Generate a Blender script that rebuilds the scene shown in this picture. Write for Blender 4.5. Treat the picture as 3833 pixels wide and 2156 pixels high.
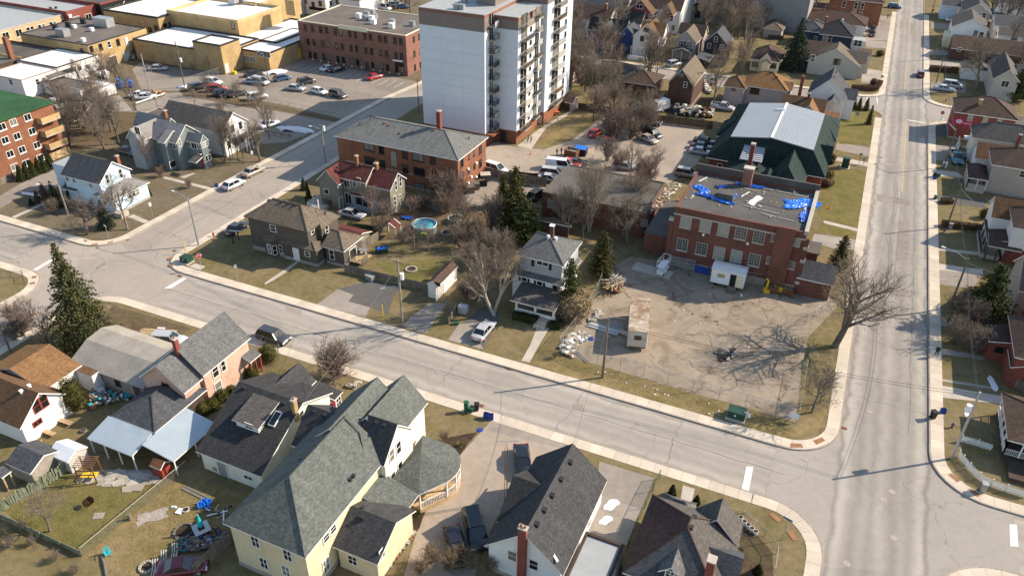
import bpy, bmesh, math, random
import numpy as np
from mathutils import Vector, Matrix
from mathutils.geometry import tessellate_polygon
random.seed(7); rng=np.random.default_rng(7)
for _o in list(bpy.data.objects): bpy.data.objects.remove(_o)
SC=bpy.context.scene; COL=SC.collection
# ---------------------------------------------------------------- camera (drone at 62 m; world X runs along the cross street, Y along the main street)
CAMH=62.0; FPX=2928.4; PCX,PCY=1916.5,1078.0
def _cam():
    p=math.radians(32.66); r=math.radians(.917); yaw=math.radians(23.6)
    fw=np.array([0,math.cos(p),-math.sin(p)]); rt=np.array([1.,0,0]); up=np.cross(rt,fw)
    R=math.cos(r)*rt+math.sin(r)*up; U=math.cos(r)*up-math.sin(r)*rt
    Z=np.array([[math.cos(yaw),-math.sin(yaw),0],[math.sin(yaw),math.cos(yaw),0],[0,0,1]])
    return np.array([Z@R,Z@U,Z@fw])
CM=_cam()
cd=bpy.data.cameras.new('camera'); cam=bpy.data.objects.new('camera',cd); COL.objects.link(cam)
cd.sensor_fit='HORIZONTAL'; cd.sensor_width=36; cd.lens=36*FPX/3833; cd.clip_end=3000; cd.clip_start=.5
cam.matrix_world=Matrix([[CM[0][k],CM[1][k],-CM[2][k],(0,0,CAMH)[k]] for k in range(3)]+[[0,0,0,1]])
SC.camera=cam
# ---------------------------------------------------------------- sky, sun, exposure
SUN_AZ=math.radians(53.4); SUN_EL=math.radians(33.5)       # azimuth from +Y towards +X (world frame)
W=bpy.data.worlds.new('World'); SC.world=W; W.use_nodes=True
_n=W.node_tree.nodes; _s=_n.new('ShaderNodeTexSky'); _s.sky_type='NISHITA'; _s.sun_disc=False
_s.sun_elevation=SUN_EL; _s.sun_rotation=SUN_AZ; _s.air_density=1.3; _s.dust_density=.6
W.node_tree.links.new(_s.outputs[0],_n['Background'].inputs[0]); _n['Background'].inputs[1].default_value=.13
_l=bpy.data.lights.new('sun','SUN'); _l.energy=5; _l.angle=math.radians(.5); _l.color=(1,.865,.69)
sun=bpy.data.objects.new('sun',_l); COL.objects.link(sun); sun.location=(60,20,80)
_d=Vector((math.sin(SUN_AZ)*math.cos(SUN_EL),math.cos(SUN_AZ)*math.cos(SUN_EL),math.sin(SUN_EL)))
sun.rotation_euler=_d.to_track_quat('Z','Y').to_euler()
vs=SC.view_settings; vs.view_transform='Standard'; vs.look='None'; vs.exposure=.72; vs.gamma=1; vs.use_curve_mapping=False
# ---------------------------------------------------------------- survey: positions measured on the photograph -> metres on the ground
_S=960/2576; TL={}
for _c,_ox in enumerate((0,960,1920,2873)):
    for _r,_oy in enumerate((0,540,1080,1616)): TL['%d%d'%(_c,_r)]=(_ox,_oy,_S)
TL.update(a=(700,1300,640/1656),b=(860,1380,860/1606),c=(1700,1620,620/1676),d=(2240,1760,720/2576),e=(3400,360,433/1426),f=(3400,780,433/1426),g=(3400,1200,433/1426),h=(1560,380,580/2212),i=(860,700,560/2387),j=(2620,370,600/2229),k=(2060,0,500/2415),l=(2480,60,700/2576),m=(460,380,500/1365),n=(3480,0,353/761),o=(2500,640,700/1194),q=(2860,0,540/1382),F=(0,0,3833/2576))
def pts(s):
    o=[];k=None
    for w in s.split():
        if ':' in w: k,w=w.split(':')
        x,y=map(float,w.split(',')); t=TL[k]; o.append((t[0]+x*t[2],t[1]+y*t[2]))
    return o
def ray(q): return CM.T@np.array([(q[0]-PCX)/FPX,-(q[1]-PCY)/FPX,1.])
def GP(q,z=0):
    v=ray(q); t=(z-CAMH)/v[2]; return Vector((v[0]*t,v[1]*t,z))
def G(s,z=0): return GP(pts(s)[0],z)
def GS(s,z=0): return [GP(q,z) for q in pts(s)]
def PJ(X):
    d=CM@(np.array(X)-np.array([0,0,CAMH])); return PCX+FPX*d[0]/d[2], PCY-FPX*d[1]/d[2]
def HT(s):
    a,b=pts(s); g0=GP(a); lo,hi=0,55
    for _ in range(40):
        m=(lo+hi)/2
        if PJ((g0.x,g0.y,m))[1]>b[1]: lo=m
        else: hi=m
    return lo
# ---------------------------------------------------------------- mesh building
class MB:
    def __init__(s): s.v=[]; s.f=[]; s.m=[]
    def poly(s,P,m=0):
        n=len(s.v); s.v+= [tuple(p) for p in P]; s.f.append(tuple(range(n,n+len(P)))); s.m.append(m); return s
    def hull(s,a,b,m=0,cap=True,mt=None):
        n=len(s.v); k=len(a); s.v+=[tuple(p) for p in a]+[tuple(p) for p in b]
        for i in range(k):
            j=(i+1)%k; s.f.append((n+i,n+j,n+k+j,n+k+i)); s.m.append(m)
        if cap:
            s.f.append(tuple(n+i for i in reversed(range(k)))); s.m.append(m)
            s.f.append(tuple(n+k+i for i in range(k))); s.m.append(m if mt is None else mt)
        return s
    def box(s,x0,x1,y0,y1,z0,z1,m=0,mt=None):
        if x0>x1:x0,x1=x1,x0
        if y0>y1:y0,y1=y1,y0
        return s.hull([(x0,y0,z0),(x1,y0,z0),(x1,y1,z0),(x0,y1,z0)],[(x0,y0,z1),(x1,y0,z1),(x1,y1,z1),(x0,y1,z1)],m,True,mt)
    def prism(s,P,z0,z1,m=0,mt=None):
        A=sum(P[i][0]*P[(i+1)%len(P)][1]-P[(i+1)%len(P)][0]*P[i][1] for i in range(len(P)))
        if A<0: P=list(reversed(P))
        return s.hull([(p[0],p[1],z0) for p in P],[(p[0],p[1],z1) for p in P],m,True,mt)
    def slab(s,P,t,m=0,ms=None):
        n=Vector((0,0,0))
        for i in range(len(P)):
            a=Vector(P[i]);b=Vector(P[(i+1)%len(P)]); n+=a.cross(b)
        if n.z<0: P=list(reversed(P))
        lo=[(p[0],p[1],p[2]-t) for p in P]
        k=len(P); b=len(s.v); s.v+=lo+[tuple(p) for p in P]
        for i in range(k):
            j=(i+1)%k; s.f.append((b+i,b+j,b+k+j,b+k+i)); s.m.append(m if ms is None else ms)
        s.f.append(tuple(b+i for i in reversed(range(k)))); s.m.append(m if ms is None else ms)
        s.f.append(tuple(b+k+i for i in range(k))); s.m.append(m)
        return s
    def tube(s,a,b,r0,r1=None,n=6,m=0,cap=True):
        a=Vector(a);b=Vector(b); r1=r0 if r1 is None else r1
        d=(b-a).normalized(); u=d.orthogonal().normalized(); w=d.cross(u)
        A=[a+(u*math.cos(t)+w*math.sin(t))*r0 for t in [2*math.pi*i/n for i in range(n)]]
        B=[b+(u*math.cos(t)+w*math.sin(t))*r1 for t in [2*math.pi*i/n for i in range(n)]]
        return s.hull(A,B,m,cap)
    def cyl(s,c,r,h,n=12,m=0,r1=None,mt=None):
        r1=r if r1 is None else r1
        A=[(c[0]+r*math.cos(t),c[1]+r*math.sin(t),c[2]) for t in [2*math.pi*i/n for i in range(n)]]
        B=[(c[0]+r1*math.cos(t),c[1]+r1*math.sin(t),c[2]+h) for t in [2*math.pi*i/n for i in range(n)]]
        return s.hull(A,B,m,True,mt)
    def path(s,P,r,n=5,m=0):
        for a,b in zip(P,P[1:]): s.tube(a,b,r,r,n,m)
        return s
    def mesh(s,name,uv=True):
        me=bpy.data.meshes.new(name); me.from_pydata(s.v,[],s.f)
        if any(s.m): me.polygons.foreach_set('material_index',s.m)
        me.update()
        if uv and len(s.f)<40000:
            lay=me.uv_layers.new(name='UVMap'); co=s.v; out=[0.0]*(2*len(me.loops)); k=0
            for p in me.polygons:
                nx,ny,nz=p.normal
                if abs(nz)>.97: t=(1,0,0); b=(0,1,0)
                else:
                    l=math.hypot(nx,ny); t=(-ny/l,nx/l,0); b=(ny*t[2]-nz*t[1],nz*t[0]-nx*t[2],nx*t[1]-ny*t[0])
                for vi in p.vertices:
                    c=co[vi]; out[k]=c[0]*t[0]+c[1]*t[1]; out[k+1]=c[0]*b[0]+c[1]*b[1]+c[2]*b[2]; k+=2
            lay.data.foreach_set('uv',out)
        return me
    def build(s,name,mats,parent=None,loc=None,rz=0,smooth=False):
        me=s.mesh(name)
        for m in (mats if isinstance(mats,(list,tuple)) else [mats]): me.materials.append(MT(m))
        if smooth: me.polygons.foreach_set('use_smooth',[True]*len(me.polygons))
        return put(name,me,parent,loc,rz)
def put(name,me,parent=None,loc=None,rz=0):
    o=bpy.data.objects.new(name,me); COL.objects.link(o)
    if parent is not None: o.parent=parent
    if loc is not None: o.location=loc
    if rz: o.rotation_euler=(0,0,rz)
    return o
LABELS={}
def tag(o,label,cat,group=None):
    o['label']=label; o['category']=cat
    if group: o['group']=group
    return o
def thing(name,label,cat,loc=(0,0,0),rz=0,group=None):
    return tag(put(name,None,None,loc,rz),label,cat,group)
def structure(o): o['kind']='structure'; return o
def stuff(o,label=None):
    o['kind']='stuff'
    if label: o['label']=label
    return o
CACHE={}
def cached(key,fn):
    if key not in CACHE: CACHE[key]=fn()
    return CACHE[key]
def setmat(o,*ms):
    for k,m in enumerate(ms):
        if m is None: continue
        o.material_slots[k].link='OBJECT'; o.material_slots[k].material=MT(m)
    return o
def text_mesh(name,body,size,ext,m,parent,loc,rot):
    cu=bpy.data.curves.new('t','FONT'); cu.body=body; cu.size=size; cu.extrude=ext; cu.align_x='CENTER'; cu.align_y='CENTER'
    t=bpy.data.objects.new('t',cu); COL.objects.link(t); bpy.context.view_layer.update(); me=bpy.data.meshes.new_from_object(t.evaluated_get(bpy.context.evaluated_depsgraph_get())); bpy.data.objects.remove(t); bpy.data.curves.remove(cu)
    me.materials.clear(); me.materials.append(MT(m)); o=put(name,me,parent,loc); o.rotation_euler=rot; return o
# ================================================================ materials
MATS={}
class NT:
    def __init__(s,name):
        s.mat=bpy.data.materials.new(name); s.mat.use_nodes=True; s.t=s.mat.node_tree; s.n=s.t.nodes; s.b=s.n['Principled BSDF']
        s.pos=s.n.new('ShaderNodeNewGeometry').outputs['Position']; s._uv=None
        s.b.inputs['Specular IOR Level'].default_value=.25
    @property
    def uv(s):
        if s._uv is None: s._uv=s.n.new('ShaderNodeTexCoord').outputs['UV']
        return s._uv
    def lk(s,a,b): s.t.links.new(a,b)
    def inp(s,sock,v):
        if hasattr(v,'default_value') or hasattr(v,'links'): s.lk(v,sock)
        else: sock.default_value=v
    def noise(s,scale,detail=3,vec=None,rough=.55,dist=0):
        x=s.n.new('ShaderNodeTexNoise'); s.inp(x.inputs['Vector'],s.pos if vec is None else vec)
        x.inputs['Scale'].default_value=scale; x.inputs['Detail'].default_value=detail; x.inputs['Roughness'].default_value=rough; x.inputs['Distortion'].default_value=dist
        return x.outputs['Fac']
    def vor(s,scale,feature='F1',vec=None,out='Distance',rnd=1):
        x=s.n.new('ShaderNodeTexVoronoi'); x.feature=feature; s.inp(x.inputs['Vector'],s.pos if vec is None else vec); x.inputs['Scale'].default_value=scale; x.inputs['Randomness'].default_value=rnd
        return x.outputs[out]
    def math(s,op,a,b=0.0,c=None):
        x=s.n.new('ShaderNodeMath'); x.operation=op; s.inp(x.inputs[0],a); s.inp(x.inputs[1],b)
        if c is not None: s.inp(x.inputs[2],c)
        return x.outputs[0]
    def map(s,v,a,b,c=0.,d=1.):
        x=s.n.new('ShaderNodeMapRange'); s.inp(x.inputs[0],v)
        for k,q in enumerate((a,b,c,d)): x.inputs[k+1].default_value=q
        return x.outputs[0]
    def mix(s,f,a,b,mode='MIX'):
        x=s.n.new('ShaderNodeMix'); x.data_type='RGBA'; x.blend_type=mode
        s.inp(x.inputs[0],f); s.inp(x.inputs[6],a if not isinstance(a,tuple) else (*a[:3],1)); s.inp(x.inputs[7],b if not isinstance(b,tuple) else (*b[:3],1))
        return x.outputs[2]
    def sep(s,v):
        x=s.n.new('ShaderNodeSeparateXYZ'); s.lk(v,x.inputs[0]); return x.outputs
    def comb(s,a,b,c=0.):
        x=s.n.new('ShaderNodeCombineXYZ'); s.inp(x.inputs[0],a); s.inp(x.inputs[1],b); s.inp(x.inputs[2],c); return x.outputs[0]
    def scale(s,col,f):
        x=s.n.new('ShaderNodeVectorMath'); x.operation='SCALE'; s.inp(x.inputs[0],col if not isinstance(col,tuple) else col[:3]); s.inp(x.inputs['Scale'],f); return x.outputs[0]
    def rand(s): return s.n.new('ShaderNodeObjectInfo').outputs['Random']
    def bump(s,h,st=.3,d=.02):
        x=s.n.new('ShaderNodeBump'); x.inputs['Strength'].default_value=st; x.inputs['Distance'].default_value=d; s.lk(h,x.inputs['Height']); s.lk(x.outputs[0],s.b.inputs['Normal'])
    def done(s,col,rough=.85,metal=0.,spec=None):
        s.inp(s.b.inputs['Base Color'],col if not isinstance(col,tuple) else (*col[:3],1)); s.inp(s.b.inputs['Roughness'],rough); s.b.inputs['Metallic'].default_value=metal
        if spec is not None: s.b.inputs['Specular IOR Level'].default_value=spec
        return s.mat
def MT(m):
    if not isinstance(m,str): return m
    return MATS[m]
def var(n,col,amt,s1=.7,s2=6.):
    f=n.math('ADD',n.map(n.noise(s1,4),.3,.7,-amt,amt),n.map(n.noise(s2,3),.3,.7,-amt*.7,amt*.7))
    return n.scale(col,n.math('ADD',f,1.0))
def basic(name,col,amt=.12,rough=.8,s1=.7,s2=6.,metal=0,spec=None,rnd=0.):
    n=NT(name); c=var(n,col,amt,s1,s2)
    if rnd: c=n.scale(c,n.map(n.rand(),0,1,1-rnd,1+rnd))
    MATS[name]=n.done(c,rough,metal,spec)
def brick(name,c1,c2,mort,dirt=.25,sc=1.):
    n=NT(name); x=n.n.new('ShaderNodeTexBrick'); n.lk(n.uv,x.inputs['Vector']); x.inputs['Scale'].default_value=1/sc
    x.inputs['Brick Width'].default_value=.23; x.inputs['Row Height'].default_value=.078; x.inputs['Mortar Size'].default_value=.007
    for k,c in (('Color1',c1),('Color2',c2),('Mortar',mort)): x.inputs[k].default_value=(*c,1)
    f=n.map(n.noise(.35,5),.35,.7,1+dirt*.4,1-dirt); g=n.map(n.noise(3,4),.3,.7,.85,1.12)
    c=n.scale(n.scale(x.outputs['Color'],f),g)
    n.bump(x.outputs['Fac'],.25,-.01); MATS[name]=n.done(c,.9)
def lines(name,col,per,axis=1,depth=.35,amt=.08,rough=.7,wid=.14,metal=0,bumpd=.02):
    n=NT(name); u=n.sep(n.uv)[axis]; fr=n.math('FRACT',n.math('DIVIDE',u,per)); e=n.math('LESS_THAN',fr,wid)
    c=n.scale(var(n,col,amt,.5,5),n.map(e,0,1,1,1-depth)); n.bump(fr,.4,bumpd); MATS[name]=n.done(c,rough,metal)
def shingle(name,c,amt=.22,dark=(.3,.3,.3),row=.145,tab=.3):
    n=NT(name); x=n.n.new('ShaderNodeTexBrick'); n.lk(n.uv,x.inputs['Vector']); x.inputs['Scale'].default_value=1
    x.inputs['Brick Width'].default_value=tab; x.inputs['Row Height'].default_value=row; x.inputs['Mortar Size'].default_value=.012; x.inputs['Bias'].default_value=-.1
    a=tuple(v*(1-amt) for v in c); b=tuple(v*(1+amt) for v in c)
    x.inputs['Color1'].default_value=(*a,1); x.inputs['Color2'].default_value=(*b,1); x.inputs['Mortar'].default_value=(*[v*.45 for v in c],1)
    s=n.sep(n.uv); st=n.noise(1.,4,n.comb(n.math('MULTIPLY',s[0],1.6),n.math('MULTIPLY',s[1],.35)))
    col=n.scale(x.outputs['Color'],n.math('MULTIPLY',n.map(st,.3,.72,1.14,.82),n.map(n.noise(5,3),.3,.7,.88,1.12)))
    n.bump(x.outputs['Fac'],.35,-.015); MATS[name]=n.done(col,.95,0,.1)
for nm,c in (('brick_school',((.165,.06,.043),(.13,.047,.035),(.18,.11,.085))),('brick_orange',((.265,.1,.05),(.205,.072,.038),(.25,.155,.105))),
    ('brick_pink',((.60,.38,.28),(.52,.315,.235),(.55,.43,.36))),('brick_tan',((.46,.31,.14),(.40,.26,.115),(.42,.33,.2))),('brick_rose',((.255,.118,.088),(.21,.093,.07),(.25,.16,.125))),
    ('brick_brown',((.10,.05,.037),(.075,.038,.03),(.12,.08,.06))),('brick_red',((.24,.055,.04),(.2,.045,.035),(.22,.12,.1))),('brick_buff',((.55,.38,.2),(.48,.33,.17),(.5,.4,.26)))): brick(nm,*c)
for nm,c in (('sh_grey',(.135,.135,.135)),('sh_green',(.125,.134,.124)),('sh_dark',(.066,.065,.067)),('sh_black',(.052,.051,.053)),('sh_brown',(.12,.075,.05)),('sh_tan',(.165,.132,.1)),
    ('sh_orange',(.235,.13,.062)),('sh_red',(.12,.042,.037)),('sh_church',(.03,.045,.042)),('sh_apt',(.165,.168,.163)),('sh_choc',(.098,.068,.054)),('sh_old',(.11,.1,.093)),('sh_rust',(.145,.085,.05)),('sh_slate',(.085,.087,.095)),('sh_wine',(.085,.055,.047)),('sh_blue',(.06,.065,.085))): shingle(nm,c)
basic('white',(.72,.72,.70),.05,.6); basic('trim',(.70,.69,.66),.04,.6); basic('cream',(.66,.6,.45),.06,.8); basic('stucco',(.70,.67,.64),.06,.9,.4,4); basic('stucco_pink',(.42,.34,.32),.08,.9)
basic('conc',(.42,.37,.31),.12,.9,.5,9); basic('conc_old',(.30,.26,.22),.2,.95,.3,4); basic('foundation',(.3,.28,.26),.15,.95); basic('stone',(.38,.35,.30),.15,.9)
basic('iron',(.03,.03,.032),.1,.5); basic('galv',(.42,.43,.44),.08,.45,metal=.6); basic('steel_white',(.74,.75,.76),.05,.45); basic('rubber',(.018,.018,.018),.1,.8)
basic('wood_grey',(.17,.145,.115),.25,.9,1.5,9,rnd=.25); basic('wood_raw',(.42,.3,.17),.2,.85,1.5,9,rnd=.2); basic('wood_dark',(.07,.05,.04),.2,.9,rnd=.2); basic('wood_green',(.17,.19,.13),.3,.9,2,9,rnd=.25); basic('pole_wood',(.16,.125,.095),.2,.9,1,12); basic('pole_new',(.29,.255,.2),.12,.85,1,9)
basic('roof_grav',(.135,.115,.1),.2,.95,.25,7); basic('roof_tar',(.10,.09,.08),.25,.95,.2,3); basic('roof_mem',(.088,.082,.077),.2,.85,.25,3); basic('roof_white',(.72,.69,.66),.1,.7,.15,1.2); basic('roof_green',(.028,.085,.033),.3,.9,.15,2); basic('roof_grey',(.32,.33,.33),.07,.7)
basic('grey_wall',(.26,.25,.24),.08,.85); basic('grey_light',(.42,.42,.42),.06,.8); basic('green_box',(.02,.055,.042),.15,.6); basic('orange_door',(.42,.16,.05),.1,.7); basic('door_white',(.66,.66,.66),.03,.6); basic('pink_door',(.75,.07,.2),.02,.5); basic('red_paint',(.27,.045,.033),.06,.55,rnd=.1); basic('yellow_paint',(.68,.45,.03),.06,.6); basic('blue_bin',(.02,.06,.27),.08,.5); basic('green_bin',(.02,.09,.05),.08,.5); basic('black_bin',(.02,.02,.022),.08,.6)
basic('tarp',(.012,.15,.62),.3,.35,1.5,5,spec=.6); basic('teal_plastic',(.02,.42,.47),.06,.45); basic('lime',(.45,.62,.03),.1,.6); basic('orange_plastic',(.7,.17,.02),.05,.5); basic('rust',(.16,.07,.035),.3,.95,1.2,7); basic('clay',(.27,.125,.075),.15,.9)
basic('snow',(.66,.65,.66),.06,.8,1,5); basic('rubble',(.36,.33,.28),.3,.95,1,6,rnd=.25); basic('junk',(.2,.17,.14),.5,.9,1.5,4,rnd=.5); basic('skin',(.5,.3,.21),.03,.6); basic('cloth_dark',(.03,.032,.036),.1,.9); basic('cloth_blue',(.045,.075,.14),.1,.9); basic('cloth_green',(.025,.05,.04),.1,.9); basic('hair',(.03,.02,.015),.1,.8)
basic('paint_yellow',(.52,.36,.12),.2,.8,.8,6); basic('paint_white',(.66,.64,.6),.12,.8,.8,6); basic('rust_pad',(.27,.135,.07),.15,.9); basic('manhole',(.33,.28,.24),.2,.7,4,20); basic('metal_grey',(.30,.31,.32),.1,.5,metal=.4); basic('clad_white',(.60,.64,.70),.03,.7,.15,1); basic('clad_grey',(.20,.165,.15),.05,.8); basic('sign_red',(.5,.02,.03),.03,.5); basic('sign_magenta',(.42,.02,.09),.05,.6); basic('sign_blue',(.02,.09,.36),.03,.5); basic('sign_black',(.014,.014,.014),.05,.6)
lines('sid_white',(.72,.72,.71),.13,1,.18); lines('sid_blue',(.50,.62,.72),.13,1,.16); lines('sid_brown',(.095,.082,.067),.32,0,.3,.08,.8); lines('sid_olive',(.215,.2,.155),.16,1,.2); lines('sid_grey',(.34,.36,.38),.14,1,.2); lines('sid_tan',(.62,.53,.36),.13,1,.15); lines('sid_cream',(.70,.67,.57),.15,1,.12); lines('sid_taupe',(.38,.325,.29),.13,1,.15); lines('sid_navy',(.03,.045,.075),.14,1,.25); lines('sid_vic',(.17,.2,.205),.15,1,.25); lines('sid_char',(.05,.042,.04),.15,1,.3); lines('sid_yellow',(.64,.58,.40),.14,1,.15); lines('sid_royal',(.035,.07,.2),.14,1,.25); lines('sid_sage',(.44,.41,.36),.13,1,.2)
lines('ribbed',(.40,.46,.50),.28,0,.28,.07,.4,.16,.25); lines('ribbed_old',(.33,.295,.25),.19,0,.25,.16,.85,.25); lines('tin_step',(.235,.22,.215),.32,1,.5,.16,.7,.2); lines('lath',(.5,.48,.45),.3,1,.5,.1)
def glass(name,a,b,curt=.55):
    n=NT(name); r=n.rand(); c=n.mix(n.map(r,curt,curt+.02),a,n.mix(n.noise(2.5,2),b,tuple(v*.6 for v in b)))
    MATS[name]=n.done(c,.08,0,.6)
glass('glass',(.012,.014,.017),(.22,.21,.19),.72); glass('glass_light',(.06,.065,.07),(.34,.33,.3),.5); basic('car_glass',(.012,.015,.018),.05,.06,spec=.8)
def paint(name,col,rough=.25):
    n=NT(name); n.b.inputs['Coat Weight'].default_value=.6; n.b.inputs['Coat Roughness'].default_value=.08; MATS[name]=n.done(n.scale(col,n.map(n.noise(3,3),.3,.7,.9,1.06)),rough,0,.5)
for nm,c in (('white',(.74,.74,.74)),('silver',(.40,.41,.43)),('grey',(.14,.145,.155)),('char',(.045,.047,.05)),('black',(.012,.012,.014)),('red',(.42,.02,.02)),('wine',(.13,.012,.02)),('blue',(.04,.09,.2)),('navy',(.015,.022,.045)),('gold',(.37,.32,.26)),('teal',(.04,.17,.22)),('brown',(.075,.06,.045)),('sky',(.22,.32,.42)),('coral',(.45,.06,.05))): paint('car_'+nm,c)
def m_asphalt(name,col,cracks=.5,sx=1.,wear=.18,track=None,grain=.12,patch=.15,csc=.16):
    n=NT(name); c=var(n,col,wear*.5,.11,1.1)
    c=n.scale(c,n.map(n.noise(14,3),.3,.7,1-grain,1+grain))
    if track:
        ax,x0,x1,bands=track; s=n.sep(n.pos)[ax]; w=n.math('ADD',s,n.map(n.noise(.25,3),.3,.7,-.35,.35))
        for ctr,hw,f in bands:
            d=n.map(n.math('ABSOLUTE',n.math('SUBTRACT',w,ctr)),0,hw,1,0); st=n.noise(.5,4,n.comb(n.math('MULTIPLY',n.sep(n.pos)[0],1.6 if ax==0 else .12),n.math('MULTIPLY',n.sep(n.pos)[1],.12 if ax==0 else 1.6)))
            c=n.scale(c,n.math('ADD',1.,n.math('MULTIPLY',n.math('MULTIPLY',d,n.map(st,.25,.7,.45,1.)),f)))
    pv=n.vor(.09,'F1',None,'Color'); c=n.scale(c,n.map(n.sep(pv)[0],0,1,1-patch*.5,1+patch*.5))
    if cracks:
        wv=n.n.new('ShaderNodeVectorMath'); wv.operation='ADD'; n.lk(n.pos,wv.inputs[0]); nz=n.n.new('ShaderNodeTexNoise'); n.lk(n.pos,nz.inputs['Vector']); nz.inputs['Scale'].default_value=.6; nz.inputs['Detail'].default_value=5
        n.lk(n.scale(nz.outputs['Color'],2.2),wv.inputs[1])
        e=n.vor(csc,'DISTANCE_TO_EDGE',wv.outputs[0]); k=n.math('MULTIPLY',n.map(e,0,.007,1,0),n.map(n.noise(.12,3),.42,.6,0,1))
        c=n.mix(n.math('MULTIPLY',k,cracks),c,tuple(v*.42 for v in col))
    st=n.map(n.noise(.33,4,None,.65,1.),.62,.75,0,1); c=n.scale(c,n.map(st,0,1,1,1-wear))
    n.bump(n.noise(40,2),.15,.01); MATS[name]=n.done(c,.92,0,.2)
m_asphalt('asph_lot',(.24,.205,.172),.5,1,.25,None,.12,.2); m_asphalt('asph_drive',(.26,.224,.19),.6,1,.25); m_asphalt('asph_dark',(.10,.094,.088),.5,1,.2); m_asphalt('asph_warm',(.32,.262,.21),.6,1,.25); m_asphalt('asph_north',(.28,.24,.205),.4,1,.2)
def m_grass(name,dry,green,soil,sbias=.62):
    n=NT(name); a=n.noise(.23,5,None,.6,.4); b=n.noise(2.6,5,None,.65); c=n.mix(n.map(n.math('ADD',n.math('MULTIPLY',a,.65),n.math('MULTIPLY',b,.35)),.40,.60),dry,green)
    c=n.mix(n.map(n.noise(.42,6,None,.65,.6),sbias,sbias+.1),c,soil); c=n.scale(c,n.math('MULTIPLY',n.map(n.noise(11,4,None,.7),.28,.72,.62,1.36),n.map(n.noise(1.1,3),.3,.7,.85,1.15))); n.bump(n.noise(9,4),.7,.08)
    MATS[name]=n.done(c,.98,0,.05)
m_grass('grass',(.205,.158,.09),(.145,.118,.05),(.14,.102,.068),.56); m_grass('grass_green',(.18,.142,.056),(.118,.112,.036),(.13,.1,.06),.64); m_grass('grass_dry',(.245,.182,.095),(.165,.13,.05),(.14,.1,.06),.64); m_grass('soil',(.105,.073,.046),(.085,.075,.038),(.075,.05,.034),.5); m_grass('brush',(.14,.1,.065),(.12,.095,.052),(.095,.068,.046),.55); m_grass('mulch',(.075,.048,.033),(.055,.038,.027),(.04,.03,.022),.5); m_grass('base_ground',(.17,.135,.09),(.125,.105,.06),(.15,.12,.09),.5)
def m_yard():
    n=NT('yard'); col=(.275,.222,.168); c=var(n,col,.12,.12,1.2); c=n.scale(c,n.map(n.noise(12,3),.3,.7,.88,1.12))
    wv=n.n.new('ShaderNodeVectorMath'); wv.operation='ADD'; n.lk(n.pos,wv.inputs[0]); nz=n.n.new('ShaderNodeTexNoise'); n.lk(n.pos,nz.inputs['Vector']); nz.inputs['Scale'].default_value=.5; nz.inputs['Detail'].default_value=6; n.lk(n.scale(nz.outputs['Color'],2.6),wv.inputs[1])
    e=n.vor(.17,'DISTANCE_TO_EDGE',wv.outputs[0]); m=n.noise(.16,3)
    c=n.mix(n.math('MULTIPLY',n.map(e,0,.014,1,0),n.map(m,.40,.56)),c,(.085,.062,.042)); c=n.mix(n.math('MULTIPLY',n.map(n.vor(.5,'DISTANCE_TO_EDGE',wv.outputs[0]),0,.018,1,0),n.map(m,.5,.62)),c,(.09,.065,.043))
    c=n.mix(n.math('MULTIPLY',n.map(e,.0,.075,1,0),n.map(n.noise(.3,4,None,.6,1),.54,.62)),c,(.11,.08,.052)); c=n.mix(n.map(n.noise(.2,5,None,.6,1.5),.5,.66,0,.62),c,(.15,.118,.086)); c=n.mix(n.map(n.noise(.9,5,None,.65,1.2),.6,.72,0,.7),c,(.12,.09,.062)); MATS['yard']=n.done(c,.93,0,.15)
m_yard()
def m_mesh(name,col,a):
    n=NT(name); t=n.n.new('ShaderNodeBsdfTransparent'); x=n.n.new('ShaderNodeMixShader'); s=n.sep(n.uv); f1=n.math('FRACT',n.math('MULTIPLY',n.math('ADD',s[0],s[1]),14.)); f2=n.math('FRACT',n.math('MULTIPLY',n.math('SUBTRACT',s[0],s[1]),14.))
    k=n.math('MAXIMUM',n.math('LESS_THAN',f1,a),n.math('LESS_THAN',f2,a)); n.done(col,.5,.3); n.lk(k,x.inputs[0]); n.lk(t.outputs[0],x.inputs[1]); n.lk(n.b.outputs[0],x.inputs[2]); n.lk(x.outputs[0],n.n['Material Output'].inputs[0]); MATS[name]=n.mat
m_mesh('chain',(.33,.34,.34),.065); m_mesh('chain_green',(.03,.1,.07),.13)
basic('bark',(.135,.108,.085),.2,.95,1,8,rnd=.2); basic('bark_grey',(.165,.14,.115),.2,.95,1,8,rnd=.15); basic('bark_birch',(.36,.32,.27),.2,.9,1.5,6); basic('twig',(.20,.162,.13),.15,.95,1,5,rnd=.2); basic('twig_red',(.195,.145,.12),.15,.95,rnd=.15)
def leafm(name,a,b):
    n=NT(name); c=n.mix(n.map(n.noise(1.6,4),.35,.65),a,b); c=n.scale(c,n.map(n.noise(9,2),.3,.7,.7,1.3)); n.b.inputs['Subsurface Weight'].default_value=0; MATS[name]=n.done(c,.85,0,.15)
leafm('ndl_blue',(.028,.046,.034),(.055,.07,.04)); leafm('ndl_spruce',(.038,.046,.02),(.1,.095,.035)); leafm('ndl_cedar',(.042,.046,.014),(.095,.078,.024)); leafm('ndl_pine',(.04,.055,.017),(.085,.085,.026)); leafm('box',(.032,.034,.008),(.075,.07,.018)); leafm('hedge_brown',(.085,.052,.03),(.12,.075,.043)); leafm('yucca',(.16,.17,.05),(.09,.1,.03)); leafm('drygrass',(.27,.2,.115),(.18,.13,.075)); leafm('hedge_dark',(.022,.03,.01),(.045,.048,.016))
def m_water():
    n=NT('pool_water'); MATS['pool_water']=n.done(n.mix(n.noise(.8,3),(.04,.3,.38),(.12,.42,.48)),.05,0,.5)
m_water()
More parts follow.
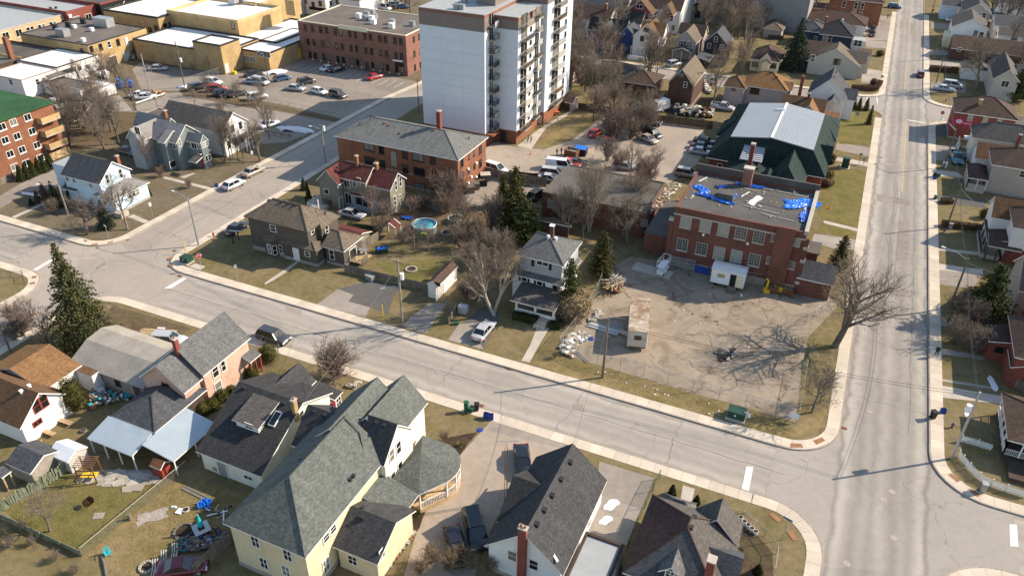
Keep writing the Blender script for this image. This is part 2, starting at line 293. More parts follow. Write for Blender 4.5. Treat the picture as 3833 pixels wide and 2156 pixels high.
# ================================================================ streets and ground (kerb faces: X=8 / X=17.3 main street, Y=63.1 / Y=71.4 cross street, X=-100 / X=-89.5 side street, Y=195 / Y=203 north street)
def arc(cx,cy,r,a0,a1,n=8): return [(cx+r*math.cos(math.radians(a0+(a1-a0)*i/n)),cy+r*math.sin(math.radians(a0+(a1-a0)*i/n))) for i in range(n+1)]
def sheet(name,P,z,m,parent=None):
    P=[Vector((p[0],p[1],0)) for p in P]; mb=MB(); tri=tessellate_polygon([P]); mb.v=[(p.x,p.y,z) for p in P]
    for t in tri:
        a,b,c=[P[i] for i in t]
        mb.f.append(t if (b-a).cross(c-a).z>0 else t[::-1]); mb.m.append(0)
    return mb.build(name,m,parent)
structure(sheet('ground',[(-900,-300),(700,-300),(700,1200),(-900,1200)],-.2,'base_ground'))
RZ=-.12
BA=[(9.0,.7,.28),(10.3,.9,-.27),(11.7,.7,-.2),(12.6,.5,.1),(13.8,.9,-.25),(15.3,.7,-.2),(16.4,.7,.28),(8.3,.4,-.35),(17.1,.4,-.4)]
m_asphalt('asph_main',(.30,.268,.235),.75,1,.12,(0,8,17,BA),.1,.12,.12)
BB=[(64.1,.6,.14),(65.1,.9,-.15),(66.5,.7,-.14),(67.3,.4,.06),(68.2,.8,-.14),(69.6,.7,-.12),(70.6,.5,.18),(63.4,.4,-.22),(71.15,.35,-.25)]
m_asphalt('asph_cross',(.315,.28,.242),.5,1,.10,(1,63,71,BB),.1,.1,.1)
m_asphalt('asph_side',(.315,.272,.23),.9,1,.14,None,.1,.15,.11)
structure(sheet('road',[(-260,50),(120,50),(120,80),(-260,80)],RZ,'asph_cross'))
structure(sheet('road',[(-112,-40),(-80,-40),(-84,240),(-110,240)],RZ+.004,'asph_side'))
structure(sheet('road',[(-100,186),(130,186),(130,212),(-100,212)],RZ+.006,'asph_north'))
structure(sheet('road',[(1.5,-20),(25,-20),(26,360),(2,360)],RZ+.010,'asph_main'))
def corner(x,y,sx,sy,r=5.5):
    cx,cy=x+sx*r,y+sy*r
    a={(1,1):(180,270),(-1,1):(270,360),(-1,-1):(0,90),(1,-1):(90,180)}[(sx,sy)]; return arc(cx,cy,r,*a)
def kerb(P,name='kerb'):
    mb=MB()
    for a,b in zip(P,P[1:]):
        a=Vector((*a,0));b=Vector((*b,0)); d=(b-a);
        if d.length<.05: continue
        n=Vector((-d.y,d.x,0)).normalized()*.16
        mb.hull([(a.x,a.y,-.14),(b.x,b.y,-.14),(b.x+n.x,b.y+n.y,-.14),(a.x+n.x,a.y+n.y,-.14)],[(a.x,a.y,.036),(b.x,b.y,.036),(b.x+n.x,b.y+n.y,.036),(a.x+n.x,a.y+n.y,.036)])
    return structure(mb.build(name,'conc_old'))
n=NT('slab'); MATS['slab']=n.done(n.scale(var(n,(.53,.45,.36),.1,.4,8),n.map(n.rand(),0,1,.9,1.08)),.92,0,.15)
def sidewalk(P,w=1.4,off=.17,step=1.5,lim=300):
    root=structure(put('sidewalk',None,None,(P[0][0],P[0][1],0))); Q=[Vector((*p,0)) for p in P]
    cum=[0]
    for a,b in zip(Q,Q[1:]): cum.append(cum[-1]+(b-a).length)
    def at(s):
        s=min(max(s,0),cum[-1]-1e-4); i=max(k for k in range(len(cum)-1) if cum[k]<=s); a,b=Q[i],Q[i+1]; d=(b-a).normalized(); return a+d*(s-cum[i]),Vector((-d.y,d.x,0))
    k=0; s=0.; o=root.location
    while s<cum[-1]-.3:
        e=min(s+step,cum[-1]); (p,n1),(q,n2)=at(s+.012),at(e-.012); z=.032+random.uniform(-.004,.004)
        m1,m2=at((s+e)/2); r=[p+n1*off,m1+m2*off,q+n2*off,q+n2*(off+w),m1+m2*(off+w),p+n1*(off+w)]
        mb=MB().hull([(v.x-o.x,v.y-o.y,-.05) for v in r],[(v.x-o.x,v.y-o.y,z) for v in r]); mb.build('slab','slab',root); s=e; k+=1
    return root
# blocks (counter-clockwise, land at z=0) and the kerb runs along their streets (block on the left of the run)
B1=[(-89.5,195),(-89.7,140),(-89.9,100)]+corner(-90.3,71.3,1,1,5)+corner(8,71.4,-1,1,6)+corner(8,195,-1,-1,5)
B1=B1[1:]
structure(sheet('land',B1+[(-89.5,195)],0,'grass')); kerb(B1)
B4=[(-300,71)]+corner(-100.4,71.1,-1,1,5.5)+[(-100,100),(-98.5,150),(-96.5,165),(-96.5,186)]
structure(sheet('land',B4+[(-96.5,330),(-300,330)],0,'base_ground')); kerb(B4)
B5=[(-101,-30)]+corner(-100.5,62.4,-1,-1,5.5)+[(-300,62.3)]
structure(sheet('land',B5+[(-300,-30)],0,'grass')); kerb(B5)
B2=[(8,-20)]+corner(8,63.2,-1,-1,6)+corner(-92.8,63,1,-1,6)+[(-92.9,-30)]
structure(sheet('land',B2+[(-50,-40)],0,'grass')); kerb(B2)
B3=[(140,71.6),]; B3=corner(17.3,194,1,-1,5)[::1]
B3S=[(140,194.2)]+corner(17.3,194.2,1,-1,6)[::1]+corner(17.3,71.6,1,1,6)+[(140,71.6)]
structure(sheet('land',B3S,0,'grass')); kerb([(60,194.2)]+corner(17.3,194.2,1,-1,6)+corner(17.3,71.6,1,1,6)+[(60,71.6)])
B3N=[(16.3,345)]+corner(16.3,203.8,1,1,6)+[(140,203.8)]
structure(sheet('land',B3N+[(140,345)],0,'grass')); kerb(B3N)
B6=[(70,63.6)]+corner(17.4,63.4,1,-1,7)+[(17.4,-20)]
structure(sheet('land',B6+[(70,-20)],0,'grass')); kerb(B6)
BN=[(-84,203)]+corner(8,203,-1,1,6)+[(8.2,345)]
structure(sheet('land',BN+[(-84,345)],0,'grass')); kerb(BN)
sidewalk([(-89.7,140),(-89.9,100)]+corner(-90.3,71.3,1,1,5)+[(-84,71.3)]); sidewalk([(-84,71.3),(0.5,71.4)]); sidewalk([(0.5,71.4)]+corner(8,71.4,-1,1,6)[1:]+[(8,189)])
sidewalk([(-150,71)]+corner(-100.4,71.1,-1,1,5.5)+[(-100,100),(-98.5,150),(-96.5,165),(-96.5,186)])
sidewalk([(-101,40)]+corner(-100.5,62.4,-1,-1,5.5)+[(-125,62.3)])
sidewalk([(8,40)]+corner(8,63.2,-1,-1,6)); sidewalk([(2,63.2)]+corner(-92.8,63,1,-1,6)+[(-92.9,40)])
sidewalk([(17.3,188)]+corner(17.3,71.6,1,1,6)+[(34,71.6)]); sidewalk([(26,194.2)]+corner(17.3,194.2,1,-1,6)); sidewalk([(16.3,300)]+corner(16.3,203.8,1,1,6)+[(26,203.8)])
sidewalk([(34,63.6)]+corner(17.4,63.4,1,-1,7)+[(17.4,45)]); sidewalk([(-84,203),(-1,203)]); sidewalk(corner(8,203,-1,1,6)+[(8.2,300)])
# paved areas on the blocks
AN=[0]
def area(name,s,m,z=.004,up=0):
    AN[0]+=1; return structure(sheet(name,[(v.x,v.y) for v in GS(s,up)],z+AN[0]*.00023,m))
area('parking_lot',"10:1625,825 10:480,600 00:2270,745 1400,640 1330,700 1420,900 1800,915 10:0,1010 10:300,1060 10:850,1195",'asph_lot')
area('parking_lot',"10:820,1235 10:0,1075 00:1850,930 1400,950 1350,1120 1900,1090 2330,1300 10:0,1270 10:60,1449 10:300,1430",'asph_lot',.006)
area('parking_lot',"00:600,1060 1200,960 1340,1120 1700,1060 1850,1180 1300,1250 600,1300",'asph_drive',.004)
area('yard',"22:470,640 840,800 2340,1190 32:285,1340 330,900 400,500 700,180 640,60 31:260,1380 21:2500,1330 1560,1190 1180,1130 960,1260 930,1449 22:830,100 660,330",'yard',.004)
area('parking_lot',"h:960,690 1100,590 1400,650 1650,670 1800,690 2212,560 20:1000,1100 1900,1290 1960,1449 21:1850,200 1560,400 580,210 400,350 h:2212,1100 970,940",'asph_warm',.004)
area('parking_lot',"h:970,1070 600,1400 700,1449 11:2380,650 21:0,520 290,560 330,450 h:1800,1215",'asph_lot',.006)
area('footpath',"h:1430,640 1640,680 1760,500 1860,370 2200,180 2212,120 2100,180 1850,330 1700,430",'conc',.008)
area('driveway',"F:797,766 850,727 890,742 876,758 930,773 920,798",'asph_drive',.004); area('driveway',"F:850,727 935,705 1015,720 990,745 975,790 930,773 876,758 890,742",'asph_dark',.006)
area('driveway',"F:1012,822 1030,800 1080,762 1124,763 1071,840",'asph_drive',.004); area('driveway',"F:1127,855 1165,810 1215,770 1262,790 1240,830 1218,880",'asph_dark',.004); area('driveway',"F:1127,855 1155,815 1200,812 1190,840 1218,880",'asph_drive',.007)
area('footpath',"F:1312,907 1335,865 1352,820 1382,825 1362,858 1332,912",'conc',.006)
area('driveway',"F:1237,1057 1430,1108 1330,1220 1250,1300 1205,1400 1190,1470 1010,1470 1050,1330 1085,1260 1120,1190 1170,1130",'asph_warm',.004); area('driveway',"F:1239,1058 1428,1107 1415,1127 1225,1083",'asph_drive',.008)
area('driveway',"F:1508,1160 1645,1202 1622,1260 1578,1370 1480,1345 1500,1240",'asph_drive',.004); area('driveway',"F:1498,1243 1612,1280 1576,1370 1470,1345",'conc_old',.007)
area('footpath',"F:1718,1220 1748,1229 1740,1262 1712,1256",'conc',.006)
area('footpath',"i:955,1260 1080,1180 1110,1190 890,1370 700,1490 560,1560 560,1530",'conc',.006)
area('footpath',"01:115,730 440,590 440,605 150,745",'conc',.006); area('driveway',"01:0,520 370,300 560,260 590,440 300,480 120,580 0,650",'asph_lot',.004); area('footpath',"01:1280,730 1340,705 1500,775 1450,795",'conc',.006); area('footpath',"01:1650,325 2180,450 2120,465 1640,345",'conc',.006); area('footpath',"01:1810,330 1940,290 1970,295 1850,345",'conc',.01)
# main street, west side
area('driveway',"30:730,1400 800,1449 31:1045,40 1035,130 680,55 690,10",'asph_drive',.004); area('footpath',"31:690,130 1020,185 1010,230 680,165",'conc',.006); area('footpath',"31:560,765 915,850 910,878 570,795",'conc',.006); area('footpath',"31:470,900 895,960 890,1060 700,1060 440,980",'conc_old',.006)
area('driveway',"30:880,180 1240,220 1230,320 860,300",'asph_lot',.004); area('driveway',"30:960,300 1230,320 1215,410 985,410",'asph_drive',.006); area('driveway',"30:980,410 1200,420 1190,490 990,480",'asph_drive',.008); area('driveway',"30:960,680 1150,720 1140,840 940,830",'conc_old',.004); area('driveway',"30:1120,160 1245,170 1240,225 1115,215",'asph_drive',.009); area('parking_lot',"30:130,90 420,80 440,230 300,300 170,300 100,200",'asph_drive',.004)
# main street, east side
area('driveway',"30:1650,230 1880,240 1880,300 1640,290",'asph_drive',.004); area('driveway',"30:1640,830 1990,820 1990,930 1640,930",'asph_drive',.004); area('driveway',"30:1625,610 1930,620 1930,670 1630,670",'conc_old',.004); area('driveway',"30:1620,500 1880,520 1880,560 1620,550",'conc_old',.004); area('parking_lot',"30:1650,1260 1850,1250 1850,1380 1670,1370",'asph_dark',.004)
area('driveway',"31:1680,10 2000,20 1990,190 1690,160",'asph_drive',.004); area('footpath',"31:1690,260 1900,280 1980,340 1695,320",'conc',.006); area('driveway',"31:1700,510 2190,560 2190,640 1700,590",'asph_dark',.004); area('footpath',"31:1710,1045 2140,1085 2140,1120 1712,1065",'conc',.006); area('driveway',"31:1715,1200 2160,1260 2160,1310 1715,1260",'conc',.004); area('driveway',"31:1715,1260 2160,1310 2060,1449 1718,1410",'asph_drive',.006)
area('footpath',"32:1730,300 2000,370 2000,410 1730,370",'conc_old',.004); area('footpath',"32:1740,600 2190,680 2190,720 1740,660",'conc_old',.006); area('driveway',"32:1750,975 2360,1080 2360,1160 1755,1095",'conc',.004); area('footpath',"32:1745,905 2240,985 2240,1010 1745,930",'conc_old',.006)
# planted and worn patches
area('lawn',"31:560,440 640,240 1010,270 920,840 560,760 500,700",'grass_green',.003); area('lawn',"31:540,800 910,885 890,955 500,870",'grass_green',.003); area('lawn',"22:470,660 600,690 1500,960 2400,1230 32:250,1400 600,1200 720,600 760,590 620,1180 33:500,1 33:250,60 22:2150,1400 1000,1060 170,740",'grass_dry',.003); area('lawn',"30:760,1080 1080,1110 1090,1200 1060,1449 720,1449 700,1300",'grass_green',.003)
area('lawn',"03:0,760 640,420 830,480 1300,480 1640,520 1300,900 830,1240 600,1150 330,1000",'grass_green',.003); area('lawn',"03:860,1230 1700,540 1900,480 2500,620 2300,950 1900,1200 1600,1449 1200,1449",'grass_dry',.004); area('lawn',"11:1380,700 1800,560 2300,660 2100,1000 1700,1080 1300,950",'brush',.003); area('lawn',"11:1200,1200 1900,1150 1700,1400 1400,1340",'grass_green',.003); area('lawn',"20:640,900 1500,1000 1500,1130 700,1040",'grass_dry',.003); area('soil',"20:1400,960 2050,1000 2000,1200 1450,1130",'soil',.003)
area('flower_bed',"13:1900,60 2230,0 2130,110 1930,400 1720,600 1700,380 1850,200",'mulch',.009); area('flower_bed',"13:1600,700 1690,800 1640,960 1290,1449 1180,1449 1500,1000",'mulch',.011); area('flower_bed',"d:1930,780 2120,860 2330,1100 2340,1417 1870,1417 1900,900",'soil',.004); area('lawn',"02:1130,170 1930,400 1500,620 1000,480",'brush',.003); area('lawn',"02:150,640 700,600 700,760 160,720",'grass_dry',.003)
area('lawn',"00:650,1120 1400,1130 1300,1400 1100,1449 01:600,100 00:700,1400",'brush',.008); area('lawn',"10:0,1040 860,1200 845,1232 0,1080",'brush',.012); area('lawn',"00:1800,880 2470,1010 2576,1060 2576,1100 1830,960",'brush',.012); area('lawn',"h:1640,670 1990,400 2100,380 2212,400 1850,660",'grass_dry',.006); area('lawn',"20:560,1140 700,1150 600,1230 510,1210",'grass_dry',.007)
area('patio',"03:830,480 1050,380 1500,380 1640,500 1300,560 1100,420 900,500",'conc_old',.008)
# painted lines and worn pads
def strip(a,b,w,m,name='road_marking',z=None):
    a=Vector((*a,0));b=Vector((*b,0));n=(b-a).normalized(); n=Vector((-n.y,n.x,0))*w/2; z=RZ+.016 if z is None else z
    return structure(sheet(name,[(a-n)[:2],(b-n)[:2],(b+n)[:2],(a+n)[:2]],z,m))
strip((13,150),(13,190.5),.12,'paint_yellow'); strip((12.15,208.6),(12.15,240),.12,'paint_yellow'); strip((12.2,274),(12.3,299),.12,'paint_yellow')
strip((13.2,190.8),(17.0,190.6),.4,'paint_white'); strip((8.5,208.2),(12.2,208.4),.4,'paint_white'); strip((12.3,300),(16,300),.4,'paint_white')
def mark(s,m,z=None,name='road_marking'): return structure(sheet(name,[(v.x,v.y) for v in GS(s,-.1)],RZ+.018 if z is None else z,m))
mark("23:2295,585 2345,345 2415,350 2370,590",'paint_white'); mark("33:2430,925 2505,930 2520,1150 2440,1145",'paint_white'); mark("01:1645,1449 1845,1335 1880,1345 1715,1449",'paint_white'); mark("01:330,1260 545,1135 575,1145 365,1268",'paint_white'); mark("30:990,960 1000,960 1010,1010 1000,1010",'paint_white'); mark("30:1090,970 1100,970 1110,1040 1100,1040",'paint_white')
for s in ("33:230,115 340,120 360,160 225,158","33:455,90 545,55 580,90 490,130","33:15,835 45,808 145,885 105,910","33:192,1003 240,990 308,1085 255,1093","33:1810,430 1850,418 1940,488 1905,508","33:2010,580 2050,570 2140,630 2110,660","01:915,1005 985,995 980,1012 920,1020","01:1075,990 1130,972 1140,985 1085,1000","01:1690,1140 1735,1135 1730,1160 1685,1165","01:1685,1212 1720,1202 1745,1220 1710,1232","02:310,247 350,240 365,260 320,270","01:320,1330 365,1320 370,1345 320,1350","01:300,1392 350,1382 350,1405 295,1410"):
    sheet('tactile_pad',[(v.x,v.y) for v in GS(s)],.042,'rust_pad')['kind']='structure'
for s in ("33:1250,600","33:1163,680","33:1262,1062","33:797,1320","32:1030,1235","01:1060,1158","01:1055,1245"):
    p=G(s,-.1); o=MB().cyl((0,0,0),.36,.012,18).build('manhole_cover','manhole',None,(p.x,p.y,RZ+.012)); structure(o)
for s in ("33:318,610","33:200,752","31:1445,1083","30:1400,500"):
    p=G(s,-.1); structure(MB().cyl((0,0,0),.12,.012,12).build('valve_cover','manhole',None,(p.x,p.y,RZ+.012)))
for k,(s,a) in enumerate((("32:765,1400",0),("12:2535,805",0),("12:2255,1175",0),("01:1275,960",0),("01:1750,1070",0),("01:1805,1322",0),("31:1135,135",0))):
    p=G(s,-.1); structure(MB().box(-.35,.35,-.25,.25,0,.012).box(-.3,.3,-.02,.02,.012,.02).build('drain_grate','rust',None,(p.x,p.y,RZ+.012)))
for s in ("31:1430,255 1575,265 1580,300 1430,290","31:1100,500 1430,560 1430,620 1095,570","31:1130,190 1360,200 1340,220 1120,210","31:1320,760 1430,770 1410,1190 1280,1160","30:1530,1250 1600,1245 1600,1390 1525,1385","30:1440,240 1470,240 1465,360 1420,360","33:0,1200 60,1150 120,1300 20,1380","22:600,1150 700,1160 720,1230 610,1215","12:300,180 460,220 440,260 290,215"):
    v=GS(s,-.1); structure(sheet('road_patch',[(q.x,q.y) for q in v],RZ+.0145,random.choice(['asph_drive','asph_lot','asph_side']) if 'asph_side' in MATS else 'asph_lot'))
basic('tar',(.15,.13,.112),.2,.8); _r=random.Random(5)
def seam(a,b,j=.25,w=.035,n=14):
    a=Vector((*a,0));b=Vector((*b,0));d=(b-a).normalized();q=Vector((-d.y,d.x,0)); P=[a.lerp(b,i/n)+q*_r.uniform(-j,j) for i in range(n+1)]; mb=MB()
    for i,(u,v) in enumerate(zip(P,P[1:])): x=q*w*_r.uniform(.4,1.); mb.poly([(u-x)[:2]+(0,),(v-x)[:2]+(0,),(v+x)[:2]+(0,),(u+x)[:2]+(0,)])
    structure(mb.build('tar_seam','tar',None,(0,0,RZ+.0185)))
for y in (84,97,106,113,124,131,146,158,167,181,216,233,252,275): seam((8.3,y+_r.uniform(-1,1)),(17,y+_r.uniform(-1,1)),.3)
seam((15.2,80),(15.2,190),.12,.04,50); seam((12.6,112),(12.9,150),.12,.03,20); seam((-84,67.2),(3,67.4),.12,.03,50)
for x in (-72,-55,-38,-22,-9): seam((x,63.5),(x+_r.uniform(-1,1),71),.25,.03)
for y in (80,92,99,112,126): seam((-99.6,y),(-90.4,y+_r.uniform(-4,4)),.5,.05)
seam((-95,76),(-94.5,140),.2,.05,40); seam((-97.3,74),(-97,130),.3,.04,40)
def stalls(a,b,nx,dx,dy,m='paint_yellow',z=.012):
    for i in range(nx+1):
        p=a.lerp(b,i/nx); strip((p.x,p.y),(p.x+dx,p.y+dy),.11,m,'parking_line',z)
stalls(G("10:180,1050"),G("10:760,1165"),8,0,4.6); stalls(G("10:300,870"),G("10:1160,1020"),9,0,-4.4); stalls(G("10:480,650"),G("10:1480,830"),14,0,-4.6,'paint_white'); stalls(G("11:2170,560"),G("11:2420,400"),5,5,0)
# ================================================================ building kit
WINST={'white':('trim','glass'),'dark':('iron','glass'),'stone':('stone','glass_light'),'brown':('wood_dark','glass'),'none':('metal_grey','glass'),'red':('red_paint','glass')}
def win_mesh(w,h,mul,sill):
    def f():
        t=min(.09,w*.14); mb=MB()
        for a in ((-w/2-t,-w/2,-h/2-t,h/2+t),(w/2,w/2+t,-h/2-t,h/2+t),(-w/2,w/2,h/2,h/2+t),(-w/2,w/2,-h/2-t,-h/2)): mb.box(a[0],a[1],0,.07,a[2],a[3])
        if mul&1: mb.box(-w/2,w/2,.0,.045,-.03,.03)
        if mul&2: mb.box(-.03,.03,.0,.05,-h/2,h/2)
        if mul&4:
            for k in (-1,1): mb.box(k*w/4-.018,k*w/4+.018,0,.04,-h/2,h/2)
            for k in (-1,0,1): mb.box(-w/2,w/2,0,.035,k*h/4-.018,k*h/4+.018)
        if sill: mb.box(-w/2-.14,w/2+.14,0,.13,-h/2-.22,-h/2-.1)
        return mb.mesh('window')
    return cached(('win',round(w,2),round(h,2),mul,sill),f)
def pane_mesh(w,h): return cached(('pane',round(w,2),round(h,2)),lambda:MB().box(-w/2,w/2,.004,.02,-h/2,h/2).mesh('pane'))
def matted(me,*ms):
    if not me.materials:
        for m in ms: me.materials.append(MT(m))
    return me
RECTS=[]
class House:
    def __init__(s,name,label,cat,at,group=None):
        p=G(at) if isinstance(at,str) else Vector((*at,0)); s.o=p; s.root=thing(name,label,cat,(p.x,p.y,0),0,group); s.walls=[]; s.roofs=[]
    def L(s,v): return Vector((v[0]-s.o.x,v[1]-s.o.y,v[2] if len(v)>2 else 0))
    def wallbox(s,x0,x1,y0,y1,z0,z1,m,gab=None,zr=0,part='wall',base=None):
        mb=MB(); P=[(x0,y0),(x1,y0),(x1,y1),(x0,y1)]; RECTS.append((x0+s.o.x,x1+s.o.x,y0+s.o.y,y1+s.o.y))
        for k in range(4):
            a,b=P[k],P[(k+1)%4]; top=[(*b,z1),(*a,z1)]
            if (gab=='y' and k in(0,2)) or (gab=='x' and k in(1,3)): top=[(*b,z1),((a[0]+b[0])/2,(a[1]+b[1])/2,zr),(*a,z1)]
            mb.poly([(*a,z0),(*b,z0)]+top); s.walls.append((a,b,z0,max(z1,zr) if len(top)>2 else z1))
        if base:
            bb=MB()
            for k in range(4):
                a,b=P[k],P[(k+1)%4]; d=Vector((b[0]-a[0],b[1]-a[1])); l=d.length; n=Vector((d.y,-d.x))/l*.05; e=d/l*.05
                bb.poly([(a[0]+n.x-e.x,a[1]+n.y-e.y,0),(b[0]+n.x+e.x,b[1]+n.y+e.y,0),(b[0]+n.x+e.x,b[1]+n.y+e.y,base),(a[0]+n.x-e.x,a[1]+n.y-e.y,base)])
            bb.poly([(x0-.05,y0-.05,base),(x1+.05,y0-.05,base),(x1+.05,y1+.05,base),(x0-.05,y1+.05,base)]); bb.build('foundation','foundation',s.root)
        return mb.build(part,m,s.root)
    def roofpart(s,planes,m,t=.16,trim='trim',part='roof'):
        mb=MB()
        for P in planes: mb.slab(P,t,0,1); s.roofs.append([Vector(p) for p in P])
        return mb.build(part,[m,trim],s.root)
    def gable(s,p,zr,ze,wall,roof,oh=.35,og=.3,z0=0,half=None,trim='trim',base=None,walls=True,c2=None,cut=None):
        q=pts(p); A,B=s.L(GP(q[0],zr)),s.L(GP(q[1],zr)); C=s.L(GP(q[2],ze)); d=B-A; ax=0 if abs(d.x)>abs(d.y) else 1; ay=1-ax
        r=(A[ay]+B[ay])/2; a0,a1=sorted((A[ax],B[ax])); hw=abs(C[ay]-r) if half is None else half; sl=(zr-ze)/hw
        hw2=hw if c2 is None else c2
        def P(u,v,z): return (u,v,z) if ax==0 else (v,u,z)
        lo,hi=(r-hw,r+hw);
        if c2 is not None:
            if C[ay]<r: hi=r+c2
            else: lo=r-c2
        s.roofpart([[P(a0,lo,zr-sl*(r-lo)),P(a1,lo,zr-sl*(r-lo)),P(a1,r,zr),P(a0,r,zr)],[P(a0,r,zr),P(a1,r,zr),P(a1,hi,zr-sl*(hi-r)),P(a0,hi,zr-sl*(hi-r))]],roof,trim=trim)
        mb=MB()
        for u in (a0,a1): mb.path([P(u,lo,zr-sl*(r-lo)+.01),P(u,r,zr+.01)],.05,4)
        if walls:
            w0,w1=a0+og,a1-og; l2,h2=lo+oh,hi-oh; zt=zr-.17
            e0=zr-sl*(r-l2)-.14; e1=zr-sl*(h2-r)-.14
            if abs(e0-e1)<.05:
                X=P(w0,l2,0);Y=P(w1,h2,0); s.wallbox(min(X[0],Y[0]),max(X[0],Y[0]),min(X[1],Y[1]),max(X[1],Y[1]),z0,e0,wall,'xy'[ax],zt,base=base)
            else:
                mb=MB()
                for u,f in ((w0,1),(w1,-1)): mb.poly([P(u,l2,z0),P(u,h2,z0),P(u,h2,e1),P(u,r,zt),P(u,l2,e0)])
                mb.poly([P(w0,l2,z0),P(w1,l2,z0),P(w1,l2,e0),P(w0,l2,e0)]); mb.poly([P(w0,h2,z0),P(w1,h2,z0),P(w1,h2,e1),P(w0,h2,e1)])
                for a,b in (((w0,l2),(w1,l2)),((w1,l2),(w1,h2)),((w1,h2),(w0,h2)),((w0,h2),(w0,l2))): s.walls.append((P(*a,0)[:2],P(*b,0)[:2],z0,zt) if ax==0 else (P(*b,0)[:2],P(*a,0)[:2],z0,zt))
                mb.build('wall',wall,s.root)
        return (ax,a0,a1,r,lo,hi)
    def hip(s,p,zr,ze,wall,roof,oh=.4,z0=0,ends=(1,1),trim='trim',base=None,walls=True,e2=None,rect=None):
        q=pts(p); A,B=s.L(GP(q[0],zr)),s.L(GP(q[1],zr)); C=s.L(GP(q[2],ze)); d=B-A; ax=0 if abs(d.x)>=abs(d.y) else 1; ay=1-ax
        r=(A[ay]+B[ay])/2; a0,a1=sorted((A[ax],B[ax])); hw=abs(C[ay]-r); ex=max(a0-C[ax],C[ax]-a1)
        if ex<.3: ex=hw
        ex2=ex if e2 is None else e2
        x0=a0-(ex2 if C[ax]>a1 else ex)*ends[0]; x1=a1+(ex if C[ax]>a1 else ex2)*ends[1]
        def P(u,v,z): return (u,v,z) if ax==0 else (v,u,z)
        c=[P(x0,r-hw,ze),P(x1,r-hw,ze),P(x1,r+hw,ze),P(x0,r+hw,ze)]; R0,R1=P(a0,r,zr),P(a1,r,zr)
        pl=[[c[0],c[1],R1,R0],[c[2],c[3],R0,R1]]
        if ends[0]: pl.append([c[3],c[0],R0])
        if ends[1]: pl.append([c[1],c[2],R1])
        if a1-a0<.05: pl=[[c[0],c[1],R0],[c[1],c[2],R0],[c[2],c[3],R0],[c[3],c[0],R0]]
        s.roofpart(pl,roof,trim=trim)
        mb=MB()
        for e,R,k in ((ends[0],R0,(0,3)),(ends[1],R1,(1,2))):
            if e:
                for j in k: mb.tube(Vector(c[j])+Vector((0,0,.0)),Vector(R)+Vector((0,0,.01)),.09,.09,4)
        if a1-a0>.1: mb.tube(Vector(R0)+Vector((0,0,.01)),Vector(R1)+Vector((0,0,.01)),.09,.09,4)
        if mb.v: mb.build('ridge_cap',roof,s.root)
        if walls:
            X=P(x0+oh,r-hw+oh,0);Y=P(x1-oh,r+hw-oh,0); gb=None
            s.wallbox(min(X[0],Y[0]),max(X[0],Y[0]),min(X[1],Y[1]),max(X[1],Y[1]),z0,ze-.05,wall,base=base)
            for e,u in ((ends[0],x0+oh),(ends[1],x1-oh)):
                if not e: MB().poly([P(u,r-hw+oh,ze-.06),P(u,r+hw-oh,ze-.06),P(u,r,zr-.2)]).build('gable_wall',wall,s.root)
        return (ax,x0,x1,r-hw,r+hw)
    def bb(s,p,z):
        q=[s.L(GP(a,z)) for a in pts(p)]; return min(v.x for v in q),max(v.x for v in q),min(v.y for v in q),max(v.y for v in q)
    def flat(s,p,z,wall,roof,par=.35,z0=0,pt=.25,cop='conc_old',rect=None,base=None):
        x0,x1,y0,y1=rect if rect else s.bb(p,z); s.wallbox(x0,x1,y0,y1,z0,z,wall,base=base)
        zr=z-par; MB().poly([(x0+.02,y0+.02,zr),(x1-.02,y0+.02,zr),(x1-.02,y1-.02,zr),(x0+.02,y1-.02,zr)]).build('roof',roof,s.root); s.roofs.append([Vector(v) for v in ((x0,y0,zr),(x1,y0,zr),(x1,y1,zr),(x0,y1,zr))])
        if par>0:
            mb=MB()
            for a in ((x0-.04,x1+.04,y0-.04,y0+pt),(x0-.04,x1+.04,y1-pt,y1+.04),(x0-.04,x0+pt,y0+pt,y1-pt),(x1-pt,x1+.04,y0+pt,y1-pt)): mb.box(*a,zr-.02,z+.06)
            mb.build('parapet',cop,s.root)
        return x0,x1,y0,y1
    def shed(s,p,zl,zh,wall,roof,z0=0,walls=True,posts=None,trim='trim',t=.14,oh=.25,dirx=None,part='roof'):
        q=pts(p); A,B=s.L(GP(q[0],zl)),s.L(GP(q[1],zl)); C=s.L(GP(q[2],zh)); d=B-A; ax=0 if abs(d.x)>abs(d.y) else 1; ay=1-ax
        a0,a1=sorted((A[ax],B[ax])); l=(A[ay]+B[ay])/2; h=C[ay]
        def P(u,v,z): return (u,v,z) if ax==0 else (v,u,z)
        s.roofpart([[P(a0,l,zl),P(a1,l,zl),P(a1,h,zh),P(a0,h,zh)]],roof,t,trim,part)
        sg=1 if h>l else -1; l2=l+sg*oh
        if walls:
            X=P(a0+oh,l2,0);Y=P(a1-oh,h,0); s.wallbox(min(X[0],Y[0]),max(X[0],Y[0]),min(X[1],Y[1]),max(X[1],Y[1]),z0,zl+.02,wall)
            for u in (a0+oh,a1-oh): MB().poly([P(u,l2,zl),P(u,h,zl),P(u,h,zh-.16)]).build('gable_wall',wall,s.root)
        if posts:
            n,pm,pw=posts
            for k in range(n):
                u=a0+.15+(a1-a0-.3)*k/(n-1); X=P(u,l+sg*.15,0); MB().box(X[0]-pw/2,X[0]+pw/2,X[1]-pw/2,X[1]+pw/2,z0,zl-t+.02).build('post',pm,s.root)
        return ax,a0,a1,l,h
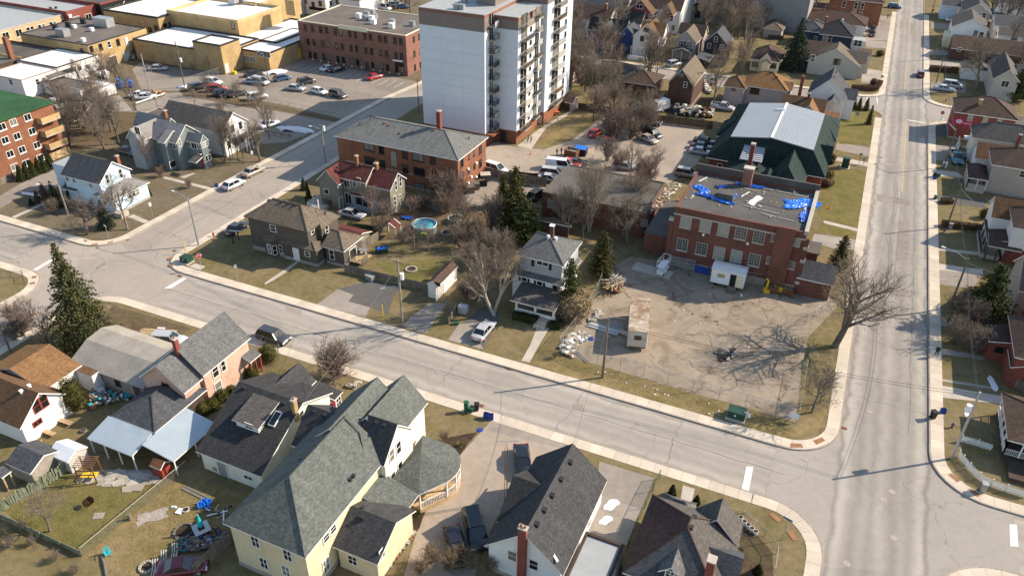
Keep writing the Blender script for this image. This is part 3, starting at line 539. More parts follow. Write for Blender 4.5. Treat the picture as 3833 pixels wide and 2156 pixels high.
    def hit(s,q,kind='wall'):
        v=Vector(ray(q)); O=Vector((-s.o.x,-s.o.y,CAMH)); best=None
        if kind=='wall':
            for a,b,z0,z1 in s.walls:
                a=Vector((*a,0));b=Vector((*b,0));d=b-a; L=d.length
                if L<.05: continue
                d/=L; n=Vector((d.y,-d.x,0)); dn=v.dot(n)
                if dn>=-1e-6: continue
                t=(a-O).dot(n)/dn; p=O+v*t; u=(p-a).dot(d)
                if -.1<=u<=L+.1 and z0-.1<=p.z<=z1+.1 and (best is None or t<best[0]): best=(t,p,n,d)
        else:
            for P in s.roofs:
                n=(P[1]-P[0]).cross(P[2]-P[0]).normalized(); n=n if n.z>0 else -n; dn=v.dot(n)
                if abs(dn)<1e-6: continue
                t=(P[0]-O).dot(n)/dn; p=O+v*t; ins=False; j=len(P)-1
                for i in range(len(P)):
                    if (P[i].y>p.y)!=(P[j].y>p.y) and p.x<(P[j].x-P[i].x)*(p.y-P[i].y)/(P[j].y-P[i].y)+P[i].x: ins=not ins
                    j=i
                if ins and (best is None or t<best[0]): best=(t,p,n,None)
        return best
    def rhit(s,q):
        for r in (0,5,10,16,24,34):
            for a in range(8 if r else 1):
                b=s.hit((q[0]+r*math.cos(a*.785+1.57),q[1]+r*math.sin(a*.785+1.57)),'roof')
                if b: return b
    def occl(s,q,b):
        r=s.hit(q,'roof'); return r is not None and r[0]<b[0]-1.0
    def win(s,p,w,h,st='white',mul=1,sill=False,name='window'):
        fr,gl=WINST[st]
        for q in pts(p):
            b=s.hit(q)
            if not b or s.occl(q,b): print('MISS',s.root.name,p,bool(b)); continue
            t,P,n,d=b; rz=math.atan2(d.y,d.x)+math.pi; P=P+n*.006
            o=put(name,matted(win_mesh(w,h,mul,sill),fr),s.root,P,rz); setmat(o,fr); c=put('pane',matted(pane_mesh(w,h),gl),o,(0,0,0)); setmat(c,gl)
    def door(s,p,w=.95,h=2.05,m='door_white',fr='trim'):
        for q in pts(p):
            b=s.hit(q)
            if not b: print('MISS door',s.root.name,p); continue
            t,P,n,d=b; rz=math.atan2(d.y,d.x)+math.pi; P=P+n*.006
            mb=MB().box(-w/2,w/2,0,.05,-h/2,h/2,0).box(-w/2-.1,-w/2,0,.08,-h/2,h/2+.1,1).box(w/2,w/2+.1,0,.08,-h/2,h/2+.1,1).box(-w/2,w/2,0,.08,h/2,h/2+.1,1)
            o=mb.build('door',[m,fr],s.root,P,rz); MB().box(w/2-.16,w/2-.08,.05,.1,-.08,0).build('handle','metal_grey',o)
    def wallitem(s,p,w,h,m,name,dep=.06,fn=None):
        for q in pts(p):
            b=s.hit(q)
            if not b: print('MISS item',s.root.name,p); continue
            t,P,n,d=b; rz=math.atan2(d.y,d.x)+math.pi
            o=MB().box(-w/2,w/2,.0,dep,-h/2,h/2).build(name,m,s.root,P+n*.004,rz)
            if fn: fn(o)
    def vent(s,p,w=.3,h=.22,m='iron',name='roof_vent'):
        for q in pts(p):
            b=s.rhit(q)
            if not b: print('MISS roof',s.root.name,p); continue
            put(name,matted(cached(('vent',w,h,m,name),lambda:MB().box(-w/2,w/2,-w/2,w/2,-.15,h).box(-w/2-.04,w/2+.04,-w/2-.04,w/2+.04,h,h+.04).mesh(name)),m),s.root,b[1])
    def chimney(s,p,h,w=.6,m='brick_orange',cap='conc',pots=1,d=None):
        d=d or w
        for q in pts(p):
            b=s.rhit(q)
            if not b: print('MISS chimney',s.root.name,p); continue
            c=MB().box(-w/2,w/2,-d/2,d/2,-1.2,h).build('chimney',m,s.root,b[1]); MB().box(-w/2-.06,w/2+.06,-d/2-.06,d/2+.06,h,h+.12).build('cap',cap,c)
            for k in range(pots): MB().cyl(((k-(pots-1)/2)*.28,0,h+.12),.1,.25,10).build('flue','clay',c)
    def box(s,x0,x1,y0,y1,z0,z1,m,name): return MB().box(x0,x1,y0,y1,z0,z1).build(name,m,s.root)
    def bulk(s,p,z,dx,dy,dz,m,name='rooftop_unit'):
        for q in pts(p):
            v=s.L(GP(q,z)); MB().box(-dx/2,dx/2,-dy/2,dy/2,0,dz).box(-dx/2-.03,dx/2+.03,-dy/2-.03,dy/2+.03,dz,dz+.06).build(name,m,s.root,v)
    def bay(s,p,zl,zh,w,dep,wall,roof,z0=0):
        b=s.hit(pts(p)[0]); t,P,n,d=b; rz=math.atan2(d.y,d.x)+math.pi; P=Vector((P.x,P.y,0)); e=dep*.7
        R=[(-w/2,0),(-w/2+e,dep),(w/2-e,dep),(w/2,0)]
        A=[(x,y,z0) for x,y in R]; B=[(x,y,zl) for x,y in R]; mb=MB().hull(A[::-1],B[::-1]); mb.build('bay',wall,s.root,P,rz)
        C=[(x*1.08,y+.15 if y else 0,zl) for x,y in R]; D=[(x*.8,max(y-dep*.9,0),zh) for x,y in R]; MB().hull(C[::-1],D[::-1]).build('bay_roof',roof,s.root,P,rz)
        M=Matrix.Rotation(rz,4,'Z')
        for k in range(3):
            a=M@Vector((*R[k],0))+P; c=M@Vector((*R[k+1],0))+P; s.walls.append((c[:2],a[:2],z0,zl))
    def gr(s,x0,x1,y0,y1,ax,zr,ze,wall,roof,oh=.35,og=.3,z0=0,trim='trim',base=None,walls=True,ridge=None):
        x0-=s.o.x;x1-=s.o.x;y0-=s.o.y;y1-=s.o.y
        a0,a1,lo,hi=(x0,x1,y0,y1) if ax=='x' else (y0,y1,x0,x1); r=(lo+hi)/2
        def P(u,v,z): return (u,v,z) if ax=='x' else (v,u,z)
        s.roofpart([[P(a0,lo,ze),P(a1,lo,ze),P(a1,r,zr),P(a0,r,zr)],[P(a0,r,zr),P(a1,r,zr),P(a1,hi,ze),P(a0,hi,ze)]],roof,trim=trim)
        if walls:
            sl=(zr-ze)/((hi-lo)/2); X=P(a0+og,lo+oh,0);Y=P(a1-og,hi-oh,0); s.wallbox(min(X[0],Y[0]),max(X[0],Y[0]),min(X[1],Y[1]),max(X[1],Y[1]),z0,ze+sl*oh-.14,wall,ax,zr-.17,base=base)
    def hr(s,x0,x1,y0,y1,zr,ze,wall,roof,oh=.4,z0=0,trim='trim',base=None,walls=True,hipl=None,ends=(1,1)):
        x0-=s.o.x;x1-=s.o.x;y0-=s.o.y;y1-=s.o.y
        ax=0 if x1-x0>=y1-y0 else 1; a0,a1,lo,hi=(x0,x1,y0,y1) if ax==0 else (y0,y1,x0,x1); r=(lo+hi)/2; hl=(hi-lo)/2 if hipl is None else hipl; hl=min(hl,(a1-a0)/2-.01)
        def P(u,v,z): return (u,v,z) if ax==0 else (v,u,z)
        c=[P(a0,lo,ze),P(a1,lo,ze),P(a1,hi,ze),P(a0,hi,ze)]; R0,R1=P(a0+hl*ends[0],r,zr),P(a1-hl*ends[1],r,zr); pl=[[c[0],c[1],R1,R0],[c[2],c[3],R0,R1]]
        if ends[0]: pl.append([c[3],c[0],R0])
        if ends[1]: pl.append([c[1],c[2],R1])
        if isinstance(roof,tuple):
            for P_,r_ in zip(pl,roof): s.roofpart([P_],r_,trim=trim)
            roof=roof[0]
        else: s.roofpart(pl,roof,trim=trim)
        mb=MB()
        for e,R,k in ((ends[0],R0,(0,3)),(ends[1],R1,(1,2))):
            if e:
                for j in k: mb.tube(c[j],R,.09,.09,4)
        mb.tube(R0,R1,.09,.09,4) if (Vector(R0)-Vector(R1)).length>.1 else 0; mb.build('ridge_cap',roof,s.root)
        if walls:
            X=P(a0+oh,lo+oh,0);Y=P(a1-oh,hi-oh,0); s.wallbox(min(X[0],Y[0]),max(X[0],Y[0]),min(X[1],Y[1]),max(X[1],Y[1]),z0,ze-.05,wall,base=base)
            for e,u in ((ends[0],a0+oh),(ends[1],a1-oh)):
                if not e: MB().poly([P(u,lo+oh,ze-.06),P(u,hi-oh,ze-.06),P(u,r,zr-.2)]).build('gable_wall',wall,s.root)
    def fr(s,x0,x1,y0,y1,z,wall,roof,par=.35,z0=0,pt=.25,cop='conc_old',base=None): return s.flat('',z,wall,roof,par,z0,pt,cop,(x0-s.o.x,x1-s.o.x,y0-s.o.y,y1-s.o.y),base)
    def deck(s,x0,x1,y0,y1,z,m,posts='trim',rail=.9,zr=None,roof=None,sides='SEW',step=1.4,slope=.5,solid=None):
        x0-=s.o.x;x1-=s.o.x;y0-=s.o.y;y1-=s.o.y; MB().box(x0,x1,y0,y1,0,z).build('porch_floor',m,s.root)
        E={'S':((x0,y0),(x1,y0)),'N':((x0,y1),(x1,y1)),'W':((x0,y0),(x0,y1)),'E':((x1,y0),(x1,y1))}
        for k in sides:
            a,b=E[k]; L=math.hypot(b[0]-a[0],b[1]-a[1]); n=max(1,int(L/step));
            if rail:
                mb=MB()
                if solid: mb.tube((*a,z+rail*.5),(*b,z+rail*.5),.02,.02,4); mb=MB().box(min(a[0],b[0])-.05,max(a[0],b[0])+.05,min(a[1],b[1])-.05,max(a[1],b[1])+.05,z,z+rail); mb.build('parapet',solid,s.root)
                else:
                    mb.tube((*a,z+rail),(*b,z+rail),.045,.045,4); mb.tube((*a,z+.1),(*b,z+.1),.035,.035,4)
                    for i in range(int(L/.16)): t=(i+.5)/int(L/.16); x,y=a[0]+(b[0]-a[0])*t,a[1]+(b[1]-a[1])*t; mb.box(x-.02,x+.02,y-.02,y+.02,z+.1,z+rail)
                    mb.build('railing',posts,s.root)
            if zr:
                for i in range(n+1):
                    t=i/n; x,y=a[0]+(b[0]-a[0])*t,a[1]+(b[1]-a[1])*t; MB().box(x-.07,x+.07,y-.07,y+.07,z,zr-.1).build('post',posts,s.root)
# ================================================================ houses south of the cross street (bottom of the picture)
h=House('white_house','white stucco house with brown roof and red framed windows, left edge','house',(-77,40))
h.gr(-84,-73.6,36.1,42.6,'x',5.35,2.75,'stucco','sh_rust'); h.gr(-86,-76.6,41.5,46.8,'y',4.6,2.9,'stucco','sh_orange'); h.fr(-76.8,-74.2,46,49,2.6,'stucco','sh_rust',.0)
h.win("02:365,1180 440,1130",.75,1.5,'red',1); h.win("02:375,1345",.95,.55,'red',2); h.vent("02:215,1040 295,985",.3,.25,'white')
h=House('brick_house','pink brick house with grey gable roof and red porch, beside a long barn','house',(-60,52))
h.gable("02:2255,225 1755,590 2510,500",8.0,5.0,'brick_pink','sh_grey',base=.4); h.gable("02:1755,625 1560,770 1830,1070",7.35,4.5,'brick_pink','sh_grey')
h.win("02:2160,830",.85,1.5,'white',1); h.win("02:2240,775",.6,1.4,'white',1); h.win("02:2195,1000",.95,1.8,'white',1); h.win("02:1945,1175",.75,1.2,'white',1); h.win("02:1665,975",.9,.7,'red',2)
h.hip("02:1530,1075 1620,985 1870,1185",4.6,3.0,'wood_dark','sh_slate',z0=0)
h.shed("03:870,65 1330,240 02:1530,1445",2.25,2.95,'wood_dark','ribbed',walls=False,posts=(4,'trim',.11)); h.shed("03:1770,310 02:2150,1345 02:1875,1190",2.2,2.95,'wood_dark','ribbed',walls=False,posts=(3,'trim',.11))
h.chimney("02:1775,600",1.3,.5,'brick_red','conc');
h.shed("02:2576,640 02:2560,760 02:2500,600",2.7,3.3,'red_paint','sh_grey',walls=False,posts=(3,'red_paint',.14))
h=House('dormer_house','white house with dark shingle roof, grey dormer, skylight and pink front door','house',(-48,47))
a=h.gable("a:510,320 1115,545 715,1250",6.4,2.7,'sid_cream','sh_black',base=.3,c2=5.0); h.gable("a:1095,145 835,365 1255,320",5.4,3.4,'sid_white','sh_dark')
h.roofpart([[(-3.7,-2.1,5.3),(-.2,-2.1,5.3),(-.2,1.6,6.12),(-3.7,1.6,6.12)]],'sh_old',.12); h.wallbox(-3.4,-.45,-1.87,1.4,4.1,5.3,'sid_white')
h.win("a:600,760",.85,.6,'white',2); h.win("a:735,765",.5,.6,'white',1); h.chimney("a:1050,622",1.6,.42,'brick_tan','conc',1,.55); h.vent("a:560,400 948,548",.32,.22)
b=h.hit(pts("a:857,693")[0],'roof'); o=MB().box(-.42,.42,-.85,.85,-.1,.16).build('skylight','trim',h.root,b[1]); o.rotation_euler=(math.radians(26),0,0); MB().box(-.34,.34,-.77,.77,.16,.175).build('pane','car_glass',o)
h.shed("a:1400,530 1520,430 1245,345",2.7,3.1,'sid_white','sh_dark',z0=0); h.door("a:1415,570",.9,2,'pink_door'); h.win("a:1465,525",.8,1.2,'white',3); h.win("a:595,1258",1.0,.45,'white',2); h.door("a:350,1185",1.2,2.2,'grey_wall'); h.wallitem("a:270,1175",.5,.5,'conc_old','hatch'); h.win("a:1110,655",.6,1.1,'white',1)
h.box(*[v-q for v,q in zip((-43.1,-42.9,46,49),(h.o.x,h.o.x,h.o.y,h.o.y))],0,1.2,'wood_raw','stair_rail')
h=House('mansion','large cream house with grey-green roofs, twin front gables and round porch','house',(-38,44))
h.hr(-42.6,-33.5,33.3,47,9.5,6.0,'sid_tan','sh_green',base=.5,ends=(1,0)); h.gr(-42.2,-34.9,44.5,53.2,'y',9.5,6.0,'sid_cream','sh_green'); h.gable("b:1218,40 950,340 1385,235",8.9,6,'sid_cream','sh_green')
h.gable("b:1175,388 950,315 1070,678",9.0,6,'sid_cream','sh_dark',og=.15); h.gable("b:545,250 790,330 435,535",7.0,4.2,'sid_cream','sh_dark')
h.shed("b:1325,880 1185,1060 905,900",2.9,4.3,'sid_tan','sh_green',walls=False); h.gable("b:840,970 1175,1060 975,1345",5.0,3.1,'sid_tan','sh_dark')
h.win("b:180,1205 405,1300 240,1355 395,1410",.8,1.35,'white',3); h.win("b:720,1120 672,1180",.75,.8,'white',1); h.win("b:672,1370",.8,1.6,'white',3); h.win("b:1130,605 1178,550 1190,690 1140,765",.72,1.5,'white',1); h.win("b:860,1335",.9,1.1,'white',3); h.win("b:1062,1290",.7,1.2,'white',3)
h.vent("b:865,752 842,778 1025,378 1080,398 590,303 665,328",.28,.16); h.vent("b:930,1045",.4,.3); h.vent("b:942,912 928,975 490,632 608,540",.2,.15)
q=GS("b:805,345 905,440 962,718",8.2); mb=MB(); mb.path([h.L(GP(pts("b:805,345")[0],9.55)),h.L(GP(pts("b:905,440")[0],8.4)),h.L(GP(pts("b:962,718")[0],6.15))],.06,4); mb.build('flashing','iron',h.root)
# round porch
cx,cy=-31.0-h.o.x,50.2-h.o.y; R=3.3; A=[(cx-2.6,cy-3.6,2.9),(cx+1.2,cy-4.2,2.9)]+[(cx+R*math.cos(t),cy+R*math.sin(t),2.9) for t in [math.radians(-40+130*i/10) for i in range(11)]]+[(cx-2.6,cy+R,2.9)]
mb=MB(); ap=(cx-.9,cy,4.2)
for i in range(len(A)):
    mb.poly([A[i],A[(i+1)%len(A)],ap])
mb.build('porch_roof','sh_green',h.root); MB().prism([(a[0],a[1]) for a in A],2.72,2.88).build('porch_fascia','trim',h.root); MB().prism([(a[0]*.97+cx*.03,a[1]*.97+cy*.03) for a in A],0,.6).build('porch_floor','wood_raw',h.root)
for i in range(1,len(A)-1,2):
    x,y=A[i][0]*.95+cx*.05,A[i][1]*.95+cy*.05; MB().box(x-.07,x+.07,y-.07,y+.07,.6,2.75).build('post','trim',h.root)
mb=MB()
for i in range(1,len(A)-1):
    a,b=[(A[k][0]*.95+cx*.05,A[k][1]*.95+cy*.05) for k in (i,i+1)]; mb.tube((*a,1.45),(*b,1.45),.045,.045,4)
    L=math.hypot(a[0]-b[0],a[1]-b[1])
    for j in range(max(1,int(L/.17))): t=j/max(1,int(L/.17)); x,y=a[0]+(b[0]-a[0])*t,a[1]+(b[1]-a[1])*t; mb.box(x-.02,x+.02,y-.02,y+.02,.6,1.45)
mb.build('railing','trim',h.root)
# ramp of boards
r0=h.L(G("b:1345,720",.6)); r1=h.L(G("b:1360,935",.05))
for k in range(26):
    t=k/26; z=.6-.5*t; x=r0.x+(r1.x-r0.x)*t; y=r0.y+(r1.y-r0.y)*t; MB().box(x-.55,x+.55,y-.1,y+.09,z-.05,z).build('plank','wood_raw',h.root)
for sx in (-.6,.6):
    mb=MB(); mb.tube((r0.x+sx,r0.y,1.5),(r1.x+sx,r1.y,1.0),.045,.045,4); mb.tube((r0.x+sx,r0.y,.7),(r1.x+sx,r1.y,.2),.035,.035,4)
    for t in (0,.33,.66,1): mb.box(r0.x+(r1.x-r0.x)*t+sx-.04,r0.x+(r1.x-r0.x)*t+sx+.04,r0.y+(r1.y-r0.y)*t-.04,r0.y+(r1.y-r0.y)*t+.04,0,1.5-.5*t)
    mb.build('ramp_rail','trim',h.root)
h.deck(-33.4,-30.9,38.6,42.2,.7,'conc','trim',.9,2.7,sides='E')
h=House('gable_house','white house with long charcoal roof, brick chimney and five square roof vents','house',(-14,42))
h.gable("c:1205,105 700,1020 1550,480",7.0,3.5,'sid_white','sh_dark',base=.4); h.gable("c:600,425 930,545 450,900",6.1,3.5,'sid_white','sh_black')
h.vent("c:1175,300 1080,470 990,635 912,782 835,925",.42,.18); h.win("c:590,1240 805,1330",.8,1.2,'white',1); b=h.hit(pts("c:700,1150")[0]); P=b[1]
MB().box(-.38,.38,-.45,0,-P.z,7.6-P.z).build('chimney','brick_red',h.root,P); MB().box(-.44,.44,-.52,.06,7.6,7.75).build('chimney_cap','conc',h.root,(P.x,P.y,0)); MB().cyl((-.18,-.2,7.75),.11,.3,10).cyl((.18,-.2,7.75),.11,.22,10).build('flue','clay',h.root,(P.x,P.y,0))
b=h.hit(pts("c:1020,1262")[0],'roof'); MB().box(-.5,.5,-.12,.12,0,.15).build('ridge_vent','trim',h.root,b[1],math.radians(-40)); h.win("c:1365,905",.5,.8,'white',1)
h=House('flat_garage','attached garage with flat grey membrane roof between two dark roofed houses','garage',(-11,44))
h.fr(-13.2,-9.5,38.5,48.6,2.9,'sid_white','roof_grey',.12,cop='wood_dark')
h=House('corner_house','dark house with slopes painted brown for shade, grey for sun, rear dormer, brick chimney','house',(-4,49))
h.hr(-8.6,.15,44.9,54.8,7.2,3.9,'sid_char',('sh_wine','sh_old','sh_slate','sh_old'),base=.4,hipl=4.3); h.gr(-4.4,.2,51.9,54.75,'y',6.5,3.95,'sid_char','sh_old'); h.gr(-3.6,.9,47.0,51.6,'x',5.7,3.8,'sid_char','sh_slate')  # sun and shade painted per slope: sunless left and rear darker, sunlit sides grey
h.hr(-7.6,-4.5,54.6,56.6,3.5,2.7,'sid_char','sh_grey',walls=False); h.gr(-5.65,-3.5,45.4,47.9,'y',6.1,5.1,'sid_navy','sh_grey',z0=3.9,oh=.18,og=.1); h.win("d:960,1385",.7,.7,'white',3); h.vent("d:1285,630 1240,768",.35,.14)
h.box(2.1,2.8,-2.9,-2.1,2,7.5,'brick_red','chimney'); h.box(2.05,2.85,-2.95,-2.05,7.5,7.62,'conc','chimney_cap')
# barn behind the pink house
h=House('long_barn','long low barn with faceted corrugated fibre roof and old block walls','barn',(-72,53))
x0,x1,y0,y1=-79,-67.0,46.9,54.4; prof=[(46.9,2.5),(49.9,3.9),(52.3,4.15),(54.4,3.2)]
s=h;
for k,((ya,za),(yb,zb)) in enumerate(zip(prof,prof[1:])):
    n=5
    for j in range(n):
        xa=x0+(x1-x0)*j/n-h.o.x+.015; xb=x0+(x1-x0)*(j+1)/n-h.o.x-.015; MB().slab([(xa,ya-h.o.y+.01,za),(xb,ya-h.o.y+.01,za),(xb,yb-h.o.y,zb+.012*k),(xa,yb-h.o.y,zb+.012*k)],.07).build('roof_sheet','ribbed_old',h.root)
h.wallbox(x0+.3-h.o.x,x1-.3-h.o.x,y0+.3-h.o.y,y1-.3-h.o.y,0,2.55,'conc_old')
for u in (x0+.3,x1-.3): MB().poly([(u-h.o.x,a-h.o.y,z-.1) for a,z in prof]).build('gable_wall','conc_old',h.root)
h.door("02:840,855 1380,1025",.9,1.9,'wood_dark','wood_grey'); h.win("02:1000,880 1185,950",.7,.8,'brown',2)
# ---- back-yard huts, lower left
h=House('garden_shed','garden shed with dark shingle roof behind the green board fence','shed',(-71,34.5)); h.gable("03:180,130 440,235 250,400",2.9,2.0,'conc_old','sh_slate',oh=.2,og=.15)
h=House('white_shed','small shed with ribbed white metal roof behind the green fence','shed',(-68,38)); h.gable("03:560,95 760,180 600,275",2.5,1.8,'lath','steel_white',oh=.15,og=.1)
h=House('lean_to','open timber lean-to with grey roof at the left edge','shed',(-72,31)); h.shed("03:0,455 130,400 20,340",2.0,2.4,'wood_dark','sh_slate',walls=False,posts=(2,'wood_raw',.14))
h=House('tool_shed','tilted red wooden tool shed beside the metal porch roof','shed',"03:1600,470"); h.gable("03:1500,290 1690,265 1600,375",2.1,1.6,'red_paint','rust',oh=.12,og=.1)
# ================================================================ middle block
h=House('brown_house','dark brown board-clad corner house with tan hip roofs and white side door','house',(-77,83))
h.hip("i:710,185 1130,290 870,630",8.05,5.85,'sid_brown','sh_tan',base=.7,trim='sid_brown'); h.hip("i:1130,290 1370,345 1465,680",7.1,5.3,'sid_brown','sh_tan',base=.6,ends=(0,1),trim='sid_brown'); h.hip("i:1610,670 1740,705 1820,1035",4.7,3.1,'sid_brown','sh_tan',base=.5,ends=(0,1)); h.hip("i:1040,780 1300,850 1380,1040",3.7,2.9,'sid_brown','sh_tan',base=.5,trim='sid_brown')
h.win("i:692,660",.95,1.05,'white',1); h.win("i:1317,700",.75,.95,'white',1); h.win("i:1545,685",.75,1.05,'white',1); h.win("i:1240,1065",.8,.85,'white',1); h.win("i:1630,1080",.75,1.6,'white',1); h.door("i:1065,1075",.95,2.05); h.bay("i:690,1010",2.9,3.5,2.6,.9,'sid_brown','sh_tan',.0); h.win("i:635,990 718,1010",.55,1.5,'white',1); h.win("i:815,995",.45,1.5,'white',1)
h.door("i:1965,1075",1.7,2.05,'car_glass'); h.vent("i:838,195 950,222 1052,243 610,205",.4,.12); h.vent("i:1525,440",.14,.4)
h.shed("i:30,700 60,610 190,690",2.5,2.9,'wood_dark','sh_dark',walls=False,posts=(2,'wood_dark',.16))
h=House('red_roof_house','olive clapboard house with dark red shingle roof and corner bay window','house',(-69,98))
h.hip("11:890,165 1165,240 1055,385",7.45,5.6,'sid_olive','sh_red',base=.5,ends=(1,0)); h.gable("11:1160,235 1420,290 1335,465",6.9,4.8,'sid_olive','sh_red',base=.4); h.gable("11:715,265 800,180 515,415",7.2,4.9,'sid_olive','sh_red')
h.shed("11:930,505 1200,560 1000,440",2.8,3.7,'sid_grey','sh_red'); h.win("11:830,410 705,475",.85,.85,'white',0); h.win("11:1398,415 1443,378",.6,1.7,'white',1); h.win("11:1388,570",.6,1.7,'white',1); h.win("11:1440,525",.5,.55,'white',0); h.win("11:925,545",1.2,1.9,'white',2); h.win("11:910,400",1.1,1.3,'white',2); h.win("11:985,395 1030,375",.55,1.3,'white',1); h.win("11:1030,570 1100,590",1.0,1.2,'dark',2); h.door("11:848,590",.9,2,'sid_olive')
h.chimney("11:1010,165",1.6,.5,'brick_orange'); h.chimney("11:1205,235",1.0,.6,'brick_orange'); h.vent("11:810,240 1050,220",.3,.18)
h.deck(-80.3,-77.8,95.6,99.6,.8,'conc','trim',.9,3.0,sides='SW')
h=House('brick_apartments','three storey red brick apartment house with grey hip roof and chimney','apartments',(-73,121))
h.hip("10:1215,1185 1890,1315 11:2030,165",9.75,7.4,'brick_orange','sh_apt',base=.3)
h.win("11:1130,25 1140,165 1625,130 1635,275 1640,430",2.1,1.35,'dark',2,True); h.win("11:1255,55 1268,200 1490,100 1495,245 1770,155 1780,305 1785,460",.95,1.35,'dark',1,True); h.win("11:1380,150",.9,2.6,'stone',4); h.win("11:2063,185 2065,320 2247,55 2248,190",.85,1.3,'dark',1,True); h.win("11:2133,125 2185,90 2130,262 2188,220",.5,.8,'dark',1,True); h.win("h:650,1270",.9,1.5,'dark',1)
h.chimney("10:1838,1300",3.4,.75,'brick_red','conc',1); h.vent("10:1145,1200 2135,1405 1040,1260",.12,.55); h.vent("10:1330,1260 1440,1340 1560,1335 1780,1310 1290,1240",.4,.05,'rust'); h.wallitem("h:770,1075 840,880 840,1080 725,965 730,1165",.45,.35,'white','wall_vent',.3)
b=h.hit(pts("11:1800,352")[0]); h.box(-9.9,9.85,b[1].y-.09,b[1].y+.02,b[1].z-.08,b[1].z+.08,'stone','string_course')
# ---- tower block
h=House('tower_block','tall white and grey panelled apartment tower with rows of balconies','tower',(-70,148))
def clad(x0,x1,y0,y1,top,base=2.75,band=22.9,grey=True):
    X0,X1,Y0,Y1=x0-h.o.x,x1-h.o.x,y0-h.o.y,y1-h.o.y
    h.wallbox(X0,X1,Y0,Y1,0,base,'brick_orange','',0); h.wallbox(X0,X1,Y0,Y1,base,top-.6,'clad_grey'); h.walls=h.walls[:-8]
    for k in range(4): h.walls.append(((X0,Y0),(X1,Y0),0,top) if k==0 else ((X1,Y0),(X1,Y1),0,top) if k==1 else ((X1,Y1),(X0,Y1),0,top) if k==2 else ((X0,Y1),(X0,Y0),0,top))
    h.wallbox(X0,X1,Y0,Y1,top-.6,top,'brick_rose'); h.walls.pop();h.walls.pop();h.walls.pop();h.walls.pop()
    P=.05; rows=[base+(band-base)*k/9 for k in range(10)]
    for z0,z1 in list(zip(rows,rows[1:]))+[(band,top-.62)]:
        m='clad_white' if z1<=band+.01 else 'clad_grey'; g=.012
        n=max(1,round((X1-X0)/4.6))
        for i in range(n): a=X0+(X1-X0)*i/n; b=X0+(X1-X0)*(i+1)/n; MB().box(a+g-(P if i==0 else 0),b-g+(P if i==n-1 else 0),Y0-P,Y0-.002,z0+g,z1-g).build('panel',m,h.root)
        n=max(1,round((Y1-Y0)/5))
        for i in range(n): a=Y0+(Y1-Y0)*i/n; b=Y0+(Y1-Y0)*(i+1)/n; MB().box(X1+.002,X1+P,a+g,b-g,z0+g,z1-g).build('panel',m,h.root); MB().box(X0-P,X0-.002,a+g,b-g,z0+g,z1-g).build('panel',m,h.root)
    MB().box(X0-.06,X1+.06,Y0-.06,Y1+.06,top,top+.12).build('roof','roof_grey',h.root)
clad(-79.4,-65.4,134.8,166,26.0); clad(-65.4,-60.3,139.0,150.2,25.2); clad(-65.4,-59.4,151.6,166.5,27.9,band=25.2)
h.box(-65.4-h.o.x,-61.2-h.o.x,150.25-h.o.y,151.55-h.o.y,0,25.0,'clad_grey','recess_wall')
def balcony(x,y0,y1,z,d,kind):
    x-=h.o.x;y0-=h.o.y;y1-=h.o.y; b=MB().box(x,x+d,y0,y1,z-.16,z).build('balcony','conc',h.root)
    mb=MB()
    for a,c in (((x,y0),(x+d,y0)),((x+d,y0),(x+d,y1)),((x,y1),(x+d,y1))):
        mb.tube((*a,z+1.0),(*c,z+1.0),.035,.035,4); mb.tube((*a,z+.08),(*c,z+.08),.025,.025,4); L=math.hypot(a[0]-c[0],a[1]-c[1]); n=max(2,int(L/.45))
        for i in range(n+1): t=i/n; mb.box(a[0]+(c[0]-a[0])*t-.018,a[0]+(c[0]-a[0])*t+.018,a[1]+(c[1]-a[1])*t-.018,a[1]+(c[1]-a[1])*t+.018,z,z+1.0)
    mb.build('railing',['wood_dark','metal_grey','wood_raw'][kind%3],b)
    MB().box(x+d-.03,x+d-.01,y0+.06,y1-.06,z+.12,z+.9).build('infill',['glass_light','grey_light','wood_dark'][(kind*7+int(z*3))%3],b)
    o=MB().box(x+.055,x+.09,y0+.25,y1-.25,z+.05,z+2.1,0).box(x+.06,x+.11,(y0+y1)/2-.04,(y0+y1)/2+.04,z+.05,z+2.1,1).build('balcony_door',['glass','cream'],h.root)
for k in range(9):
    z=3.0+2.58*k; balcony(-65.4,136.6,138.7,z,1.35,0); balcony(-60.3,140.1,143.6,z-.3,1.45,k%3); balcony(-60.3,147.2,149.7,z-.3,.9,1); balcony(-59.4,155.0,159.2,z+.5,1.5,(k+1)%3)
h.win("10:2332,210 2331,352 2330,495 2330,633 2329,770 2328,905 2327,1035 2326,1160 2326,1285",.55,.85,'dark',1)
for k in range(9):
    for y in (145.2,):
        z=3.9+2.58*k; P=Vector((-60.24-h.o.x,y-h.o.y,z)); o=put('window',matted(win_mesh(.8,1.1,1,False),'iron'),h.root,P,-math.pi/2); setmat(o,'iron'); put('pane',matted(pane_mesh(.8,1.1),'glass'),o,(0,0,0))
    P=Vector((-59.34-h.o.x,162.5-h.o.y,3.9+2.58*k)); o=put('window',matted(win_mesh(.8,1.1,1,False),'iron'),h.root,P,-math.pi/2); setmat(o,'iron'); put('pane',matted(pane_mesh(.8,1.1),'glass'),o,(0,0,0))
h.box(-70.5-h.o.x,-66.5-h.o.x,142-h.o.y,149-h.o.y,26.1,29.5,'clad_grey','penthouse'); h.bulk("10:2010,95 2065,100 2090,30",26.12,1.0,.8,.9,'metal_grey'); h.vent("10:1873,70 1945,35 2125,95 2260,135",.2,.4)
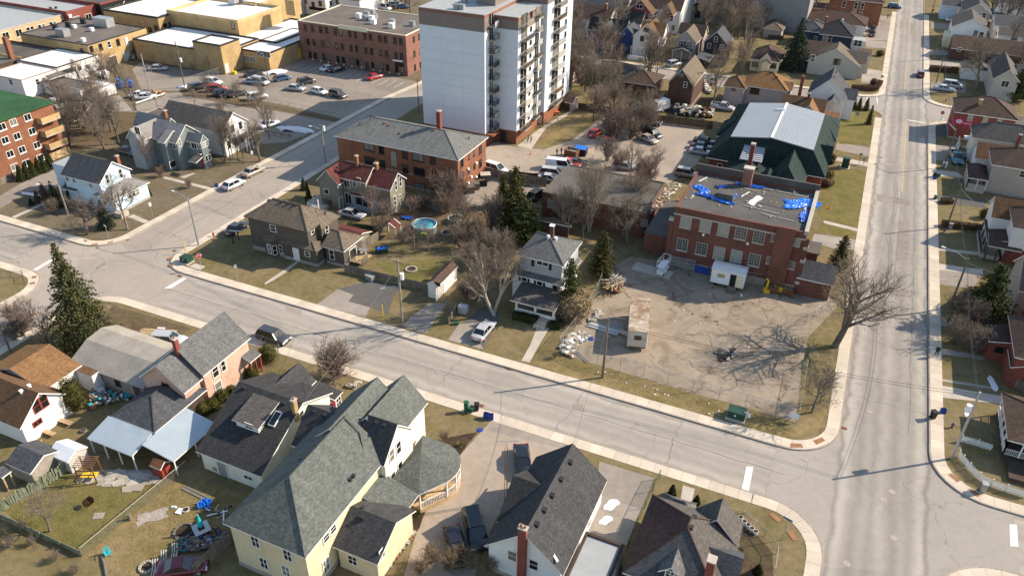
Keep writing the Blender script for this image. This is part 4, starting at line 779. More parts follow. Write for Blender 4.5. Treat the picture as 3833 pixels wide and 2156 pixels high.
h.box(-63.9-h.o.x,-62.5-h.o.x,138.9-h.o.y,139.1-h.o.y,0,2.4,'iron','entrance'); h.box(-65.2-h.o.x,-63.6-h.o.x,134.9-h.o.y,137.6-h.o.y,2.4,2.7,'brick_orange','canopy'); h.door("20:270,1200",.9,2,'cream','stone')
# ---- house between the school and the street
h=House('grey_white_house','small grey two storey house with white porch, dark shutters and roof ventilators','house',(-33.5,89))
h.hr(-36.9,-29.9,85.8,93.2,9.5,7.6,'sid_grey','sh_grey',z0=4.6); h.wallbox(-37.5+33.5,-30.3+33.5,86.0-89,93.0-89,0,4.7,'sid_white',base=.4); h.roofpart([[(-4.5,-3.6,4.6),(3.7,-3.6,4.6),(3.3,-2.7,5.2),(-4.0,-2.7,5.2)],[(3.7,-3.6,4.6),(3.7,4.2,4.6),(3.3,4,5.2),(3.3,-2.7,5.2)]],'sh_grey',.14)
h.win("21:298,1185",1.6,.95,'white',2); h.wallitem("21:200,1185 375,1225",.4,1.3,'sign_black','shutter'); h.win("21:115,1335 270,1375 425,1415",.75,1.25,'white',1); h.wallitem("21:70,1330 158,1350 222,1370 315,1385",.3,1.3,'sign_black','shutter')
h.roofpart([[(-2.5,-7.2,2.75),(4.1,-7.2,2.75),(4.1,-2.9,3.5),(-2.5,-2.9,3.5)]],'sh_old',.16); h.deck(-35.6,-29.6,82.4,86,.7,'wood_grey','trim',.0,None,sides='S'); [h.box(a,a+.28,-6.5,-6.22,.7,2.7,'trim','post') for a in (-2.0,.8,3.5)]; h.box(-2.1,3.9,-6.45,-6.3,.7,1.2,'trim','porch_wall'); h.box(1.4,3.0,-8.2,-6.6,0,.35,'conc','steps'); h.box(1.4,3.0,-7.5,-6.6,.35,.68,'conc','steps')
for q in ("21:355,945","21:430,965"):
    b=h.rhit(pts(q)[0]); o=MB().cyl((0,0,-.1),.16,.4,10).cyl((0,0,.3),.26,.18,12,0,.22).build('turbine_vent','steel_white',h.root,b[1])
h.chimney("21:390,895",1.6,.55,'brick_brown','steel_white',0)
# ---- school
h=House('brick_school','two storey dark brick school with barred white windows and tarpaulins on its roof','school',(-10,112))
X=lambda x:x-h.o.x
Y=lambda y:y-h.o.y
h.fr(-19.7,-.95,105.1,119.8,9.9,'brick_school','roof_mem',.35,cop='brick_school'); MB().box(X(-19.76),X(-.9),Y(105.02),Y(105.1),0,1.25).build('plinth','foundation',h.root); MB().box(X(-19.8),X(-5.0),Y(104.98),Y(105.1),8.75,8.95).build('cornice','stone',h.root); MB().box(X(-2.3),X(-.9),Y(104.98),Y(105.1),8.75,8.95).build('cornice','stone',h.root)
h.box(X(-5.0),X(-2.4),Y(104.55),Y(105.1),0,10.3,'brick_school','pilaster'); h.box(X(-19.9),X(-.8),Y(119.75),Y(120.1),9.0,11.0,'roof_mem','rear_parapet'); h.box(X(-12.3),X(-10.9),Y(117.6),Y(118.7),9,12.4,'brick_rose','chimney'); h.box(X(-12.4),X(-10.8),Y(117.5),Y(118.8),12.4,12.6,'conc','chimney_cap'); h.box(X(-1.35),X(-.8),Y(105.05),Y(119.9),9.55,10.15,'stone','coping')
h.win("o:115,325 240,350 355,375 467,397 582,422 92,470 215,497 327,522 437,543 552,568",1.5,1.85,'stone',6,True); h.win("o:688,428 655,570",.95,1.05,'stone',4,True);
h.walls.append(((X(-2.4),Y(105.1)),(X(-.95),Y(105.1)),0,9)); h.win("o:822,455 787,600",.85,1.05,'stone',4,True)
h.bulk("o:365,172",9.56,2.5,1.9,.95,'roof_mem','roof_box'); h.wallitem("o:228,405 510,462",.3,.35,'white','floodlight',.25)
for z in (5.2,7.3,1.6): h.box(X(-1.0),X(-.35),Y(104.9),Y(105.7),z,z+.5,'stone','buttress_cap')
h.box(X(-.95),X(-.4),Y(105),Y(105.6),0,9,'brick_school','buttress'); h.box(X(-20.3),X(-19.7),Y(105),Y(105.6),0,7.6,'brick_school','buttress'); h.box(X(-20.4),X(-19.65),Y(104.9),Y(105.7),7.6,8.0,'stone','buttress_cap')
h.gr(-.9,4.2,104.6,110.2,'x',4.6,2.9,'brick_school','sh_slate'); h.win("31:470,1140",1.0,1.1,'stone',4,True); h.box(X(-.9),X(1.2),Y(113),Y(116.5),0,2.8,'brick_school','entrance_lobby'); h.box(X(-1),X(1.4),Y(112.8),Y(116.7),2.8,3.0,'roof_mem','lobby_roof')
h.box(X(-24.3),X(-19.8),Y(107.2),Y(119.6),0,3.4,'brick_school','link'); h.box(X(-24.4),X(-19.75),Y(107.1),Y(119.7),3.4,3.55,'roof_tar','link_roof')
h.box(X(-.9),X(1.6),Y(112.4),Y(112.7),0,.9,'wood_raw','step_wall')
SCH=h
h=House('low_wing','long single storey brick wing with flat tar roof behind leafless birches','school',(-33,114))
h.flat("21:300,475 570,205 1330,690",4.6,'brick_school','roof_tar',.1,cop='roof_tar'); h.win("21:380,600 430,615 640,645",.9,1.1,'stone',4,True); h.win("21:620,790 1320,790",1.0,1.1,'stone',4); h.door("21:1250,950",1.0,2,'cream','wood_dark')
basic('metal_rib_hi',(.37,.39,.42),.05,.45); basic('rib_gap_shade',(.17,.18,.2),.06,.6)  # deck colour is darkened to paint in the shadow between the ribs
# ---- church hall
h=House('church_hall','hall with dark green roofs and large ribbed white metal top','church',(-11,156)); X=lambda x:x-h.o.x
Y=lambda y:y-h.o.y
h.wallbox(X(-21.3),X(-1.2),Y(141.5),Y(172.6),0,3.9,'brick_red')
o_=[(-22,140.8,3.6),(-.5,140.8,3.6),(-.5,173.4,3.6),(-22,173.4,3.6)]; i_=[(-18.4,142.9,7.6),(-3.7,142.9,7.6),(-3.7,163.2,7.6),(-18.4,163.2,7.6)]
o_=[(X(a),Y(b),c) for a,b,c in o_]; i_=[(X(a),Y(b),c) for a,b,c in i_]
h.roofpart([[o_[k],o_[(k+1)%4],i_[(k+1)%4],i_[k]] for k in range(4)],'sh_church',trim='trim')
h.gr(-4.6,-.4,146.5,151.6,'x',6.6,3.7,'brick_red','sh_church',walls=False); h.hr(-6.5,-.35,152.4,158.6,6.9,3.7,'brick_red','sh_church',walls=False); h.hr(-6.5,-.3,159.5,168,6.9,3.7,'brick_red','sh_church',walls=False); h.hr(-22.6,-17,152,161,6.4,3.8,'brick_red','sh_church',walls=False)
zc,zr=7.75,8.75
for sgn,xa,xb in ((-1,-18.4,-11.35),(1,-11.0,-3.6)):
    for k in range(38):
        ya=142.6+k*.54; a,b=(xa,xb); za,zb=(zc,zr) if sgn<0 else (zr,zc)
        MB().slab([(X(a),Y(ya)+.03,za),(X(b),Y(ya)+.03,zb),(X(b),Y(ya)+.30,zb+.03),(X(a),Y(ya)+.30,za+.03)],.14).build('metal_rib','metal_rib_hi',h.root)
    MB().slab([(X(xa),Y(142.6),za-.12),(X(xb),Y(142.6),zb-.12),(X(xb),Y(163.1),zb-.12),(X(xa),Y(163.1),za-.12)],.1).build('roof_deck','rib_gap_shade',h.root)
[MB().poly([(X(-18.4),Y(y),7.5),(X(-3.6),Y(y),7.5),(X(-3.6),Y(y),7.72),(X(-11.2),Y(y),8.7),(X(-18.4),Y(y),7.72)]).build('gable_wall','sh_church',h.root) for y in (142.75,163.0)]; MB().box(X(-11.4),X(-10.95),Y(142.5),Y(163.2),zr-.05,zr+.12).build('ridge_cap','trim',h.root); MB().tube((X(-12.5),Y(158.2),zr-.05),(X(-10.9),Y(158.2),zr+.2),.28,.28,10).build('roof_duct','steel_white',h.root)
for k in range(10):
    ya=138.4+k*.55; MB().slab([(X(-15.6),Y(ya),5.5+.16*k),(X(-11.9),Y(ya),5.5+.16*k),(X(-11.9),Y(ya+.33),5.6+.16*k),(X(-15.6),Y(ya+.33),5.6+.16*k)],.1).build('metal_rib','metal_rib_hi',h.root)
MB().slab([(X(-15.7),Y(138.3),5.38),(X(-11.8),Y(138.3),5.38),(X(-11.8),Y(144.1),7.0),(X(-15.7),Y(144.1),7.0)],.1).build('roof_deck','rib_gap_shade',h.root); MB().poly([(X(-11.8),Y(138.3),5.3),(X(-11.8),Y(144.1),6.95),(X(-11.8),Y(144.1),4.5)]).build('cheek','trim',h.root)
h.hr(-9.9,-3.6,131.5,146,7.4,3.6,'brick_red','sh_church',hipl=2.2); h.gr(-17.8,-9.5,131.5,144,'y',5.4,3.6,'brick_red','sh_church'); h.gr(-11.5,-8.2,130.8,136,'y',5.8,4.2,'stucco_pink','sh_church')
h.box(X(-13.7),X(-13.0),Y(134.6),Y(135.3),3,9.8,'brick_red','chimney'); h.box(X(-13.75),X(-12.95),Y(134.55),Y(135.35),9.8,10.1,'stone','chimney_cap'); h.vent("j:440,805 600,830 800,985 1040,810 1128,825",.3,.25)
h.win("j:270,960",.8,1.6,'white',1)
# ---- small buildings of the block
h=House('garage','small garage with low brown roof and peeling white door beside bare trees','garage',"11:1700,1440"); h.gable("11:1810,1385 1920,1160 1700,1405",3.0,2.3,'stucco','sh_choc',oh=.15,og=.15); h.door("12:1840,30",2.2,1.9,'lath','white'); h.win("11:1820,1405",.7,.45,'brown',0)
h=House('red_shed','low shed with red shingle roof between two back yards','shed',(-66.5,88)); h.gr(-70.3,-64.3,86.2,91.2,'x',3.1,2.2,'sid_olive','sh_red')
h=House('canopy_shed','small tan-roofed shed with a blue sheet behind the grey white house','shed',"21:450,900"); h.hip("21:380,740 470,760 580,830",3.0,2.3,'brick_brown','sh_tan')
h=House('hut','small pink gambrel garden hut with dark doors beside the tower','shed',"20:570,1130"); h.gable("20:560,950 620,990 655,990",3.0,2.1,'stucco_pink','sh_wine',oh=.15,og=.15); h.door("20:545,1080",1.0,1.9,'sid_char','wood_dark')
h=House('brown_cottage','low cottage with brown roof half hidden by trees behind the tower','house',(-66,186)); h.hr(-75,-63,180,190,5.4,3,'brick_brown','sh_choc'); h.win("20:500,770 610,785",1.0,1.3,'white',1)
h=House('ochre_cottage','low cottage with ochre wall behind the trees, roof dark grey','house',(-55,189)); h.hr(-60,-48,184,192.5,4.6,2.8,'sid_yellow','sh_old')
h=House('dark_cottage','low dark roofed cottage hidden behind leafless trees near the gabled brick house','house',(-47,184)); h.hr(-50,-42,179,188,4.8,3,'brick_brown','sh_choc')
h=House('gable_brick_house','tall narrow brick house with tan shingle gable roof above the timber fence','house',(-36.5,185)); h.gable("l:465,535 265,735 460,935",8.9,5.4,'brick_brown','sh_tan',oh=.3,base=.3); h.win("l:257,815",1.3,1.0,'brown',2); h.win("l:315,950",.7,1.2,'white',1); h.vent("l:540,800 500,805",.15,.35)
h=House('pink_stucco_house','pale pink stucco house with orange-brown hip roof and small dormer','house',(-19,188)); h.hr(-23.6,-13.0,184.2,193,7.2,4.5,'stucco_pink','sh_orange'); h.hr(-27.2,-22,182.3,189,6.0,4.3,'stucco_pink','sh_rust'); h.gable("l:1310,800 1400,770 1210,880",6.0,5.1,'trim','sh_orange',z0=4.6,oh=.15,og=.1); h.win("l:1270,1030",1.9,1.6,'brown',2); h.win("l:980,1005",.8,.9,'brown',1); h.gr(-15.8,-12.2,186,190.5,'x',5.6,4.3,'stucco_pink','sh_orange'); h.vent("l:1580,850 1310,700 1495,725",.35,.2)
h=House('tan_gable_house','house with brown crossed gables and pale wall right behind the white metal roof','house',(-8,178)); h.gr(-13.2,-4.0,173,181,'x',6.2,3.4,'stucco','sh_rust'); h.gr(-10.2,-4.2,171.5,177,'y',6.2,3.6,'stucco','sh_orange'); h.gr(-4.6,-.9,172.6,179,'x',4.2,3,'stucco_pink','sh_orange'); h.chimney("l:2010,1110",.9,.5,'brick_red');
h=House('white_gable_house','white house with steep slate-blue gable roof beside the street corner','house',(-4,184)); h.gable("l:2375,710 2320,870 2545,1135",9.0,5.0,'stucco','sh_slate',oh=.3); h.gr(-4.6,-1.6,178.2,182.5,'y',6.2,4.3,'stucco','sh_slate',walls=False); h.gr(-1.2,1.6,184,189.5,'x',6.4,4.6,'stucco','sh_slate'); h.box(-6.7,-6.0,-.5,.3,0,8.6,'brick_red','chimney'); h.win("l:2375,1175",.9,1.5,'brown',1); h.vent("l:2395,765 2385,785 2360,835 2352,855",.3,.08)
for s,w,d,hh,m in (("j:2010,960",1.3,1.1,2.0,'green_box'),):
    p=G(s); o=MB().box(-w/2,w/2,-d/2,d/2,.15,hh).box(-w/2-.06,w/2+.06,-d/2-.06,d/2+.06,hh,hh+.08).box(-w/2-.3,w/2+.3,-d/2-.3,d/2+.3,0,.15,1).build('transformer_cabinet',[m,'conc'],None,(p.x,p.y,0)); tag(o,'tall dark green electrical cabinet on a slab beside the church lawn','cabinet')
# ================================================================ north and west of the block
h=House('blue_house','pale blue clapboard house with grey gable roof and enclosed front porch','house',(-114,83.5))
h.gable("01:740,75 1110,180 950,395",8.0,5.2,'sid_blue','sh_slate',base=.4); h.shed("01:980,490 1120,545 1040,440",2.9,3.7,'sid_blue','sh_slate') if 0 else h.hr(-112.6,-108.0,80.6,88.6,4.2,3.0,'sid_blue','tin_step',base=.4); h.fr(-125,-119.5,83.6,87,5.2,'sid_blue','roof_grey',.0); h.shed("01:610,440 760,475 720,385",2.7,3.3,'sid_blue','sh_slate',walls=False,posts=(2,'trim',.1))
h.win("01:1075,350 1210,295",.6,1.5,'white',1); h.win("01:675,345 745,365 910,415",.6,.7,'white',1); h.win("01:1300,510 1340,490 1380,475",.55,1.2,'white',1); h.win("01:965,520 1060,590",.6,.6,'white',0); h.door("01:1140,590",.9,2.0); h.chimney("01:1195,170",1.7,.55,'brick_orange'); h.box(5.6,7.3,-3.2,-1.6,0,.8,'conc','steps')
h=House('victorian_house','grey Victorian house with stepped metal roof and red shingled gable peaks','house',(-116,102))
h.gable("m:145,100 490,170 225,275",7.9,5.6,'sid_vic','tin_step',og=.2,c2=3.2); h.gr(-121.2,-117.6,96.6,103,'y',8.0,5.8,'sid_grey','tin_step'); h.gr(-118.5,-111.5,99.2,105.5,'x',8.2,5.6,'sid_vic','tin_step'); h.gable("m:525,295 430,290 450,435",7.3,5.8,'sid_vic','tin_step',og=.2); h.gable("m:640,300 810,345 765,430",6.6,5.2,'sid_vic','tin_step',og=.15); h.shed("m:670,610 745,630 720,545",2.6,3.1,'sid_vic','sh_old',walls=False); h.shed("m:780,540 910,490 860,480",3.1,3.3,'red_paint','sh_old',z0=0)
h.win("m:150,300",1.1,1.3,'white',2); h.win("m:262,315",.5,1.4,'white',1); h.win("m:525,450 580,425",.6,1.3,'white',1); h.win("m:665,435 730,455",1.2,1.1,'white',2); h.win("m:790,460 825,445 855,430",.6,.9,'white',3); h.win("m:510,640",1.4,1.2,'white',0); h.win("m:820,600 855,585 885,570",.6,1.0,'white',1); h.chimney("m:440,150",1.3,.6,'brick_orange')
h=House('white_frame_house','white gable house with dark grey roof beside the victorian house','house',(-114,112))
h.gr(-124.5,-108.2,107.6,115.2,'x',8.1,5.3,'sid_white','sh_old',base=.3); h.win("m:1055,310 1122,280 1200,245",.65,1.3,'brown',1); h.win("m:1148,410 1215,380 1085,440",.65,1.3,'brown',1); h.shed("m:1250,385 1325,350 1200,340",2.7,3.3,'sid_white','sh_old',walls=False,posts=(3,'trim',.12)); h.fr(-131,-124.3,109,114,4.6,'stucco','roof_tar',.1)
h=House('orange_apartments','orange brick apartment block with green flat roof and balconies, left edge','apartments',(-150,88))
h.fr(-172,-138.4,72,96.4,10.1,'brick_orange','roof_green',.05); h.box(-172.3+150,-138.0+150,71.7-88,96.7-88,10.0,10.3,'roof_green','roof_edge'); h.win("00:275,1180 130,1230 20,1275 320,1320 170,1370 50,1410 01:100,98 220,55 145,230 262,190 405,135 370,10",1.25,1.1,'white',2,True)
for k in range(3):
    z=2.4+2.55*k; b=MB().box(11.6,13.1,4.2,8.2,z-.18,z).build('balcony','conc',h.root); MB().box(13.0,13.1,4.2,8.2,z,z+1).box(11.6,13.0,4.2,4.3,z,z+1).build('parapet','brick_tan',b)
# commercial buildings
h=House('tan_factory','two storey tan brick workshop with gravel roof, fire stair and loading doors','building',(-183,145))
h.fr(-199,-175,135.8,154.5,6.6,'brick_tan','roof_grav',.15,cop='iron'); h.win("00:825,520 918,498 1010,475 1185,428",.9,1.4,'brown',1,True); h.win("00:1095,450",.9,1.4,'white',1,True); h.door("00:1275,420",.9,2.1,'door_white','stone'); h.door("00:1005,655 1275,580",2.2,2.9,'lath','metal_grey'); h.door("00:1140,625",2.4,2.9,'wood_dark','white'); h.door("00:1330,590",1,2.1,'door_white','white')
h.bulk("00:640,365",6.5,3,2,1.8,'metal_grey'); h.bulk("00:1050,265",6.5,5,2.6,2.2,'galv'); h.bulk("00:750,285 925,315 840,420 700,180",6.5,.9,.9,.8,'white'); h.bulk("00:560,300 690,275 840,240",6.5,1.6,.6,1.3,'iron')
mb=MB();
for k in range(12): mb.box(8.1,9.2,4.5-k*.28,4.78-k*.28,3.3-k*.27,3.36-k*.27)
mb.tube((9.2,4.7,4.3),(9.2,1.3,1.3),.04,.04,4); mb.box(8.1,9.3,4.7,6.6,3.3,3.4); mb.build('fire_stair','iron',h.root)
h=House('tan_works','sprawling tan brick works with wide white flat roofs and a corner tower','building',(-158,158))
h.fr(-174,-145.4,148.6,163.5,5.3,'brick_tan','roof_white',.3,cop='iron'); h.fr(-153.2,-144.3,148.4,155.3,7.3,'brick_tan','roof_white',.3,cop='iron'); h.fr(-145.5,-136,155.6,178,4.6,'brick_tan','roof_white',.3,cop='iron'); h.fr(-196,-176,160,186,8.0,'brick_tan','roof_white',.4,cop='iron'); h.fr(-176.5,-152.0,164,182,9.0,'brick_tan','roof_white',.7,cop='brick_buff'); h.fr(-152.3,-140,164,186,4.8,'brick_tan','roof_white',.3,cop='iron'); h.fr(-190,-160,181,200,8.8,'brick_tan','roof_white',.5,cop='brick_buff')
h.win("00:1420,335 1510,310 1570,290 1660,270 1712,255",1.1,1.5,'brown',1,True); h.win("00:2340,258",1.0,1.8,'brown',1,True); h.win("00:2505,595 10:70,545 10:200,500",4.2,1.3,'white',6); h.door("00:2280,690",1.0,2.1); h.box(-143.4+158,-142.2+158,-8.5,-7.8,0,.7,'yellow_paint','bollard_step'); h.bulk("00:2350,30 2440,15",9,2.2,2,1.6,'galv'); h.box(-147+158,-144+158,20,23,8,12,'brick_tan','chimney')
h.bulk("10:140,230",4.7,.7,.7,.6,'metal_grey'); h.fr(-139,-135,170,182,3.6,'brick_tan','roof_white',.2,cop='iron'); h.box(-140.5+158,-135.6+158,9.5,12.5,0,2.6,'yellow_paint','gate_screen')
h=House('brick_shops','row of brown and red brick shopfronts with grey roofs, top left corner','building',(-204,150))
h.fr(-240,-203.0,128,152.5,7.4,'brick_buff','roof_grey',.3,cop='stone'); h.fr(-232,-201.6,152.6,162.2,8.2,'brick_red','roof_grey',.5,cop='brick_red'); h.win("00:60,365 190,335",1.7,1.7,'white',2,True); h.win("00:285,310 325,300 400,285 440,275 515,255 550,248",.9,1.6,'white',1,True); h.win("00:650,230 770,200 890,175",1.9,1.6,'white',2,True); h.vent("00:510,95 565,90",.5,.5,'iron')
h=House('sign_building','black painted wall building with pale lettering above white flat roofs','building',(-206,166))
h.fr(-235,-199.5,162.3,174.5,8.6,'sign_black','roof_tar',.3,cop='brick_red'); b=h.hit(pts("00:1135,90")[0])
text_mesh('sign_lettering','WAVE',1.75,.03,'cream',h.root,b[1]+Vector((.06,-.6,0)),(math.pi/2,0,math.pi/2))
x=MB();
for a,c in (((-.75,-.7),(1.5,1.1)),((-.6,.6),(.7,-.7))): x.tube((0.05,a[0],a[1]),(.05,c[0],c[1]),.16,.12,4)
x.build('sign_cross','cream',h.root,b[1]+Vector((.03,3.0,.1)))
h=House('orange_hall','orange brick hall with tall dark windows at the top left','building',(-206,184)); h.fr(-240,-198,174.8,200,11,'brick_orange','roof_tar',.3); h.win("00:1395,55 1490,35 1585,15",2.2,2.2,'brown',1,True)
h=House('white_stucco_shops','stained white stucco buildings with flat roofs and a brick stack','building',(-178,124))
h.fr(-186,-172.4,124,135.7,4.6,'stucco','roof_white',.15,cop='wood_dark'); h.fr(-184,-172.4,114.5,123.8,4.3,'stucco','roof_white',.1); h.shed("00:475,800 790,715 700,685",3.4,4.2,'stucco','roof_tar',walls=False,posts=(4,'wood_dark',.12)); h.win("00:375,825 110,825 440,810",.8,1.2,'white',1); h.win("00:800,690 875,675",1.0,.9,'white',2); h.box(-11.7,-10.6,.6,1.6,0,9.4,'brick_orange','stack'); h.fr(-172,-160,119,124,2.6,'stucco','roof_tar',.1); h.fr(-166,-157.5,120.5,126.5,2.4,'stucco','roof_white',.1)
h.fr(-232,-186.5,112,135.5,4.4,'brick_brown','roof_tar',.2,cop='wood_dark'); h.box(-26,-9,2,2.15,4.45,4.6,'yellow_paint','gas_pipe')
h=House('rose_office','three storey rose brick office block with gravel roof over a parking lot','building',(-119,177))
h.fr(-135.2,-102.8,167.6,186.8,10.1,'brick_rose','roof_grav',.12,cop='cream');
up="490,280 562,285 645,300 703,305 792,322 847,330 938,340 993,350 1090,365 1146,375 1240,390 1297,398 1390,410 1450,420"; mi="520,420 578,425 665,440 720,448 805,462 862,470 952,485 1007,492 1100,508 1157,518 1250,532 1307,540 1402,558 1458,565"; lo="540,550 593,558 678,572 733,580 820,596 875,605 962,618 1018,628 1167,655 1260,670 1317,680 1410,695 1466,705"
for r in (up,mi,lo): h.win("10:"+r,.75,1.4,'brown',1,True)
h.win("10:1580,400 1635,375 1586,545 1642,520 1592,682 1648,655",.7,1.5,'brown',1); h.door("10:1112,668",1.1,2.3,'wood_dark','brick_rose'); h.wallitem("10:1435,642",2.4,1.5,'sign_black','hanging_sign',.12); h.wallitem("10:1425,612",2.8,.35,'white','sign_lamp',.4); h.wallitem("10:968,290",8.6,1.0,'cream','blank_sign',.12)
h.wallitem("10:564,598 648,615 724,628 803,637 880,652 960,665 1057,682 1175,702 1243,715 1336,732 1429,745",.3,.5,'white','stall_sign',.04)
for s,m in (("10:1030,185",'steel_white'),("10:1090,205",'metal_grey'),("10:1160,210",'steel_white'),("10:1112,165",'metal_grey'),("10:1165,150",'galv'),("10:1190,190",'metal_grey'),("10:1175,245",'white'),("10:1365,245",'galv'),("10:1360,285",'white'),("10:1565,265",'metal_grey')): h.bulk(s,9.99,1.3,1.1,1.2,m)
h=House('row_shops','white and grey shopfront row at the top edge behind the rose brick office','building',(-165,215)); h.fr(-172,-164,206,226,6.5,'sid_grey','roof_tar',.3); h.fr(-163.8,-156,208,228,6.0,'stucco','sh_wine',.2); h.fr(-155.8,-146,212,230,5.2,'stucco','roof_tar',.3); h.win("10:420,40 490,15 570,50 640,40 745,35 810,20",1,1.4,'brown',1); h.wallitem("10:625,95",7,.9,'sign_black','shop_sign',.1)
# houses north of the north street
h=House('royal_blue_house','royal blue house with white gable and dark shingle roof among bare trees','house',(-63,215)); h.gr(-71,-60,212.2,217.5,'x',8.2,5.2,'sid_royal','sh_black'); h.gr(-67.4,-62.5,208.9,216,'y',8.0,5.3,'sid_royal','sh_slate'); h.gr(-61.5,-57.6,212,218.5,'y',7.2,5.3,'sid_royal','sh_slate'); h.win("k:705,605 803,610",.75,1.5,'white',1); h.win("k:695,770 795,790",.8,1.7,'white',1); h.win("k:1055,675",1.6,.8,'white',2); h.win("k:1055,830",1.7,1.5,'white',2); h.win("k:770,460",.4,.6,'brown',0); h.shed("k:860,800 1130,830 950,720",2.6,3.0,'sid_royal','sh_black',walls=False,posts=(3,'trim',.15))
h=House('dark_roof_house','house with broad dark brown roof behind the royal blue house','house',(-76,228)); h.gr(-84,-68,222,233,'x',8.2,5.2,'stucco','sh_wine'); h.gr(-84,-66.5,233.5,243,'x',9.5,6.5,'sid_white','sh_slate'); h.chimney("k:1010,180",1.6,.6,'brick_orange'); h.gr(-66,-58.5,222.5,229,'x',8.2,5.6,'sid_white','sh_black')
h=House('white_porch_house','white house with orange crossed gables and brown porch roof','house',(-53.5,214)); h.gr(-57.4,-50.2,211.5,220,'y',8.6,5.2,'sid_white','sh_rust'); h.gr(-57.6,-52.2,210.2,216,'y',8.0,5.3,'sid_white','sh_orange'); h.gr(-56.5,-49.6,213,219,'x',8.4,5.4,'sid_white','sh_orange'); h.shed("k:1450,830 1960,890 1560,770",2.7,3.4,'sid_white','sh_wine',walls=False,posts=(4,'trim',.25)); h.box(-3.8,1.6,-7.1,-6.8,0,1.1,'stucco','porch_wall'); h.win("k:1730,550",1.4,.8,'brown',2); h.win("k:1660,705 1905,735",.9,1.3,'dark',1)
h=House('white_manor','large white house with long brown roof and three orange-trimmed dormers','house',(-61,250)); h.gr(-86,-51,238,256,'x',13.5,6.6,'sid_white','sh_choc'); h.gable("k:1650,0 1700,-60 1430,175",11.5,7.4,'brick_red','sh_rust',z0=6.2); h.gable("k:2140,80 2180,20 2000,250",10.5,7.4,'brick_red','sh_rust',z0=6.2); h.win("k:1612,125",1.9,1.0,'white',2); h.win("k:2127,190",.7,1.3,'white',1); h.win("k:1465,275 1645,285 1820,310 2190,340 1490,440 2220,510",1.0,1.5,'white',1)
h=House('grey_apartments','shaded grey apartment slab behind the trees at the top','apartments',(-35,262)); h.fr(-50,-17,256,280,15,'grey_wall','roof_tar',.3); h.win("20:1860,60 1870,110 1850,160 2080,120 2075,60",1.6,1.3,'dark',2)
h=House('taupe_house','narrow taupe siding house with dark shutters and white porch gable','house',(-43.5,221)); h.gr(-46.8,-40.5,213.7,222,'y',7.6,4.7,'sid_taupe','sh_tan'); h.gr(-47.5,-40,220,226,'x',7.4,4.9,'sid_taupe','sh_choc'); h.win("l:272,385 352,395",.75,1.4,'white',1); h.wallitem("l:243,385 300,390 325,393 380,400",.3,1.4,'sign_black','shutter'); h.gr(-46.6,-41.2,211.4,214,'y',3.6,2.7,'trim','sh_old',walls=False); [h.box(a,a+.15,-9.4,-9.2,0,2.7,'trim','post') for a in (-2.8,-.4,2.0)]
h=House('black_house','black gabled house with grey roof and red flag','house',(-36,217)); h.gable("l:845,130 745,220 910,400",8.35,5.2,'sid_char','sh_slate',oh=.3); h.win("l:735,325 640,415 812,435",.8,1.2,'white',1); h.shed("l:500,610 850,560 540,480",2.8,3.6,'sid_char','sh_slate',walls=False,posts=(3,'iron',.2)); h.box(-3.4,3.4,-6.6,-4,0,2.7,'sid_char','porch')
h=House('yellow_cottage','pale yellow cottage with brown hip roof and dark timbered porch gable','house',(-22,217)); h.hr(-26,-18.2,211.6,222,5.6,3.1,'sid_yellow','sh_choc'); h.gr(-23.5,-20.2,210.6,216,'y',5.1,3.1,'sid_yellow','sh_choc'); h.gr(-22.8,-20.4,209.6,211.4,'y',3.6,2.7,'sid_yellow','sh_wine'); h.win("l:1275,670 1520,690",1.5,1.2,'dark',2)
h=House('bungalow','grey shingled bungalow with broad brown gable roof and red brick rear','house',(-5,220)); h.gable("q:710,470 715,400 920,700",7.2,3.2,'sid_sage','sh_tan',oh=.5); h.gr(-14.8,-5.5,222.3,230.8,'x',5.9,3.6,'brick_red','sh_choc'); h.gr(-3.5,2,217.5,224,'x',6.0,3.6,'sid_sage','sh_tan'); h.win("q:685,595 712,597",.8,1.4,'brown',1); h.win("q:468,560",.8,1.6,'white',1); h.fr(-1,2.8,223,229.5,4.6,'sid_sage','sh_choc',0)
h=House('navy_house','navy blue house with dark roof, white trimmed windows and glazed porch','house',(-7,246)); h.hr(-11.9,-2.6,241.2,253,7.2,4.2,'sid_navy','sh_black'); h.hr(-18,-10.5,243.5,252,6,4.0,'sid_navy','sh_slate'); h.win("q:583,370 630,375",.9,1.8,'white',1); h.win("q:495,372",.7,1.1,'white',1); h.fr(-2.8,.6,243.5,248,3.0,'trim','roof_grey',0); h.win("q:883,415 915,420",1.0,1.5,'white',1); h.chimney("q:578,275",3.2,.5,'brick_orange'); h.vent("q:752,208",.35,.6,'steel_white')
h=House('wine_roof_house','house with dark wine roof behind the navy house','house',(-6,262)); h.hr(-17,0,256,268,6.6,4.2,'stucco','sh_wine'); h.win("q:510,215",.9,1.2,'white',1)
h=House('orange_villa','large orange brick house with white framed windows beside the far crossing','house',(-5,285)); h.hr(-13,3.4,274.5,294,11,7.4,'brick_orange','sh_wine'); h.win("q:765,45 880,60 942,65 860,135 922,150",.9,1.8,'white',1); h.fr(-19,-12.8,270,280,4.6,'brick_orange','sh_wine',0)
h=House('stucco_garage','tan garage with hip roof behind the far parking lot','garage',(-25,252)); h.hr(-28.2,-22.2,247,257,4.0,2.5,'stucco_pink','sh_tan')
h=House('brown_block','tall brown wall of an apartment block by the far parking lot','apartments',(-33,295)); h.fr(-46,-22.5,284,310,14,'stucco_pink','roof_tar',.3)
